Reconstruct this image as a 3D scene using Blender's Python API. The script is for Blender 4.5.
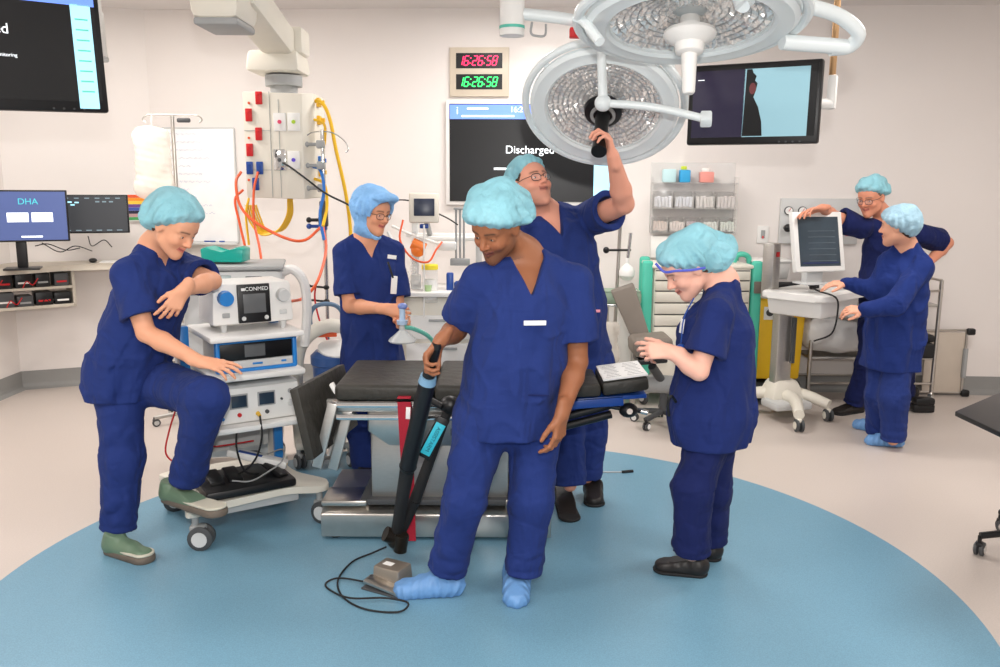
import bpy, bmesh, math, random
import numpy as np
from mathutils import Vector, Matrix

for _o in list(bpy.data.objects):
    bpy.data.objects.remove(_o, do_unlink=True)
SC = bpy.context.scene
COL = SC.collection
random.seed(7)

# ------------------------------------------------------------------ camera
FOC, HY, CH, ROLL = 850.0, 186.0, 1.68, math.radians(0.35)
TH = math.atan((333.5 - HY) / FOC)
cd = bpy.data.cameras.new('camera')
cd.sensor_width = 36.0
cd.lens = 36.0 * FOC / 1000.0
cd.clip_start = 0.05
cam = bpy.data.objects.new('camera', cd)
COL.objects.link(cam)
cam.location = (0, 0, CH)
_q = Matrix.Rotation(math.pi / 2 - TH, 4, 'X') @ Matrix.Rotation(ROLL, 4, 'Z')
cam.rotation_euler = _q.to_euler()
SC.camera = cam

# ------------------------------------------------------------------ colour management, world
SC.view_settings.view_transform = 'Standard'
SC.view_settings.look = 'None'
SC.view_settings.gamma = 1.0
SC.view_settings.use_curve_mapping = False
SC.view_settings.exposure = 0.46
w = bpy.data.worlds.new('world')
SC.world = w
w.use_nodes = True
w.node_tree.nodes['Background'].inputs[0].default_value = (1.0, 0.93, 0.88, 1)
w.node_tree.nodes['Background'].inputs[1].default_value = 0.42

def area(name, loc, target, size, size_y, power, color=(1, 1, 1)):
    l = bpy.data.lights.new(name, 'AREA')
    l.shape = 'RECTANGLE'
    l.size, l.size_y, l.energy, l.color = size, size_y, power, color
    o = bpy.data.objects.new(name, l)
    o.location = loc
    o.rotation_euler = (Vector(target) - Vector(loc)).to_track_quat('-Z', 'Y').to_euler()
    COL.objects.link(o)
    return o

# the photographer's flash, and unseen ceiling lights added to brighten the room
area('camera_flash', (0.02, -0.1, 2.0), (0.0, 5, 1.3), 0.10, 0.07, 48, (1, 0.97, 0.94))
for _i, (_x, _y) in enumerate(((-2.8, 5.1), (2.9, 4.4), (-2.7, 1.7), (2.9, 1.7), (0, 0.6), (0.3, 5.9))):
    area('added_ceiling_fill', (_x, _y, 3.04), (_x, _y + 0.001, 0), 1.1, 0.55, 30, (1, 0.95, 0.91))

# ------------------------------------------------------------------ pixel helpers
def ray(px, py):
    x = px - 500.0; y = 333.5 - py
    c, s = math.cos(ROLL), math.sin(ROLL)
    x, y = c * x - s * y, s * x + c * y
    return np.array([x, FOC * math.cos(TH) + y * math.sin(TH), -FOC * math.sin(TH) + y * math.cos(TH)])
def W(px, py, Y):                 # the point at depth Y seen at a pixel
    d = ray(px, py)
    p = d * (Y / d[1]); p[2] += CH
    return Vector(p)
def G(px, py, z=0.0):             # the point at height z seen at a pixel
    d = ray(px, py)
    p = d * ((z - CH) / d[2]); p[2] += CH
    return Vector(p)

# ------------------------------------------------------------------ materials
def lin(c):
    r = []
    for v in c[:3]:
        v = v / 255.0
        r.append(v / 12.92 if v <= 0.04045 else ((v + 0.055) / 1.055) ** 2.4)
    return (*r, 1.0)
MATS = {}
def mat(name, rgb, rough=0.5, metal=0.0, var=0.0, vscale=8.0, bump=0.0, bscale=60.0, alpha=1.0, emit=0.0,
        trans=0.0, spec=0.5, sheen=0.0, attr=None, sss=0.0, coat=0.0, stretch=(1, 1, 1), ior=1.45):
    if name in MATS: return MATS[name]
    m = bpy.data.materials.new(name)
    m.use_nodes = True
    nt = m.node_tree; N = nt.nodes; L = nt.links
    b = N['Principled BSDF']
    b.inputs['Base Color'].default_value = lin(rgb)
    b.inputs['Roughness'].default_value = rough
    b.inputs['Metallic'].default_value = metal
    b.inputs['Alpha'].default_value = alpha
    b.inputs['Specular IOR Level'].default_value = spec
    b.inputs['Transmission Weight'].default_value = trans
    b.inputs['IOR'].default_value = ior
    b.inputs['Coat Weight'].default_value = coat
    if sheen:
        b.inputs['Sheen Weight'].default_value = sheen
        b.inputs['Sheen Roughness'].default_value = 0.5
    if sss:
        b.inputs['Subsurface Weight'].default_value = sss
        b.inputs['Subsurface Radius'].default_value = (0.012, 0.005, 0.003)
    if emit:
        b.inputs['Emission Color'].default_value = lin(rgb)
        b.inputs['Emission Strength'].default_value = emit
    tc = N.new('ShaderNodeTexCoord')
    mp = N.new('ShaderNodeMapping'); mp.inputs['Scale'].default_value = stretch
    L.new(tc.outputs['Object'], mp.inputs['Vector'])
    src = None
    if attr:
        a = N.new('ShaderNodeAttribute'); a.attribute_name = attr
        L.new(a.outputs['Color'], b.inputs['Base Color']); src = a.outputs['Color']
    if var or not (bump or emit or attr):
        n = N.new('ShaderNodeTexNoise'); n.inputs['Scale'].default_value = vscale; n.inputs['Detail'].default_value = 4
        L.new(mp.outputs[0], n.inputs['Vector'])
        r = N.new('ShaderNodeMapRange')
        v = var or 0.03
        r.inputs['From Min'].default_value = 0.3; r.inputs['From Max'].default_value = 0.7
        r.inputs['To Min'].default_value = 1 - v; r.inputs['To Max'].default_value = 1 + v
        L.new(n.outputs['Fac'], r.inputs['Value'])
        h = N.new('ShaderNodeHueSaturation')
        if src: L.new(src, h.inputs['Color'])
        else: h.inputs['Color'].default_value = lin(rgb)
        L.new(r.outputs[0], h.inputs['Value'])
        L.new(h.outputs[0], b.inputs['Base Color'])
    if bump:
        n2 = N.new('ShaderNodeTexNoise'); n2.inputs['Scale'].default_value = bscale; n2.inputs['Detail'].default_value = 3
        L.new(mp.outputs[0], n2.inputs['Vector'])
        bp = N.new('ShaderNodeBump'); bp.inputs['Strength'].default_value = bump; bp.inputs['Distance'].default_value = 0.004 if bscale > 20 else 0.03
        L.new(n2.outputs['Fac'], bp.inputs['Height']); L.new(bp.outputs[0], b.inputs['Normal'])
    MATS[name] = m
    return m

M_wall = mat('wall_paint', (229, 223, 219), 0.55, var=0.015, vscale=1.5)
M_ceil = mat('ceiling_paint', (226, 222, 220), 0.6, var=0.01)
M_floor = mat('floor_vinyl', (198, 187, 179), 0.36, var=0.05, vscale=140)
M_blue = mat('floor_vinyl_blue', (110, 152, 174), 0.36, var=0.13, vscale=190)
M_base = mat('cove_vinyl', (140, 140, 138), 0.45, var=0.03)
M_steel = mat('stainless_steel', (196, 192, 186), 0.28, 1.0, var=0.04, vscale=20)
M_brush = mat('brushed_steel', (188, 186, 182), 0.38, 0.9, var=0.05, vscale=30, stretch=(1, 1, 12))
M_chrome = mat('chrome', (215, 215, 215), 0.12, 1.0)
M_white = mat('white_enamel', (232, 231, 228), 0.35, var=0.01)
M_cream = mat('cream_plastic', (226, 221, 208), 0.45, var=0.015)
M_grey = mat('grey_plastic', (158, 160, 160), 0.5, var=0.03)
M_lgrey = mat('light_grey_plastic', (200, 201, 200), 0.45, var=0.02)
M_dgrey = mat('dark_grey_plastic', (72, 74, 76), 0.5, var=0.04)
M_black = mat('black_plastic', (20, 20, 22), 0.38, var=0.08)
M_rubber = mat('black_rubber', (30, 30, 31), 0.7, var=0.08)
M_vinyl = mat('black_vinyl_pad', (48, 46, 41), 0.5, var=0.1, vscale=12, bump=0.25, bscale=18)
M_blueP = mat('blue_plastic', (40, 128, 205), 0.35, var=0.03)
M_dblue = mat('deep_blue_metal', (26, 70, 150), 0.35, var=0.04)
M_teal = mat('teal_plastic', (78, 190, 165), 0.4, var=0.03)
M_tealD = mat('teal_gel', (20, 165, 150), 0.3, var=0.05)
M_yellow = mat('yellow_bin', (250, 200, 40), 0.45, var=0.04)
M_red = mat('red_socket', (205, 28, 34), 0.4, var=0.03)
M_redstrap = mat('red_webbing', (165, 22, 45), 0.7, bump=0.4, bscale=160)
M_orange = mat('orange_hose', (232, 96, 50), 0.4, var=0.03)
M_yhose = mat('yellow_hose', (240, 190, 40), 0.45, var=0.04)
M_bhose = mat('blue_hose', (40, 110, 190), 0.4, var=0.03)
M_paper = mat('paper', (240, 239, 236), 0.7, var=0.01)
M_screen = mat('dark_screen', (12, 13, 16), 0.35, var=0.05)
M_screenG = mat('grey_lcd', (96, 98, 100), 0.25, var=0.03)
M_glass = mat('clear_plastic', (240, 241, 240), 0.12, alpha=0.22, var=0.01)
M_frost = mat('frosted_bag', (246, 238, 226), 0.2, alpha=0.5, var=0.03)
M_brown = mat('taupe_vinyl', (112, 103, 94), 0.5, var=0.04)
M_sage = mat('sage_plastic', (138, 158, 138), 0.5, var=0.03)

# ------------------------------------------------------------------ mesh builder
def tag(o, label=None, cat=None, group=None, kind=None):
    if label: o['label'] = label
    if cat: o['category'] = cat
    if group: o['group'] = group
    if kind: o['kind'] = kind
    return o
def frame_from(axis):
    a = Vector(axis).normalized()
    t = Vector((0, 0, 1)) if abs(a.z) < 0.9 else Vector((1, 0, 0))
    u = t.cross(a).normalized()
    return u, a.cross(u), a
class MB:
    """collects solid shapes; every shape is given in the frame of the thing it belongs to"""
    def __init__(s): s.bm = bmesh.new()
    def _xf(s, vs, M):
        for v in vs: v.co = M @ v.co
    def box(s, c, d, bev=0.0, rot=None, seg=2, taper=None):
        r = bmesh.ops.create_cube(s.bm, size=1.0)
        vs = r['verts']
        for v in vs:
            v.co = Vector((v.co.x * d[0], v.co.y * d[1], v.co.z * d[2]))
            if taper and v.co.z > 0: v.co.x *= taper[0]; v.co.y *= taper[1]
        if bev > 0:
            es = list({e for v in vs for e in v.link_edges})
            r2 = bmesh.ops.bevel(s.bm, geom=es, offset=min(bev, 0.45 * min(d)), segments=seg, profile=0.5, affect='EDGES')
            vs = list({v for f in r2['faces'] for v in f.verts} | {v for v in vs if v.is_valid})
        M = Matrix.Translation(Vector(c))
        if rot is not None:
            if isinstance(rot, Matrix): M = M @ rot.to_4x4()
            else: M = M @ Matrix.Rotation(rot[2], 4, 'Z') @ Matrix.Rotation(rot[1], 4, 'Y') @ Matrix.Rotation(rot[0], 4, 'X')
        s._xf(vs, M)
        return s
    def cyl(s, a, b, r1, r2=None, n=20, cap=True):
        a, b = Vector(a), Vector(b)
        r2 = r1 if r2 is None else r2
        u, v, w_ = frame_from(b - a)
        A = [s.bm.verts.new(a + (u * math.cos(2 * math.pi * i / n) + v * math.sin(2 * math.pi * i / n)) * r1) for i in range(n)]
        B = [s.bm.verts.new(b + (u * math.cos(2 * math.pi * i / n) + v * math.sin(2 * math.pi * i / n)) * r2) for i in range(n)]
        for i in range(n): s.bm.faces.new((A[i], A[(i + 1) % n], B[(i + 1) % n], B[i]))
        if cap: s.bm.faces.new(A[::-1]); s.bm.faces.new(B)
        return s
    def lathe(s, prof, o=(0, 0, 0), axis=(0, 0, 1), n=40, closed=False):
        u, v, w_ = frame_from(axis); o = Vector(o); rings = []
        for (r, z) in prof:
            if r < 1e-6: rings.append([s.bm.verts.new(o + w_ * z)])
            else: rings.append([s.bm.verts.new(o + w_ * z + (u * math.cos(2 * math.pi * i / n) + v * math.sin(2 * math.pi * i / n)) * r) for i in range(n)])
        pairs = list(zip(rings[:-1], rings[1:]))
        if closed: pairs.append((rings[-1], rings[0]))
        for A, B in pairs:
            for i in range(n):
                j = (i + 1) % n
                if len(A) == 1 and len(B) == 1: continue
                if len(A) == 1: s.bm.faces.new((A[0], B[j], B[i]))
                elif len(B) == 1: s.bm.faces.new((A[i], A[j], B[0]))
                else: s.bm.faces.new((A[i], A[j], B[j], B[i]))
        return s
    def tube(s, pts, r, n=8, smooth=True, sub=5, closed=False):
        P = [Vector(p) for p in pts]
        if smooth and len(P) > 2:
            Q = []
            m = len(P)
            rng = range(m) if closed else range(m - 1)
            for i in rng:
                p1, p2 = P[i], P[(i + 1) % m]
                p0 = P[i - 1] if (i > 0 or closed) else p1 * 2 - p2
                p3 = P[(i + 2) % m] if (i + 2 < m or closed) else p2 * 2 - p1
                for k in range(sub):
                    t = k / sub
                    Q.append(0.5 * ((2 * p1) + (p2 - p0) * t + (2 * p0 - 5 * p1 + 4 * p2 - p3) * t * t + (3 * p1 - p0 - 3 * p2 + p3) * t ** 3))
            if not closed: Q.append(P[-1])
            P = Q
        m = len(P); rings = []
        R = r if callable(r) else (lambda t: r)
        u = None
        for i in range(m):
            if closed: d = P[(i + 1) % m] - P[i - 1]
            else: d = P[min(i + 1, m - 1)] - P[max(i - 1, 0)]
            if d.length < 1e-9: d = Vector((0, 0, 1))
            d.normalize()
            if u is None: u = frame_from(d)[0]
            u = (u - d * u.dot(d))
            u = u.normalized() if u.length > 1e-6 else frame_from(d)[0]
            v = d.cross(u)
            rr = R(i / (m - 1))
            rings.append([s.bm.verts.new(P[i] + (u * math.cos(2 * math.pi * k / n) + v * math.sin(2 * math.pi * k / n)) * rr) for k in range(n)])
        prs = list(zip(rings[:-1], rings[1:]))
        if closed: prs.append((rings[-1], rings[0]))
        for A, B in prs:
            for k in range(n): s.bm.faces.new((A[k], A[(k + 1) % n], B[(k + 1) % n], B[k]))
        if not closed: s.bm.faces.new(rings[0][::-1]); s.bm.faces.new(rings[-1])
        return s
    def prism(s, poly, vec, bev=0.0):
        vec = Vector(vec)
        A = [s.bm.verts.new(Vector(p)) for p in poly]
        B = [s.bm.verts.new(Vector(p) + vec) for p in poly]
        n = len(A); fs = []
        for i in range(n): fs.append(s.bm.faces.new((A[i], A[(i + 1) % n], B[(i + 1) % n], B[i])))
        fs.append(s.bm.faces.new(A[::-1])); fs.append(s.bm.faces.new(B))
        if bev:
            es = list({e for f in fs for e in f.edges})
            bmesh.ops.bevel(s.bm, geom=es, offset=bev, segments=2, profile=0.5, affect='EDGES')
        return s
    def ball(s, c, r, rot=None, n=20):
        q = bmesh.ops.create_uvsphere(s.bm, u_segments=n, v_segments=max(6, n // 2), radius=1.0)
        r = (r, r, r) if not hasattr(r, '__len__') else r
        M = Matrix.Translation(Vector(c))
        if rot is not None: M = M @ (rot.to_4x4() if isinstance(rot, Matrix) else Matrix.Rotation(rot, 4, 'Z'))
        s._xf(q['verts'], M @ Matrix.Diagonal((*r, 1)))
        return s
    def quad(s, pts, thick=0.002):
        P = [Vector(p) for p in pts]
        nrm = (P[1] - P[0]).cross(P[2] - P[0]).normalized()
        return s.prism(P, nrm * thick)
    def build(s, name, material, parent=None, smooth=True):
        bmesh.ops.recalc_face_normals(s.bm, faces=s.bm.faces[:])
        me = bpy.data.meshes.new(name)
        s.bm.to_mesh(me); s.bm.free()
        if smooth:
            me.polygons.foreach_set('use_smooth', [True] * len(me.polygons))
            me.set_sharp_from_angle(angle=math.radians(35))
        me.materials.append(material)
        o = bpy.data.objects.new(name, me)
        COL.objects.link(o)
        if parent is not None: o.parent = parent
        return o
def empty(name, label, cat, loc=(0, 0, 0), rz=0.0, group=None, rot=None):
    o = bpy.data.objects.new(name, None)
    o.empty_display_size = 0.05
    o.location = loc
    o.rotation_euler = rot if rot is not None else (0, 0, rz)
    COL.objects.link(o)
    return tag(o, label, cat, group)
def loc_of(root):
    """maps world points into a root's own frame"""
    M = Matrix.LocRotScale(root.location, root.rotation_euler, None).inverted()
    return lambda p: M @ Vector(p)
def solo(name, mb, material, label, cat, base=None, group=None):
    """a thing that is one mesh: origin moved to its base"""
    o = mb.build(name, material)
    me = o.data
    co = np.empty(len(me.vertices) * 3); me.vertices.foreach_get('co', co); co = co.reshape(-1, 3)
    b = np.array(base) if base is not None else np.array([co[:, 0].mean(), co[:, 1].mean(), co[:, 2].min()])
    me.vertices.foreach_set('co', (co - b).ravel()); me.update()
    o.location = b
    return tag(o, label, cat, group)
def text(s, name, size, material, parent, loc, rot, ext=0.0006, align='CENTER', shear=0.0):
    c = bpy.data.curves.new(name, 'FONT')
    c.body = s; c.size = size; c.extrude = ext; c.align_x = align; c.align_y = 'CENTER'; c.shear = shear
    t = bpy.data.objects.new(name + '_src', c)
    COL.objects.link(t)
    me = bpy.data.meshes.new_from_object(t.evaluated_get(bpy.context.evaluated_depsgraph_get()))
    bpy.data.objects.remove(t, do_unlink=True)
    me.materials.clear(); me.materials.append(material)
    o = bpy.data.objects.new(name, me)
    COL.objects.link(o)
    o.parent = parent; o.location = loc
    o.rotation_euler = rot if not isinstance(rot, Matrix) else rot.to_euler()
    return o
# ------------------------------------------------------------------ solid bodies from blended volumes
def V3(p): return np.array(p, float)
def unit(v):
    v = V3(v); return v / max(np.linalg.norm(v), 1e-9)
def axis_pts(lo, hi, coarse, fine, zones):
    p = [lo]
    while p[-1] < hi:
        st = fine if any(a - coarse <= p[-1] <= b for a, b in zones) else coarse
        p.append(p[-1] + st)
    return np.array(p, np.float32)
class Field:
    def __init__(s, lo, hi, coarse=0.008, fine=0.004, zones=None):
        zones = zones or []
        s.ax = [axis_pts(lo[i], hi[i], coarse, fine, [(z[0][i], z[1][i]) for z in zones]) for i in range(3)]
        s.F = np.full([len(a) for a in s.ax], 0.5, np.float32)
    def sub(s, lo, hi):
        sl = []
        for i in range(3):
            a = max(0, int(np.searchsorted(s.ax[i], lo[i])) - 1); b = min(len(s.ax[i]), int(np.searchsorted(s.ax[i], hi[i])) + 1)
            if b <= a: return None, None
            sl.append(slice(a, b))
        X, Y, Z = np.meshgrid(s.ax[0][sl[0]], s.ax[1][sl[1]], s.ax[2][sl[2]], indexing='ij', sparse=True)
        return tuple(sl), (X, Y, Z)
    def mix(s, sl, d, k, op='u'):
        A = s.F[sl]; d = d.astype(np.float32)
        if op == 'u':
            h = np.maximum(k - np.abs(A - d), 0) / max(k, 1e-6)
            s.F[sl] = np.minimum(A, d) - h * h * k * 0.25
        else:                       # smooth subtraction
            d = -d
            h = np.maximum(k - np.abs(A - d), 0) / max(k, 1e-6)
            s.F[sl] = np.maximum(A, d) + h * h * k * 0.25
    def cone(s, a, b, ra, rb, k=0.02, flat=1.0, u=None, op='u'):
        """tapered limb; flat<1 squashes it across the direction perpendicular to u"""
        a, b = V3(a), V3(b); R = max(ra, rb) + k + 0.03
        sl, P = s.sub(np.minimum(a, b) - R, np.maximum(a, b) + R)
        if sl is None: return
        w_ = b - a; L2 = max((w_ ** 2).sum(), 1e-9)
        q = [P[i] - a[i] for i in range(3)]
        t = np.clip((q[0] * w_[0] + q[1] * w_[1] + q[2] * w_[2]) / L2, 0, 1)
        d = [q[i] - t * w_[i] for i in range(3)]
        d2 = d[0] ** 2 + d[1] ** 2 + d[2] ** 2
        if flat != 1.0:
            v = unit(np.cross(unit(w_), unit(u)))
            c = d[0] * v[0] + d[1] * v[1] + d[2] * v[2]
            d2 = d2 + c * c * (1 / flat ** 2 - 1)
        r = ra + (rb - ra) * t
        s.mix(sl, (np.sqrt(d2) - r) * (0.5 + 0.5 * flat), k, op)
    def ell(s, c, r, R=None, k=0.02, op='u'):
        c = V3(c); r = V3(r); R = np.eye(3) if R is None else R      # rows = local axes
        m = r.max() + k + 0.03
        sl, P = s.sub(c - m, c + m)
        if sl is None: return
        q = [P[i] - c[i] for i in range(3)]
        l = [(q[0] * R[j][0] + q[1] * R[j][1] + q[2] * R[j][2]) / r[j] for j in range(3)]
        n = np.sqrt(l[0] ** 2 + l[1] ** 2 + l[2] ** 2)
        s.mix(sl, (n - 1) * r.min(), k, op)
    def cut(s, p, n, k=0.004, lo=None, hi=None):
        """removes everything on the n side of a plane through p (within lo..hi)"""
        lo = V3([-99] * 3) if lo is None else V3(lo); hi = V3([99] * 3) if hi is None else V3(hi)
        sl, P = s.sub(lo, hi)
        if sl is None: return
        n = unit(n); p = V3(p)
        d = -((P[0] - p[0]) * n[0] + (P[1] - p[1]) * n[1] + (P[2] - p[2]) * n[2])
        s.mix(sl, np.broadcast_to(d, s.F[sl].shape), k, 's')
    def warp(s, fn, band=0.03):
        idx = np.nonzero(np.abs(s.F) < band)
        P = [s.ax[i][idx[i]] for i in range(3)]
        s.F[idx] += fn(*P).astype(np.float32)
    def mesh(s):
        F = s.F; ax = s.ax
        F[0], F[-1] = 1, 1; F[:, 0], F[:, -1] = 1, 1; F[:, :, 0], F[:, :, -1] = 1, 1
        I = F < 0
        c = np.zeros([n - 1 for n in F.shape], np.uint8)
        nx, ny, nz = F.shape
        for dx in (0, 1):
            for dy in (0, 1):
                for dz in (0, 1):
                    c += I[dx:nx - 1 + dx, dy:ny - 1 + dy, dz:nz - 1 + dz]
        act = (c > 0) & (c < 8)
        ci = np.array(np.nonzero(act)); n = ci.shape[1]
        vid = np.full(c.shape, -1, np.int32); vid[act] = np.arange(n)
        acc = np.zeros((3, n)); cnt = np.zeros(n)
        cor = lambda o: tuple(ci[i] + o[i] for i in range(3))
        for a in range(3):
            for p in (0, 1):
                for q in (0, 1):
                    o0 = [0, 0, 0]; o0[(a + 1) % 3] = p; o0[(a + 2) % 3] = q
                    o1 = list(o0); o1[a] = 1
                    f0, f1 = F[cor(o0)], F[cor(o1)]
                    m = (f0 < 0) != (f1 < 0)
                    t = np.where(m, f0 / np.where(m, f0 - f1, 1), 0)
                    for i in range(3):
                        x0 = ax[i][ci[i] + o0[i]]; x1 = ax[i][ci[i] + o1[i]]
                        acc[i] += np.where(m, x0 + (x1 - x0) * t, 0)
                    cnt += m
        V = (acc / cnt).T
        Q = []
        for a in range(3):
            b, e = (a + 1) % 3, (a + 2) % 3
            s0 = [slice(None)] * 3; s1 = [slice(None)] * 3
            s0[a] = slice(0, -1); s1[a] = slice(1, None)
            for x in (b, e): s0[x] = slice(1, -1); s1[x] = slice(1, -1)
            A, B = I[tuple(s0)], I[tuple(s1)]
            for flip, msk in ((0, A & ~B), (1, ~A & B)):
                k = np.array(np.nonzero(msk))
                if k.shape[1] == 0: continue
                k[b] += 1; k[e] += 1
                def cell(db, de):
                    z = k.copy(); z[b] += db; z[e] += de
                    return vid[z[0], z[1], z[2]]
                q = np.stack([cell(-1, -1), cell(0, -1), cell(0, 0), cell(-1, 0)], 1)
                Q.append(q[:, ::-1] if flip else q)
        return V, np.concatenate(Q)
def mesh_obj(name, V, Q, material, parent=None, base=(0, 0, 0), col=None, relax=1):
    for _ in range(relax):          # one gentle smoothing pass
        S = np.zeros_like(V); C_ = np.zeros(len(V))
        for i in range(4):
            for j in (1, 3):
                np.add.at(S, Q[:, i], V[Q[:, (i + j) % 4]]); np.add.at(C_, Q[:, i], 1)
        V = V * 0.5 + 0.5 * S / C_[:, None]
    me = bpy.data.meshes.new(name)
    me.vertices.add(len(V)); me.loops.add(len(Q) * 4); me.polygons.add(len(Q))
    me.vertices.foreach_set('co', (V - np.array(base)).astype(np.float32).ravel())
    me.loops.foreach_set('vertex_index', Q.astype(np.int32).ravel())
    me.polygons.foreach_set('loop_start', np.arange(0, len(Q) * 4, 4, dtype=np.int32))
    me.update(calc_edges=True); me.validate()
    me.polygons.foreach_set('use_smooth', [True] * len(me.polygons))
    if col is not None:
        at = me.color_attributes.new('Col', 'FLOAT_COLOR', 'POINT')
        c4 = np.ones((len(V), 4), np.float32); c4[:, :3] = col(V)
        at.data.foreach_set('color', c4.ravel())
    me.materials.append(material)
    o = bpy.data.objects.new(name, me)
    COL.objects.link(o)
    if parent is not None: o.parent = parent
    return o
def wob(x, y, z, f, seed, n=4):
    rs = np.random.RandomState(seed); r = 0
    for i in range(n):
        k = rs.randn(3); k = k / np.linalg.norm(k) * f * rs.uniform(0.6, 1.5)
        r = r + np.sin(k[0] * x + k[1] * y + k[2] * z + rs.uniform(0, 6.28))
    return r / n
def seg_t(x, y, z, a, b):
    a, b = V3(a), V3(b); w_ = b - a
    return ((x - a[0]) * w_[0] + (y - a[1]) * w_[1] + (z - a[2]) * w_[2]) / (w_ ** 2).sum()
def seg_d(x, y, z, a, b):
    t = np.clip(seg_t(x, y, z, a, b), 0, 1); a, b = V3(a), V3(b); w_ = b - a
    return np.sqrt((x - a[0] - t * w_[0]) ** 2 + (y - a[1] - t * w_[1]) ** 2 + (z - a[2] - t * w_[2]) ** 2)
# ------------------------------------------------------------------ people
M_skin = {}
def skin_mat(): return mat('skin', (200, 150, 120), 0.5, attr='Col', sss=0.04, spec=0.4, bump=0.08, bscale=220)
def cloth_mat(name, rgb):
    """woven cotton with hanging creases"""
    m = mat(name, rgb, 0.9, var=0.06, vscale=5, bump=0.25, bscale=420, spec=0.12, sheen=0.03)
    nt = m.node_tree; N = nt.nodes; L = nt.links
    b = N['Principled BSDF']; prev = b.inputs['Normal'].links[0].from_node
    tc = [n for n in N if n.type == 'TEX_COORD'][0]
    last = prev
    for sc, st, dist, typ in (((1.3, 1.3, 0.45), 1.0, 0.040, 'FBM'), ((1.0, 1.6, 2.4), 0.6, 0.014, 'FBM')):
        mp = N.new('ShaderNodeMapping'); mp.inputs['Scale'].default_value = sc; mp.inputs['Rotation'].default_value = (0.25, 0.35, 0)
        L.new(tc.outputs['Object'], mp.inputs['Vector'])
        n = N.new('ShaderNodeTexNoise'); n.noise_type = typ
        n.inputs['Scale'].default_value = 6.5; n.inputs['Detail'].default_value = 2.2; n.inputs['Distortion'].default_value = 0.6
        L.new(mp.outputs[0], n.inputs['Vector'])
        bp = N.new('ShaderNodeBump'); bp.inputs['Strength'].default_value = st; bp.inputs['Distance'].default_value = dist
        L.new(n.outputs['Fac'], bp.inputs['Height']); L.new(last.outputs[0], bp.inputs['Normal'])
        last = bp
    L.new(last.outputs[0], b.inputs['Normal'])
    return m
M_cloth = cloth_mat('navy_scrub_cloth', (38, 54, 112))
M_clothD = cloth_mat('dark_navy_scrub_cloth', (30, 38, 84))
M_clothM = cloth_mat('mid_navy_scrub_cloth', (33, 46, 100))
M_gown = cloth_mat('royal_blue_gown_cloth', (33, 50, 110))
M_clog = mat('black_leather', (34, 30, 29), 0.45, var=0.15, vscale=20, bump=0.2, bscale=60)
M_boot = mat('olive_green_rubber', (98, 122, 100), 0.4, var=0.05, vscale=10)
M_sole = mat('brown_rubber_sole', (104, 94, 84), 0.7, var=0.08)
M_soleW = mat('cream_boot_rim', (196, 192, 176), 0.6, var=0.03)
M_cover = mat('blue_shoe_cover_film', (104, 150, 202), 0.5, var=0.08, vscale=20, bump=0.7, bscale=45)
M_eye = mat('eye', (240, 238, 235), 0.15)
M_iris = mat('iris', (40, 28, 20), 0.1)
M_elastic = mat('white_elastic', (232, 232, 232), 0.7)
M_frameD = mat('dark_spectacle_frame', (38, 34, 36), 0.3)
M_frameT = mat('tortoise_spectacle_frame', (112, 74, 48), 0.3)
M_lens = mat('spectacle_lens', (235, 240, 242), 0.05, alpha=0.12, var=0.001)
def cap_mat(name, rgb, alpha):
    return mat(name, rgb, 0.75, var=0.10, vscale=9, bump=0.9, bscale=16, alpha=alpha, spec=0.2)
M_cap = cap_mat('aqua_cap_fabric', (150, 210, 224), 0.80)
M_capP = cap_mat('pale_blue_cap_fabric', (164, 200, 218), 0.86)
M_hood = cap_mat('sky_blue_hood_fabric', (138, 190, 242), 1.0)

def axes(f, u):
    f = unit(f); u = unit(V3(u) - f * np.dot(u, f)); r = np.cross(f, u)      # r = wearer's right
    return f, u, r

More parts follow.
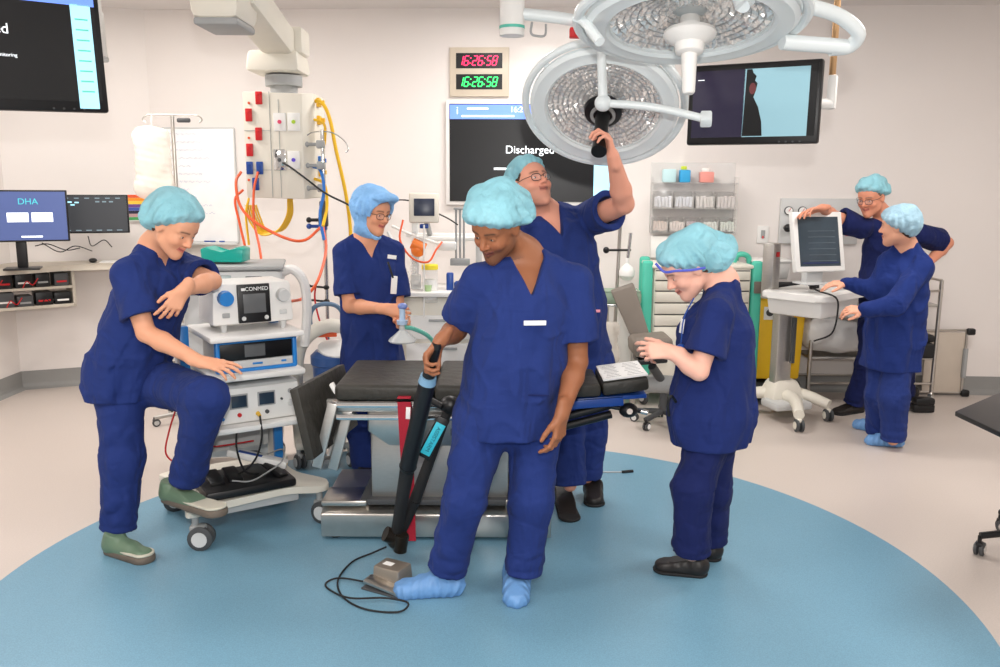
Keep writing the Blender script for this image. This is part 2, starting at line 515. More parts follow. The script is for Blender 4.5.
def head_sdf(F, c, f, u, s=1.0, fat=0.0):
    f, u, r = axes(f, u); c = V3(c)
    R = np.array([r, f, u])
    P = lambda x, y, z: c + (r * x + f * y + u * z) * s
    F.ell(P(0, -0.012, 0.034), V3([0.077, 0.098, 0.091]) * s, R, 0.02)
    F.ell(P(0, 0.028, -0.03), V3([0.060 + fat, 0.062, 0.082]) * s, R, 0.025)
    F.ell(P(0, 0.045, 0.045), V3([0.060, 0.045, 0.045]) * s, R, 0.02)
    F.cone(P(-0.045, 0.01, -0.062), P(0, 0.066, -0.097), (0.022 + fat) * s, (0.019 + fat * .6) * s, 0.03)
    F.cone(P(0.045, 0.01, -0.062), P(0, 0.066, -0.097), (0.022 + fat) * s, (0.019 + fat * .6) * s, 0.03)
    for k in (-1, 1):
        F.ell(P(k * 0.036, 0.060, -0.026), V3([0.024 + fat, 0.024, 0.022]) * s, R, 0.02)      # cheek
        F.cone(P(k * 0.012, 0.084, 0.024), P(k * 0.046, 0.070, 0.026), 0.009 * s, 0.008 * s, 0.012)  # brow
        F.ell(P(k * 0.031, 0.096, 0.004), V3([0.017, 0.015, 0.011]) * s, R, 0.012, op='s')    # eye socket
        F.ell(P(k * 0.031, 0.0735, 0.006), V3([0.0155, 0.0125, 0.0125]) * s, R, 0.004)          # lids
        F.ell(P(k * 0.080, -0.008, -0.002), V3([0.007, 0.019, 0.032]) * s, np.array([unit(r + f * 0.35 * k), unit(f - r * 0.35 * k), u]), 0.008)
        F.ell(P(k * 0.090, 0.000, 0.000), V3([0.006, 0.009, 0.016]) * s, R, 0.006, op='s')
    F.cone(P(0, 0.086, 0.012), P(0, 0.109, -0.022), 0.0085 * s, 0.0115 * s, 0.012)           # nose
    for k in (-1, 1):
        F.ell(P(k * 0.012, 0.096, -0.027), V3([0.0085, 0.011, 0.0075]) * s, R, 0.006)
    F.cone(P(-0.020, 0.083, -0.050), P(0, 0.093, -0.0535), 0.0055 * s, 0.0065 * s, 0.006)     # upper lip
    F.cone(P(0.020, 0.083, -0.050), P(0, 0.093, -0.0535), 0.0055 * s, 0.0065 * s, 0.006)
    F.cone(P(-0.016, 0.083, -0.061), P(0, 0.089, -0.0665), 0.005 * s, 0.007 * s, 0.006)       # lower lip
    F.cone(P(0.016, 0.083, -0.061), P(0, 0.089, -0.0665), 0.005 * s, 0.007 * s, 0.006)
    F.cone(P(-0.019, 0.094, -0.0575), P(0.019, 0.094, -0.0575), 0.0018 * s, 0.0018 * s, 0.004, op='s')
    return P

def hand_sdf(F, wrist, d, n, side, curls, s=1.0, thumb=0.4, spread=0.12, k=0.006):
    """palm + five fingers; d = towards the fingers, n = where the palm faces, side = +1/-1 thumb along cross(d,n)"""
    d = unit(d); n = unit(V3(n) - d * np.dot(n, d)); t = np.cross(d, n) * side
    w0 = V3(wrist)
    P = lambda a, b, c: w0 + (d * a + t * b + n * c) * s
    F.cone(P(-0.04, 0, 0), P(0.012, 0, 0), 0.026 * s, 0.025 * s, 0.02, flat=0.72, u=t)
    off = [0.030, 0.0105, -0.0095, -0.028]
    base = [0.088, 0.092, 0.087, 0.078]
    ln = [(0.042, 0.025, 0.021), (0.046, 0.028, 0.022), (0.043, 0.026, 0.021), (0.033, 0.021, 0.019)]
    for i in range(4):
        F.cone(P(0.008, off[i] * 0.6, 0.0), P(base[i], off[i], 0.0), 0.0125 * s, 0.0105 * s, 0.014)
    for i in range(4):
        a = curls[i]; p = P(base[i], off[i], 0.0)
        ang = 0.0; sp = spread * (1.5 - i)
        r = 0.0088 if i < 3 else 0.0078
        for j, L_ in enumerate(ln[i]):
            ang += (0.75, 1.0, 0.6)[j] * a
            v = (d * math.cos(sp) + t * math.sin(sp)) * math.cos(ang) + n * math.sin(ang)
            q = p + v * L_ * s
            F.cone(p, q, (r - 0.0006 * j) * s, (r - 0.0006 * (j + 1)) * s, k if j else 0.008)
            p = q
    p0 = P(0.022, 0.018, 0.004); p1 = P(0.052, 0.044, 0.010 + 0.02 * thumb)
    v = unit(d * (0.85 - 0.35 * thumb) + t * (0.5 - 0.75 * thumb) + n * (0.15 + 0.75 * thumb))
    p2 = p1 + v * 0.034 * s; v2 = unit(v + d * 0.25 - t * 0.35 * thumb)
    p3 = p2 + v2 * 0.026 * s
    F.cone(p0, p1, 0.0165 * s, 0.0125 * s, 0.014); F.cone(p1, p2, 0.0115 * s, 0.010 * s, 0.005); F.cone(p2, p3, 0.010 * s, 0.0085 * s, 0.004)

def shoe(kind, heel, toe, parent, L, pitch=None, s=1.0, name=None, mats=None):
    """a shoe from its heel point to its toe point (both on the sole), length follows the two points"""
    heel, toe = V3(heel), V3(toe)
    f = unit(toe - heel); length = np.linalg.norm(toe - heel)
    up = unit(V3([0, 0, 1]) - f * f[2]); r = np.cross(f, up)
    ln = length; w_ = 0.047 * s
    big = 0.006 if kind == 'cover' else 0.0
    F = Field((-0.09, -0.03, -0.02), (0.09, ln + 0.05, 0.20), 0.005, 0.005)
    F.cone((0, 0.045, 0.034), (0.004, ln - 0.055, 0.026), 0.040 * s + big, 0.046 * s + big, 0.02, flat=0.85, u=(1, 0, 0))
    F.cone((0, 0.045, 0.050), (0, ln * 0.55, 0.045), 0.040 * s + big, 0.036 * s + big, 0.03)
    if kind in ('boot', 'clog'):
        F.cone((0, 0.05, 0.05), (0, 0.055, 0.085 if kind == 'boot' else 0.075), 0.043 * s, 0.046 * s, 0.03)
    if kind == 'cover':
        F.cone((0, 0.055, 0.05), (0, 0.065, 0.10), 0.046 * s, 0.050 * s, 0.04)
        F.warp(lambda x, y, z: 0.006 * np.abs(np.sin(y * 75 + 9 * wob(x, y, z, 22, 3))) + 0.003 * wob(x, y, z, 60, 5))
    if kind == 'trainer':
        F.cone((0, 0.05, 0.05), (0, 0.065, 0.08), 0.042 * s, 0.038 * s, 0.03)
        F.warp(lambda x, y, z: 0.0015 * np.sin(y * 160) * (z > 0.045))
    F.cut((0, 0, 0.0), (0, 0, -1), 0.006)
    top = {'boot': 0.12, 'clog': 0.10, 'cover': 0.125, 'trainer': 0.10}[kind]
    F.cut((0, 0, top), (0, 0.25, 1), 0.004)
    R = np.array([r, f, up])
    V, Q = F.mesh(); Vw = V @ R + heel
    mats = mats or {'boot': M_boot, 'clog': M_clog, 'cover': M_cover, 'trainer': M_clog}[kind]
    nm = name or {'boot': 'boot', 'clog': 'clog', 'cover': 'shoe_cover', 'trainer': 'shoe'}[kind]
    o = mesh_obj(nm, np.array([L(p) for p in Vw]), Q, mats, parent, relax=1)
    if kind in ('boot', 'trainer', 'clog'):
        F = Field((-0.09, -0.03, -0.02), (0.09, ln + 0.05, 0.10), 0.005, 0.005)
        F.cone((0, 0.045, 0.016), (0.004, ln - 0.055, 0.016), 0.045 * s, 0.053 * s, 0.02)
        F.cut((0, 0, 0.0), (0, 0, -1), 0.003); F.cut((0, 0, 0.034 if kind == 'boot' else 0.016), (0, 0, 1), 0.003)
        V, Q2 = F.mesh(); Vw = V @ R + heel
        mesh_obj('sole', np.array([L(p) for p in Vw]), Q2, M_sole if kind == 'boot' else M_rubber, o)
        if kind == 'boot':
            F = Field((-0.09, -0.03, -0.02), (0.09, ln + 0.05, 0.10), 0.005, 0.004)
            F.cone((0, 0.045, 0.038), (0.004, ln - 0.055, 0.038), 0.0435 * s, 0.0505 * s, 0.02)
            F.cut((0, 0, 0.034), (0, 0, -1), 0.003); F.cut((0, 0, 0.046), (0, 0, 1), 0.004)
            V, Q2 = F.mesh(); Vw = V @ R + heel
            mesh_obj('boot_rim', np.array([L(p) for p in Vw]), Q2, M_soleW, o)
    return o

def person(sp):
    g = sp.get('g', 1.0); s = sp.get('s', 1.0)
    J = {k: (V3(v) if not isinstance(v, list) else [V3(a) for a in v]) for k, v in sp['J'].items()}
    hc, nb, pv = J['head'], J['neck'], J['pelvis']
    sh, el, wr, hp, kn, an = (J[k] for k in ('sh', 'el', 'wr', 'hp', 'kn', 'an'))
    fw = unit(sp['fw']); side = unit(sh[1] - sh[0])
    base = V3([(an[0][0] + an[1][0]) / 2, (an[0][1] + an[1][1]) / 2, 0.0])
    ch = (sh[0] + sh[1]) / 2 - unit(nb - pv) * 0.11 + fw * 0.01
    wa = pv * 0.55 + ch * 0.45
    sidep = unit(hp[1] - hp[0])
    # ---- skin: one continuous body
    allp = np.array([hc, nb, pv, *sh, *el, *wr, *hp, *kn, *an])
    lo, hi = allp.min(0) - 0.24, allp.max(0) + 0.24
    lo[2] = max(lo[2], 0.02)
    fine = sp.get('fine', 0.004)
    zones = [(hc - 0.14, hc + 0.14)]
    for h in sp['hands']: zones.append((V3(h['w']) + unit(h['d']) * 0.08 - 0.10, V3(h['w']) + unit(h['d']) * 0.08 + 0.10))
    F = Field(lo, hi, 0.009, fine, zones)
    hf, hu = sp['face'], sp['up']
    f, u, r = axes(hf, hu)
    hs = sp.get('hs', 1.0)
    P = head_sdf(F, hc, hf, hu, hs, sp.get('fat', 0.0))
    F.cone(P(0, -0.030, -0.045), nb + V3([0, 0, 0.0]), 0.052 * s * (1 + g) / 2, 0.060 * s * (1 + g) / 2, 0.03)
    F.cone(nb, (sh[0] + sh[1]) / 2 - unit(nb - pv) * 0.03, 0.065 * s, 0.09 * s, 0.05, flat=0.75, u=side)
    for i in (0, 1):
        F.cone(nb - unit(nb - pv) * 0.02, sh[i], 0.052 * s, 0.050 * s, 0.04)
        F.cone(sh[i], el[i], 0.050 * g, 0.041 * g, 0.03); F.cone(el[i], el[i] * 0.7 + wr[i] * 0.3, 0.040 * g, 0.042 * g, 0.012)
        F.cone(el[i] * 0.7 + wr[i] * 0.3, wr[i], 0.042 * g, 0.027 * s, 0.015)
        F.cone(pv, hp[i], 0.09 * g, 0.085 * g, 0.04); F.cone(hp[i], kn[i], 0.080 * g, 0.052, 0.03)
        F.cone(kn[i], kn[i] * 0.6 + an[i] * 0.4, 0.052, 0.052, 0.02); F.cone(kn[i] * 0.6 + an[i] * 0.4, an[i], 0.052, 0.036, 0.02)
    F.cone(pv, wa, 0.135 * g, 0.125 * g, 0.04, flat=0.7, u=sidep); F.cone(wa, ch, 0.125 * g, 0.145 * g, 0.04, flat=0.72, u=side)
    F.cone(ch, (sh[0] + sh[1]) / 2 - unit(nb - pv) * 0.06, 0.145 * g, 0.12 * g, 0.04, flat=0.72, u=side)
    for h in sp['hands']:
        hand_sdf(F, h['w'], h['d'], h['n'], h.get('side', 1), h['curl'], h.get('s', s), h.get('thumb', 0.4), h.get('spread', 0.12))
    V, Q = F.mesh()
    sk = np.array(lin(sp['skin'])[:3]); hair = np.array(lin(sp['hair'])[:3])
    lip = np.array(lin(sp.get('lip', (178, 96, 88)))[:3]); red = sk * V3([1.06, 0.84, 0.80])
    stub = sp.get('stubble', 0.0)
    def col(V):
        q = V - hc; x, y, z = q @ r / hs, q @ f / hs, q @ u / hs
        c = np.repeat(sk[None], len(V), 0)
        def mixin(c, m, k): return c * (1 - m[:, None]) + k[None] * m[:, None]
        inh = (np.abs(x) < 0.11) & (np.abs(z) < 0.14) & (np.abs(y) < 0.14)
        ss = lambda a, b, v: np.clip((v - a) / (b - a), 0, 1)
        c = mixin(c, inh * 0.55 * np.exp(-(((np.abs(x) - 0.038) / 0.018) ** 2 + ((z + 0.028) / 0.018) ** 2)) * (y > 0.03), red)
        c = mixin(c, inh * 0.5 * np.exp(-((x / 0.016) ** 2 + ((z + 0.024) / 0.014) ** 2)) * (y > 0.09), red)
        bz = 0.031 - 6.0 * (np.abs(x) - 0.030) ** 2
        c = mixin(c, inh * (y > 0.045) * np.exp(-((z - bz) / 0.0042) ** 2) * ss(0.008, 0.014, np.abs(x)) * ss(0.056, 0.048, np.abs(x)) * 0.85, hair)
        lw = np.sqrt(np.clip(1 - (x / 0.026) ** 2, 0, 1))
        c = mixin(c, inh * (y > 0.06) * ss(0.0115, 0.008, np.abs(z + 0.058 - 9 * x * x)) * (lw > 0.1) * 0.8, lip)
        c = mixin(c, inh * (y > 0.06) * np.exp(-((z + 0.0575 - 9 * x * x) / 0.0022) ** 2) * (np.abs(x) < 0.024), lip * 0.3)
        if stub:
            m = inh * ss(-0.035, -0.05, z + 0 * x) * ss(-0.02, 0.01, y) * ss(-0.125, -0.10, z)
            m = np.maximum(m, inh * ss(0.088, 0.080, np.abs(x)) * ss(-0.01, -0.05, z) * ss(0.05, 0.02, y) * ss(-0.03, 0.0, y))
            c = mixin(c, m * stub, hair * 1.3)
        return c
    o = mesh_obj('person', V, Q, skin_mat(), None, base, col)
    o.location = base
    tag(o, sp['label'], 'person')
    L = lambda p: V3(p) - base
    def add(name, F, m, relax=1):
        V, Q = F.mesh()
        if len(V) == 0: return None
        return mesh_obj(name, V, Q, m, o, base, relax=relax)
    # ---- eyes
    Rm = Matrix((Vector(r), Vector(f), Vector(u))).transposed()
    if not sp.get('noface'):
        for k in (-1, 1):
            mb = MB(); mb.ball(L(P(k * 0.031, 0.0742, 0.0045)), (0.0125 * hs, 0.0125 * hs, 0.0058 * hs), Rm, 14)
            e = mb.build('eye', M_eye, o)
            mb = MB(); mb.ball(L(P(k * 0.031, 0.0835, 0.0045)), (0.0048 * hs, 0.004 * hs, 0.0052 * hs), Rm, 12)
            mb.build('iris', M_iris, e)
    # ---- hair peeking out of the cap
    F = Field(hc - 0.15, hc + 0.15, 0.005)
    R3 = np.array([r, f, u])
    F.ell(P(0, -0.016, 0.034), V3([0.082, 0.098, 0.094]) * hs, R3, 0.01)
    F.ell(P(0, -0.045, -0.02), V3([0.068, 0.058, 0.062]) * hs, R3, 0.02)
    F.cut(P(0, 0.040, 0.045), f * 0.75 - u * 0.66, 0.004)
    F.cut(P(0, 0.012, 0.0), f, 0.004, None, P(0, 0.012, 0.0) + 1) if False else None
    F.warp(lambda x, y, z: 0.0015 * wob(x, y, z, 240, 8))
    add('hair', F, mat('hair_%d_%d_%d' % tuple(sp['hair']), sp['hair'], 0.55, bump=0.6, bscale=120, var=0.1))
    # ---- trousers
    tm = sp.get('tmat', M_cloth); tr = sp.get('trouser', 1.0)
    lo2 = np.minimum(np.array([pv, *hp, *kn, *an]).min(0) - 0.2, 99); hi2 = np.array([pv, *hp, *kn, *an]).max(0) + 0.2
    lo2[2] = max(lo2[2], 0.0)
    F = Field(lo2, hi2, 0.0075)
    for i in (0, 1):
        F.cone(pv, hp[i], 0.115 * g, 0.112 * g, 0.05); F.cone(hp[i], kn[i], 0.108 * g * tr, 0.083 * tr, 0.035)
        F.cone(kn[i], an[i], 0.083 * tr, 0.076 * tr, 0.04)
    F.cone(pv, wa, 0.145 * g, 0.135 * g, 0.04, flat=0.75, u=sidep)
    def tf(x, y, z):
        r_ = 0
        for i in (0, 1):
            t = seg_t(x, y, z, kn[i], an[i]); dd = seg_d(x, y, z, hp[i], kn[i]); d2 = seg_d(x, y, z, kn[i], an[i])
            near = np.exp(-(np.minimum(dd, d2) / 0.09) ** 2)
            ank = np.exp(-((t - 0.93) / 0.22) ** 2) + 0.5 * np.exp(-((t + 0.02) / 0.10) ** 2)
            r_ = r_ + near * ank * (0.009 * (1 - 2 * np.abs(np.sin((t * 17 + 1.1 * wob(x, y, z, 18, 5 + i)))) ** 0.8))
        return r_ * 0.8 + 0.008 * wob(x, y, z * 0.30, 24, 14) - 0.006 * np.exp(-(np.abs(wob(x, y, z * 0.55, 24, 19)) / 0.14) ** 2) + 0.004 * np.exp(-(np.abs(wob(x, y, z, 26, 39)) / 0.09) ** 2) + 0.002 * wob(x, y, z, 55, 15)
    F.warp(tf, 0.035)
    for i in (0, 1):
        q = an[i] - unit(an[i] - kn[i]) * sp.get('tcut', [0.0, 0.0])[i]
        F.cut(q, an[i] - kn[i], 0.006, an[i] - V3([0.13, 0.13, 0.14]), an[i] + V3([0.13, 0.13, 0.09]))
    add('scrub_trousers', F, tm)
    # ---- scrub top
    lo3 = np.array([nb, pv, *sh, *el, *(wr if sp.get('long') else [])]).min(0) - 0.22
    hi3 = np.array([nb, *sh, *el]).max(0) + 0.16; hi3 = np.maximum(hi3, pv + 0.3)
    hem = sp.get('hem', 0.14); dn = unit(sp.get('down', (0, 0, -1)))
    he = pv + dn * hem; lo3[2] = min(lo3[2], he[2] - 0.1)
    F = Field(lo3, hi3, 0.0065)
    mid = (sh[0] + sh[1]) / 2
    hw, hd = sp.get('hemw', 0.172) * g, sp.get('hemd', 0.80)
    ww = sp.get('waistw', 0.158) * g
    cd_ = sp.get('chestd', 0.74)
    be = sp.get('belly', 0.0)
    F.cone(he + dn * 0.05, pv, hw, hw * 0.98, 0.05, flat=hd, u=sidep)
    md = sp.get('midd', 0.8)
    F.cone(pv, wa, hw * 0.98, ww, 0.05, flat=md, u=sidep); F.cone(wa + fw * be, ch, ww, 0.165 * g, 0.05, flat=md, u=side)
    F.cone(ch, mid - unit(nb - pv) * 0.055, 0.165 * g, 0.125 * g, 0.05, flat=cd_, u=side)
    SL = []
    for i in (0, 1):
        F.cone(nb - unit(nb - pv) * 0.020, sh[i] + unit(nb - pv) * 0.008, 0.058, 0.062, 0.05)
        if sp.get('long'):
            F.cone(sh[i], el[i], 0.078 * g, 0.066 * g, 0.03); F.cone(el[i], wr[i], 0.064, 0.042, 0.03)
        else:
            sl = sp.get('sleeve', [0.78, 0.78])[i]
            e = sh[i] + (el[i] - sh[i]) * (sl + 0.12)
            S_ = Field(lo3, hi3, 0.0065)
            S_.cone(sh[i], e, 0.070 * g, sp.get('cuff', 0.080) * g, 0.035)
            ax = unit(el[i] - sh[i]); q = sh[i] + (el[i] - sh[i]) * sl
            S_.warp(lambda x, y, z: 0.006 * wob(x, y, z, 38, 31 + i) + 0.004 * wob(x, y, z, 80, 41 + i), 0.03)
            S_.cut(q, ax, 0.003)
            S_.cone(q - ax * 0.05, q + ax * 0.06, 0.052 * g, 0.066 * g, 0.006, op='s')
            SL.append(S_)
    ctr = V3(ch)
    def ft(x, y, z):
        hx = (x - ctr[0]) * side[0] + (y - ctr[1]) * side[1]; hz = z
        v = 0.011 * wob(x, y, z * 0.30, 24, sp.get('seed', 1)) + 0.003 * wob(x, y, z * 0.6, 45, sp.get('seed', 1) + 3)
        low = np.clip((ctr[2] - z) / 0.3, 0, 1)
        v = v + low * 0.006 * np.sin(hx * 55 + 3.2 * wob(x, y, z, 9, 4)) 
        rg = np.abs(wob(x, y, z * 0.8, 24, sp.get('seed', 1) + 9)); v = v - 0.007 * np.exp(-(rg / 0.14) ** 2) + 0.004 * np.exp(-(np.abs(wob(x, y, z * 0.5, 30, sp.get('seed', 1) + 29)) / 0.09) ** 2)
        return v
    F.warp(ft, 0.035)
    F.cut(he, dn, 0.004, he - V3([0.35, 0.35, 0.25]), he + V3([0.35, 0.35, 0.15]))
    for S_ in SL:
        F.mix((slice(None),) * 3, S_.F, 0.022)
    # neckline
    nu = unit(nb - pv)
    F.cone(nb - nu * 0.015 + fw * 0.01, nb + nu * 0.08, 0.062 * s * (1 + g) / 2, 0.080 * s, 0.012, op='s')
    if not sp.get('roundneck'):
        dep = sp.get('vneck', 0.13)
        sl, X = F.sub(nb - 0.25, nb + 0.25)
        q = [X[i] - nb[i] for i in range(3)]
        dt = lambda v: q[0] * v[0] + q[1] * v[1] + q[2] * v[2]
        h = dt(nu) + dep; a_ = np.abs(dt(side)); fr = dt(fw)
        d = np.maximum(np.maximum(a_ - h * 0.46, 0.02 - fr), a_ - 0.066)
        F.mix(sl, np.broadcast_to(d * 0.85, F.F[sl].shape), 0.005, 's')
    add(sp.get('topname', 'scrub_top'), F, sp.get('mat', M_cloth))
    # ---- cap
    cp = sp['cap']
    F = Field(hc - 0.24, hc + 0.24, 0.0045)
    puff = cp.get('puff', 0.022); bk = cp.get('back', 0.02)
    F.ell(P(0, -0.014 - bk * 0.4, 0.048), V3([0.083 + puff, 0.103 + puff * 0.8 + bk * 0.5, 0.088 + puff]) * hs, R3, 0.03)
    F.ell(P(*cp.get('bag', (0, -0.06, 0.03))), V3([0.078 + puff, 0.07 + bk, 0.066 + puff * 0.8]) * hs, R3, 0.03)
    rim = cp.get('rim', (0.040, 0.048)); tilt = cp.get('tilt', 0.8)
    n_ = -unit(u * 1.0 + f * (-tilt)) if False else unit(-u + f * tilt)
    pl = P(0, rim[0], rim[1])
    amp = cp.get('amp', 0.006) * 1.35
    def fc(x, y, z):
        q0 = (x - hc[0]) * r[0] + (y - hc[1]) * r[1] + (z - hc[2]) * r[2]
        q1 = (x - hc[0]) * f[0] + (y - hc[1]) * f[1] + (z - hc[2]) * f[2]
        q2 = (x - hc[0]) * u[0] + (y - hc[1]) * u[1] + (z - hc[2]) * u[2]
        ang = np.arctan2(q0, q1)
        e = np.clip(1 - (q2 - 0.02) / 0.10, 0, 1)
        return amp * (np.sin(ang * 17 + 2.5 * wob(x, y, z, 16, 2)) * e * 0.9 + wob(x, y, z, 34, 6) - 1.4 * np.abs(wob(x, y, z, 60, 7)) + 0.4)
    F.warp(fc, 0.04)
    if cp.get('hood'):
        F.ell(P(0, -0.03, -0.055), V3([0.085, 0.075, 0.095]) * hs, R3, 0.03)
        F.cone(P(0, -0.02, -0.06), nb + nu * 0.045, 0.066, 0.068, 0.03)
        F.cone(P(0, 0.0, -0.09), P(0, 0.055, -0.118), 0.060, 0.030, 0.02)
        F.ell(P(0, 0.075, 0.108), V3([0.088, 0.050, 0.032]), R3, 0.02)
        F.cone(P(0, 0.03, -0.020), P(0, 0.22, -0.030), 0.064, 0.080, 0.01, op='s')
        F.cone(P(0, 0.05, 0.020), P(0, 0.22, 0.018), 0.062, 0.085, 0.01, op='s')
        F.cone(P(0, 0.055, -0.068), P(0, 0.22, -0.068), 0.052, 0.055, 0.01, op='s')
    else:
        m_ = -n_
        F.warp(lambda x, y, z: 0.030 * np.clip(1 - ((x - pl[0]) * m_[0] + (y - pl[1]) * m_[1] + (z - pl[2]) * m_[2]) / 0.035, 0, 1) ** 2, 0.05)
        F.cut(pl, n_, 0.010)
        # gathered brim, a little narrower than the crown
    add('surgical_hood' if cp.get('hood') else 'surgical_cap', F, cp.get('mat', M_cap))
    # ---- spectacles
    if sp.get('glasses'):
        gm = sp['glasses']; mb = MB(); ln = MB()
        for k in (-1, 1):
            pts = []
            for q in range(18):
                a = 2 * math.pi * q / 18
                ex = 0.024 * np.sign(math.cos(a)) * abs(math.cos(a)) ** 0.75; ez = 0.0175 * np.sign(math.sin(a)) * abs(math.sin(a)) ** 0.75
                pts.append(L(P(k * 0.032 + ex, 0.1005 - abs(k * 0.032 + ex) ** 2 * 4, 0.001 + ez)))
            mb.tube(pts, 0.0019, 6, closed=True, sub=2)
            mb.tube([L(P(k * 0.056, 0.088, 0.010)), L(P(k * 0.080, 0.05, 0.010)), L(P(k * 0.084, 0.0, 0.012))], 0.0017, 6)
            ln.bm.faces.new([ln.bm.verts.new(Vector(p)) for p in pts])
        mb.tube([L(P(-0.009, 0.101, 0.004)), L(P(0, 0.104, 0.007)), L(P(0.009, 0.101, 0.004))], 0.0017, 6)
        go = mb.build('spectacles', gm, o); ln.build('lens', M_lens, go)
    for i, k in enumerate(sp.get('shoes', [])):
        if k: shoe(k[0], k[1], k[2], o, L, s=k[3] if len(k) > 3 else 1.0)
    o['_'] = 0; del o['_']
    return o, L, P, (f, u, r), base
def badge(o, L, c, wdir, up, size, name='name_badge', m=None, label=None, th=0.004):
    wdir, up = unit(wdir), unit(up); n = np.cross(wdir, up); mb = MB()
    R = Matrix((Vector(wdir), Vector(n), Vector(up))).transposed()
    mb.box(L(c), (size[0], th, size[1]), 0.0015, R)
    b = mb.build(name, m or M_paper, o)
    if label: b['label'] = label
    return b
# ------------------------------------------------------------------ room shell
CEIL = 3.08
def wallY(x): return 7.12 - 0.06 * x
C0 = (-3.95, 6.85); C1 = (-2.93, wallY(-2.93)); C2 = (6.0, wallY(6.0))
def struct(name, mb, m, smooth=False):
    o = mb.build(name, m, None, smooth); o['kind'] = 'structure'; return o
def wall_panel(name, a, b, m, z0=0, z1=CEIL, th=0.1):
    a, b = Vector((*a, 0)), Vector((*b, 0)); d = (b - a).normalized(); n = Vector((-d.y, d.x, 0))
    mb = MB()
    P = [a + Vector((0, 0, z0)), b + Vector((0, 0, z0)), b + Vector((0, 0, z1)), a + Vector((0, 0, z1))]
    mb.prism(P, n * th)
    return struct(name, mb, m)
wall_panel('wall_left', (-3.95, -1.2), C0, M_wall)
wall_panel('wall_back_left', C0, C1, M_wall)
wall_panel('wall_back', C1, C2, M_wall)
wall_panel('wall_right', C2, (6.0, -1.2), M_wall)
mb = MB(); mb.box((1.025, 3.2, -0.05), (10.2, 8.9, 0.1)); struct('floor', mb, M_floor)
mb = MB(); mb.cyl((-0.105, 3.40, 0.0), (-0.105, 3.40, 0.0012), 2.03, n=160); struct('trim_1', mb, M_blue)
mb = MB(); mb.box((1.025, 3.2, CEIL + 0.05), (10.2, 8.9, 0.1)); struct('ceiling', mb, M_ceil)
def cove(name, a, b):
    a, b = Vector((*a, 0)), Vector((*b, 0)); d = (b - a).normalized(); n = Vector((d.y, -d.x, 0))
    prof = [(0.0, 0.0), (0.045, 0.0), (0.040, 0.004), (0.022, 0.010), (0.011, 0.022), (0.006, 0.045), (0.005, 0.15), (0.0, 0.15)]
    mb = MB(); mb.prism([a + n * x + Vector((0, 0, z)) for x, z in prof], b - a)
    struct(name, mb, M_base)
cove('baseboard_left', (-3.95, -1.2), C0); cove('baseboard_back_left', C0, C1)
cove('baseboard_back', C1, C2); cove('baseboard_right', C2, (6.0, -1.2))
# recessed ceiling panels: the last one shows, the others are added for light
M_diff = mat('light_diffuser', (255, 250, 244), 0.5, emit=3.0)
for (x, y), w_ in zip(((-2.8, 5.1), (2.9, 4.4), (-2.7, 1.7), (2.9, 1.7), (0, 0.6), (0.3, 5.9), (-2.35, 6.3)), ('above the equipment trolley, unseen and added for light', 'above the instrument table, unseen and added for light', 'nearest the camera on the left, unseen and added for light', 'nearest the camera on the right, unseen and added for light', 'above the photographer, unseen and added for light', 'over the middle of the room near the back wall, unseen and added for light', 'by the back left corner, glowing at the top edge')):
    t = empty('ceiling_light', 'recessed ceiling light panel ' + w_, 'ceiling light', (x, y, CEIL), group='ceiling light panels')
    mb = MB()
    for sx in (-1, 1): mb.box((sx * 0.60, 0, -0.012), (0.04, 0.64, 0.022), 0.004)
    for sy in (-1, 1): mb.box((0, sy * 0.30, -0.012), (1.16, 0.04, 0.022), 0.004)
    mb.build('frame', M_white, t)
    mb = MB(); mb.box((0, 0, -0.006), (1.16, 0.56, 0.01)); mb.build('diffuser', M_diff, t)
# ------------------------------------------------------------------ the seven people
DARK = (34, 26, 22)
DY = [0.0]
def pj(px, py, Y): return V3(W(px, py, Y + DY[0]))
# -- man in front, leaning a black support arm
DY[0] = 0.33
J = dict(head=pj(496, 227, 2.92), neck=pj(524, 254, 3.04), pelvis=pj(508, 408, 3.02),
         sh=[pj(479, 282, 2.97), pj(575, 282, 3.03)], el=[pj(457, 330, 3.11), pj(577, 362, 3.02)], wr=[pj(441, 340, 2.87), pj(562, 414, 2.85)],
         hp=[pj(483, 420, 3.00), pj(536, 420, 3.04)], kn=[pj(464, 500, 2.93), pj(531, 500, 3.00)], an=[pj(447, 570, 2.98), pj(522, 572, 3.00)])
FRONT = person(dict(J=J, fw=(-0.22, -0.97, -0.05), face=(-0.48, -0.68, -0.52), up=(-0.20, -0.50, 0.84), skin=(150, 96, 66), hair=(24, 20, 18), lip=(140, 70, 62),
    stubble=0.45, fine=0.0035, g=1.06, hs=1.02, hem=0.10, vneck=0.15, sleeve=[0.72, 0.72], cuff=0.088, waistw=0.186, seed=3, trouser=1.02, hemw=0.196,
    hands=[dict(w=J['wr'][0], d=(-0.62, -0.20, -0.72), n=(0.78, -0.30, -0.55), side=-1, curl=[1.0, 1.05, 1.1, 1.1], thumb=0.55, s=1.02),
           dict(w=J['wr'][1], d=(-0.12, -0.10, -0.98), n=(-0.75, 0.55, 0.0), side=-1, curl=[0.45, 0.55, 0.62, 0.7], thumb=0.25, s=1.02)],
    cap=dict(puff=0.034, back=0.030, rim=(0.050, 0.034), tilt=0.50, bag=(0, -0.060, 0.03), amp=0.006),
    shoes=[('cover', G(462, 592), G(393, 597), 1.18), ('cover', G(517, 577), G(517, 610), 1.18)],
    label='man in navy scrubs standing in front of the table, hand on black support arm'))
o, L, P, (f, u, r), base = FRONT
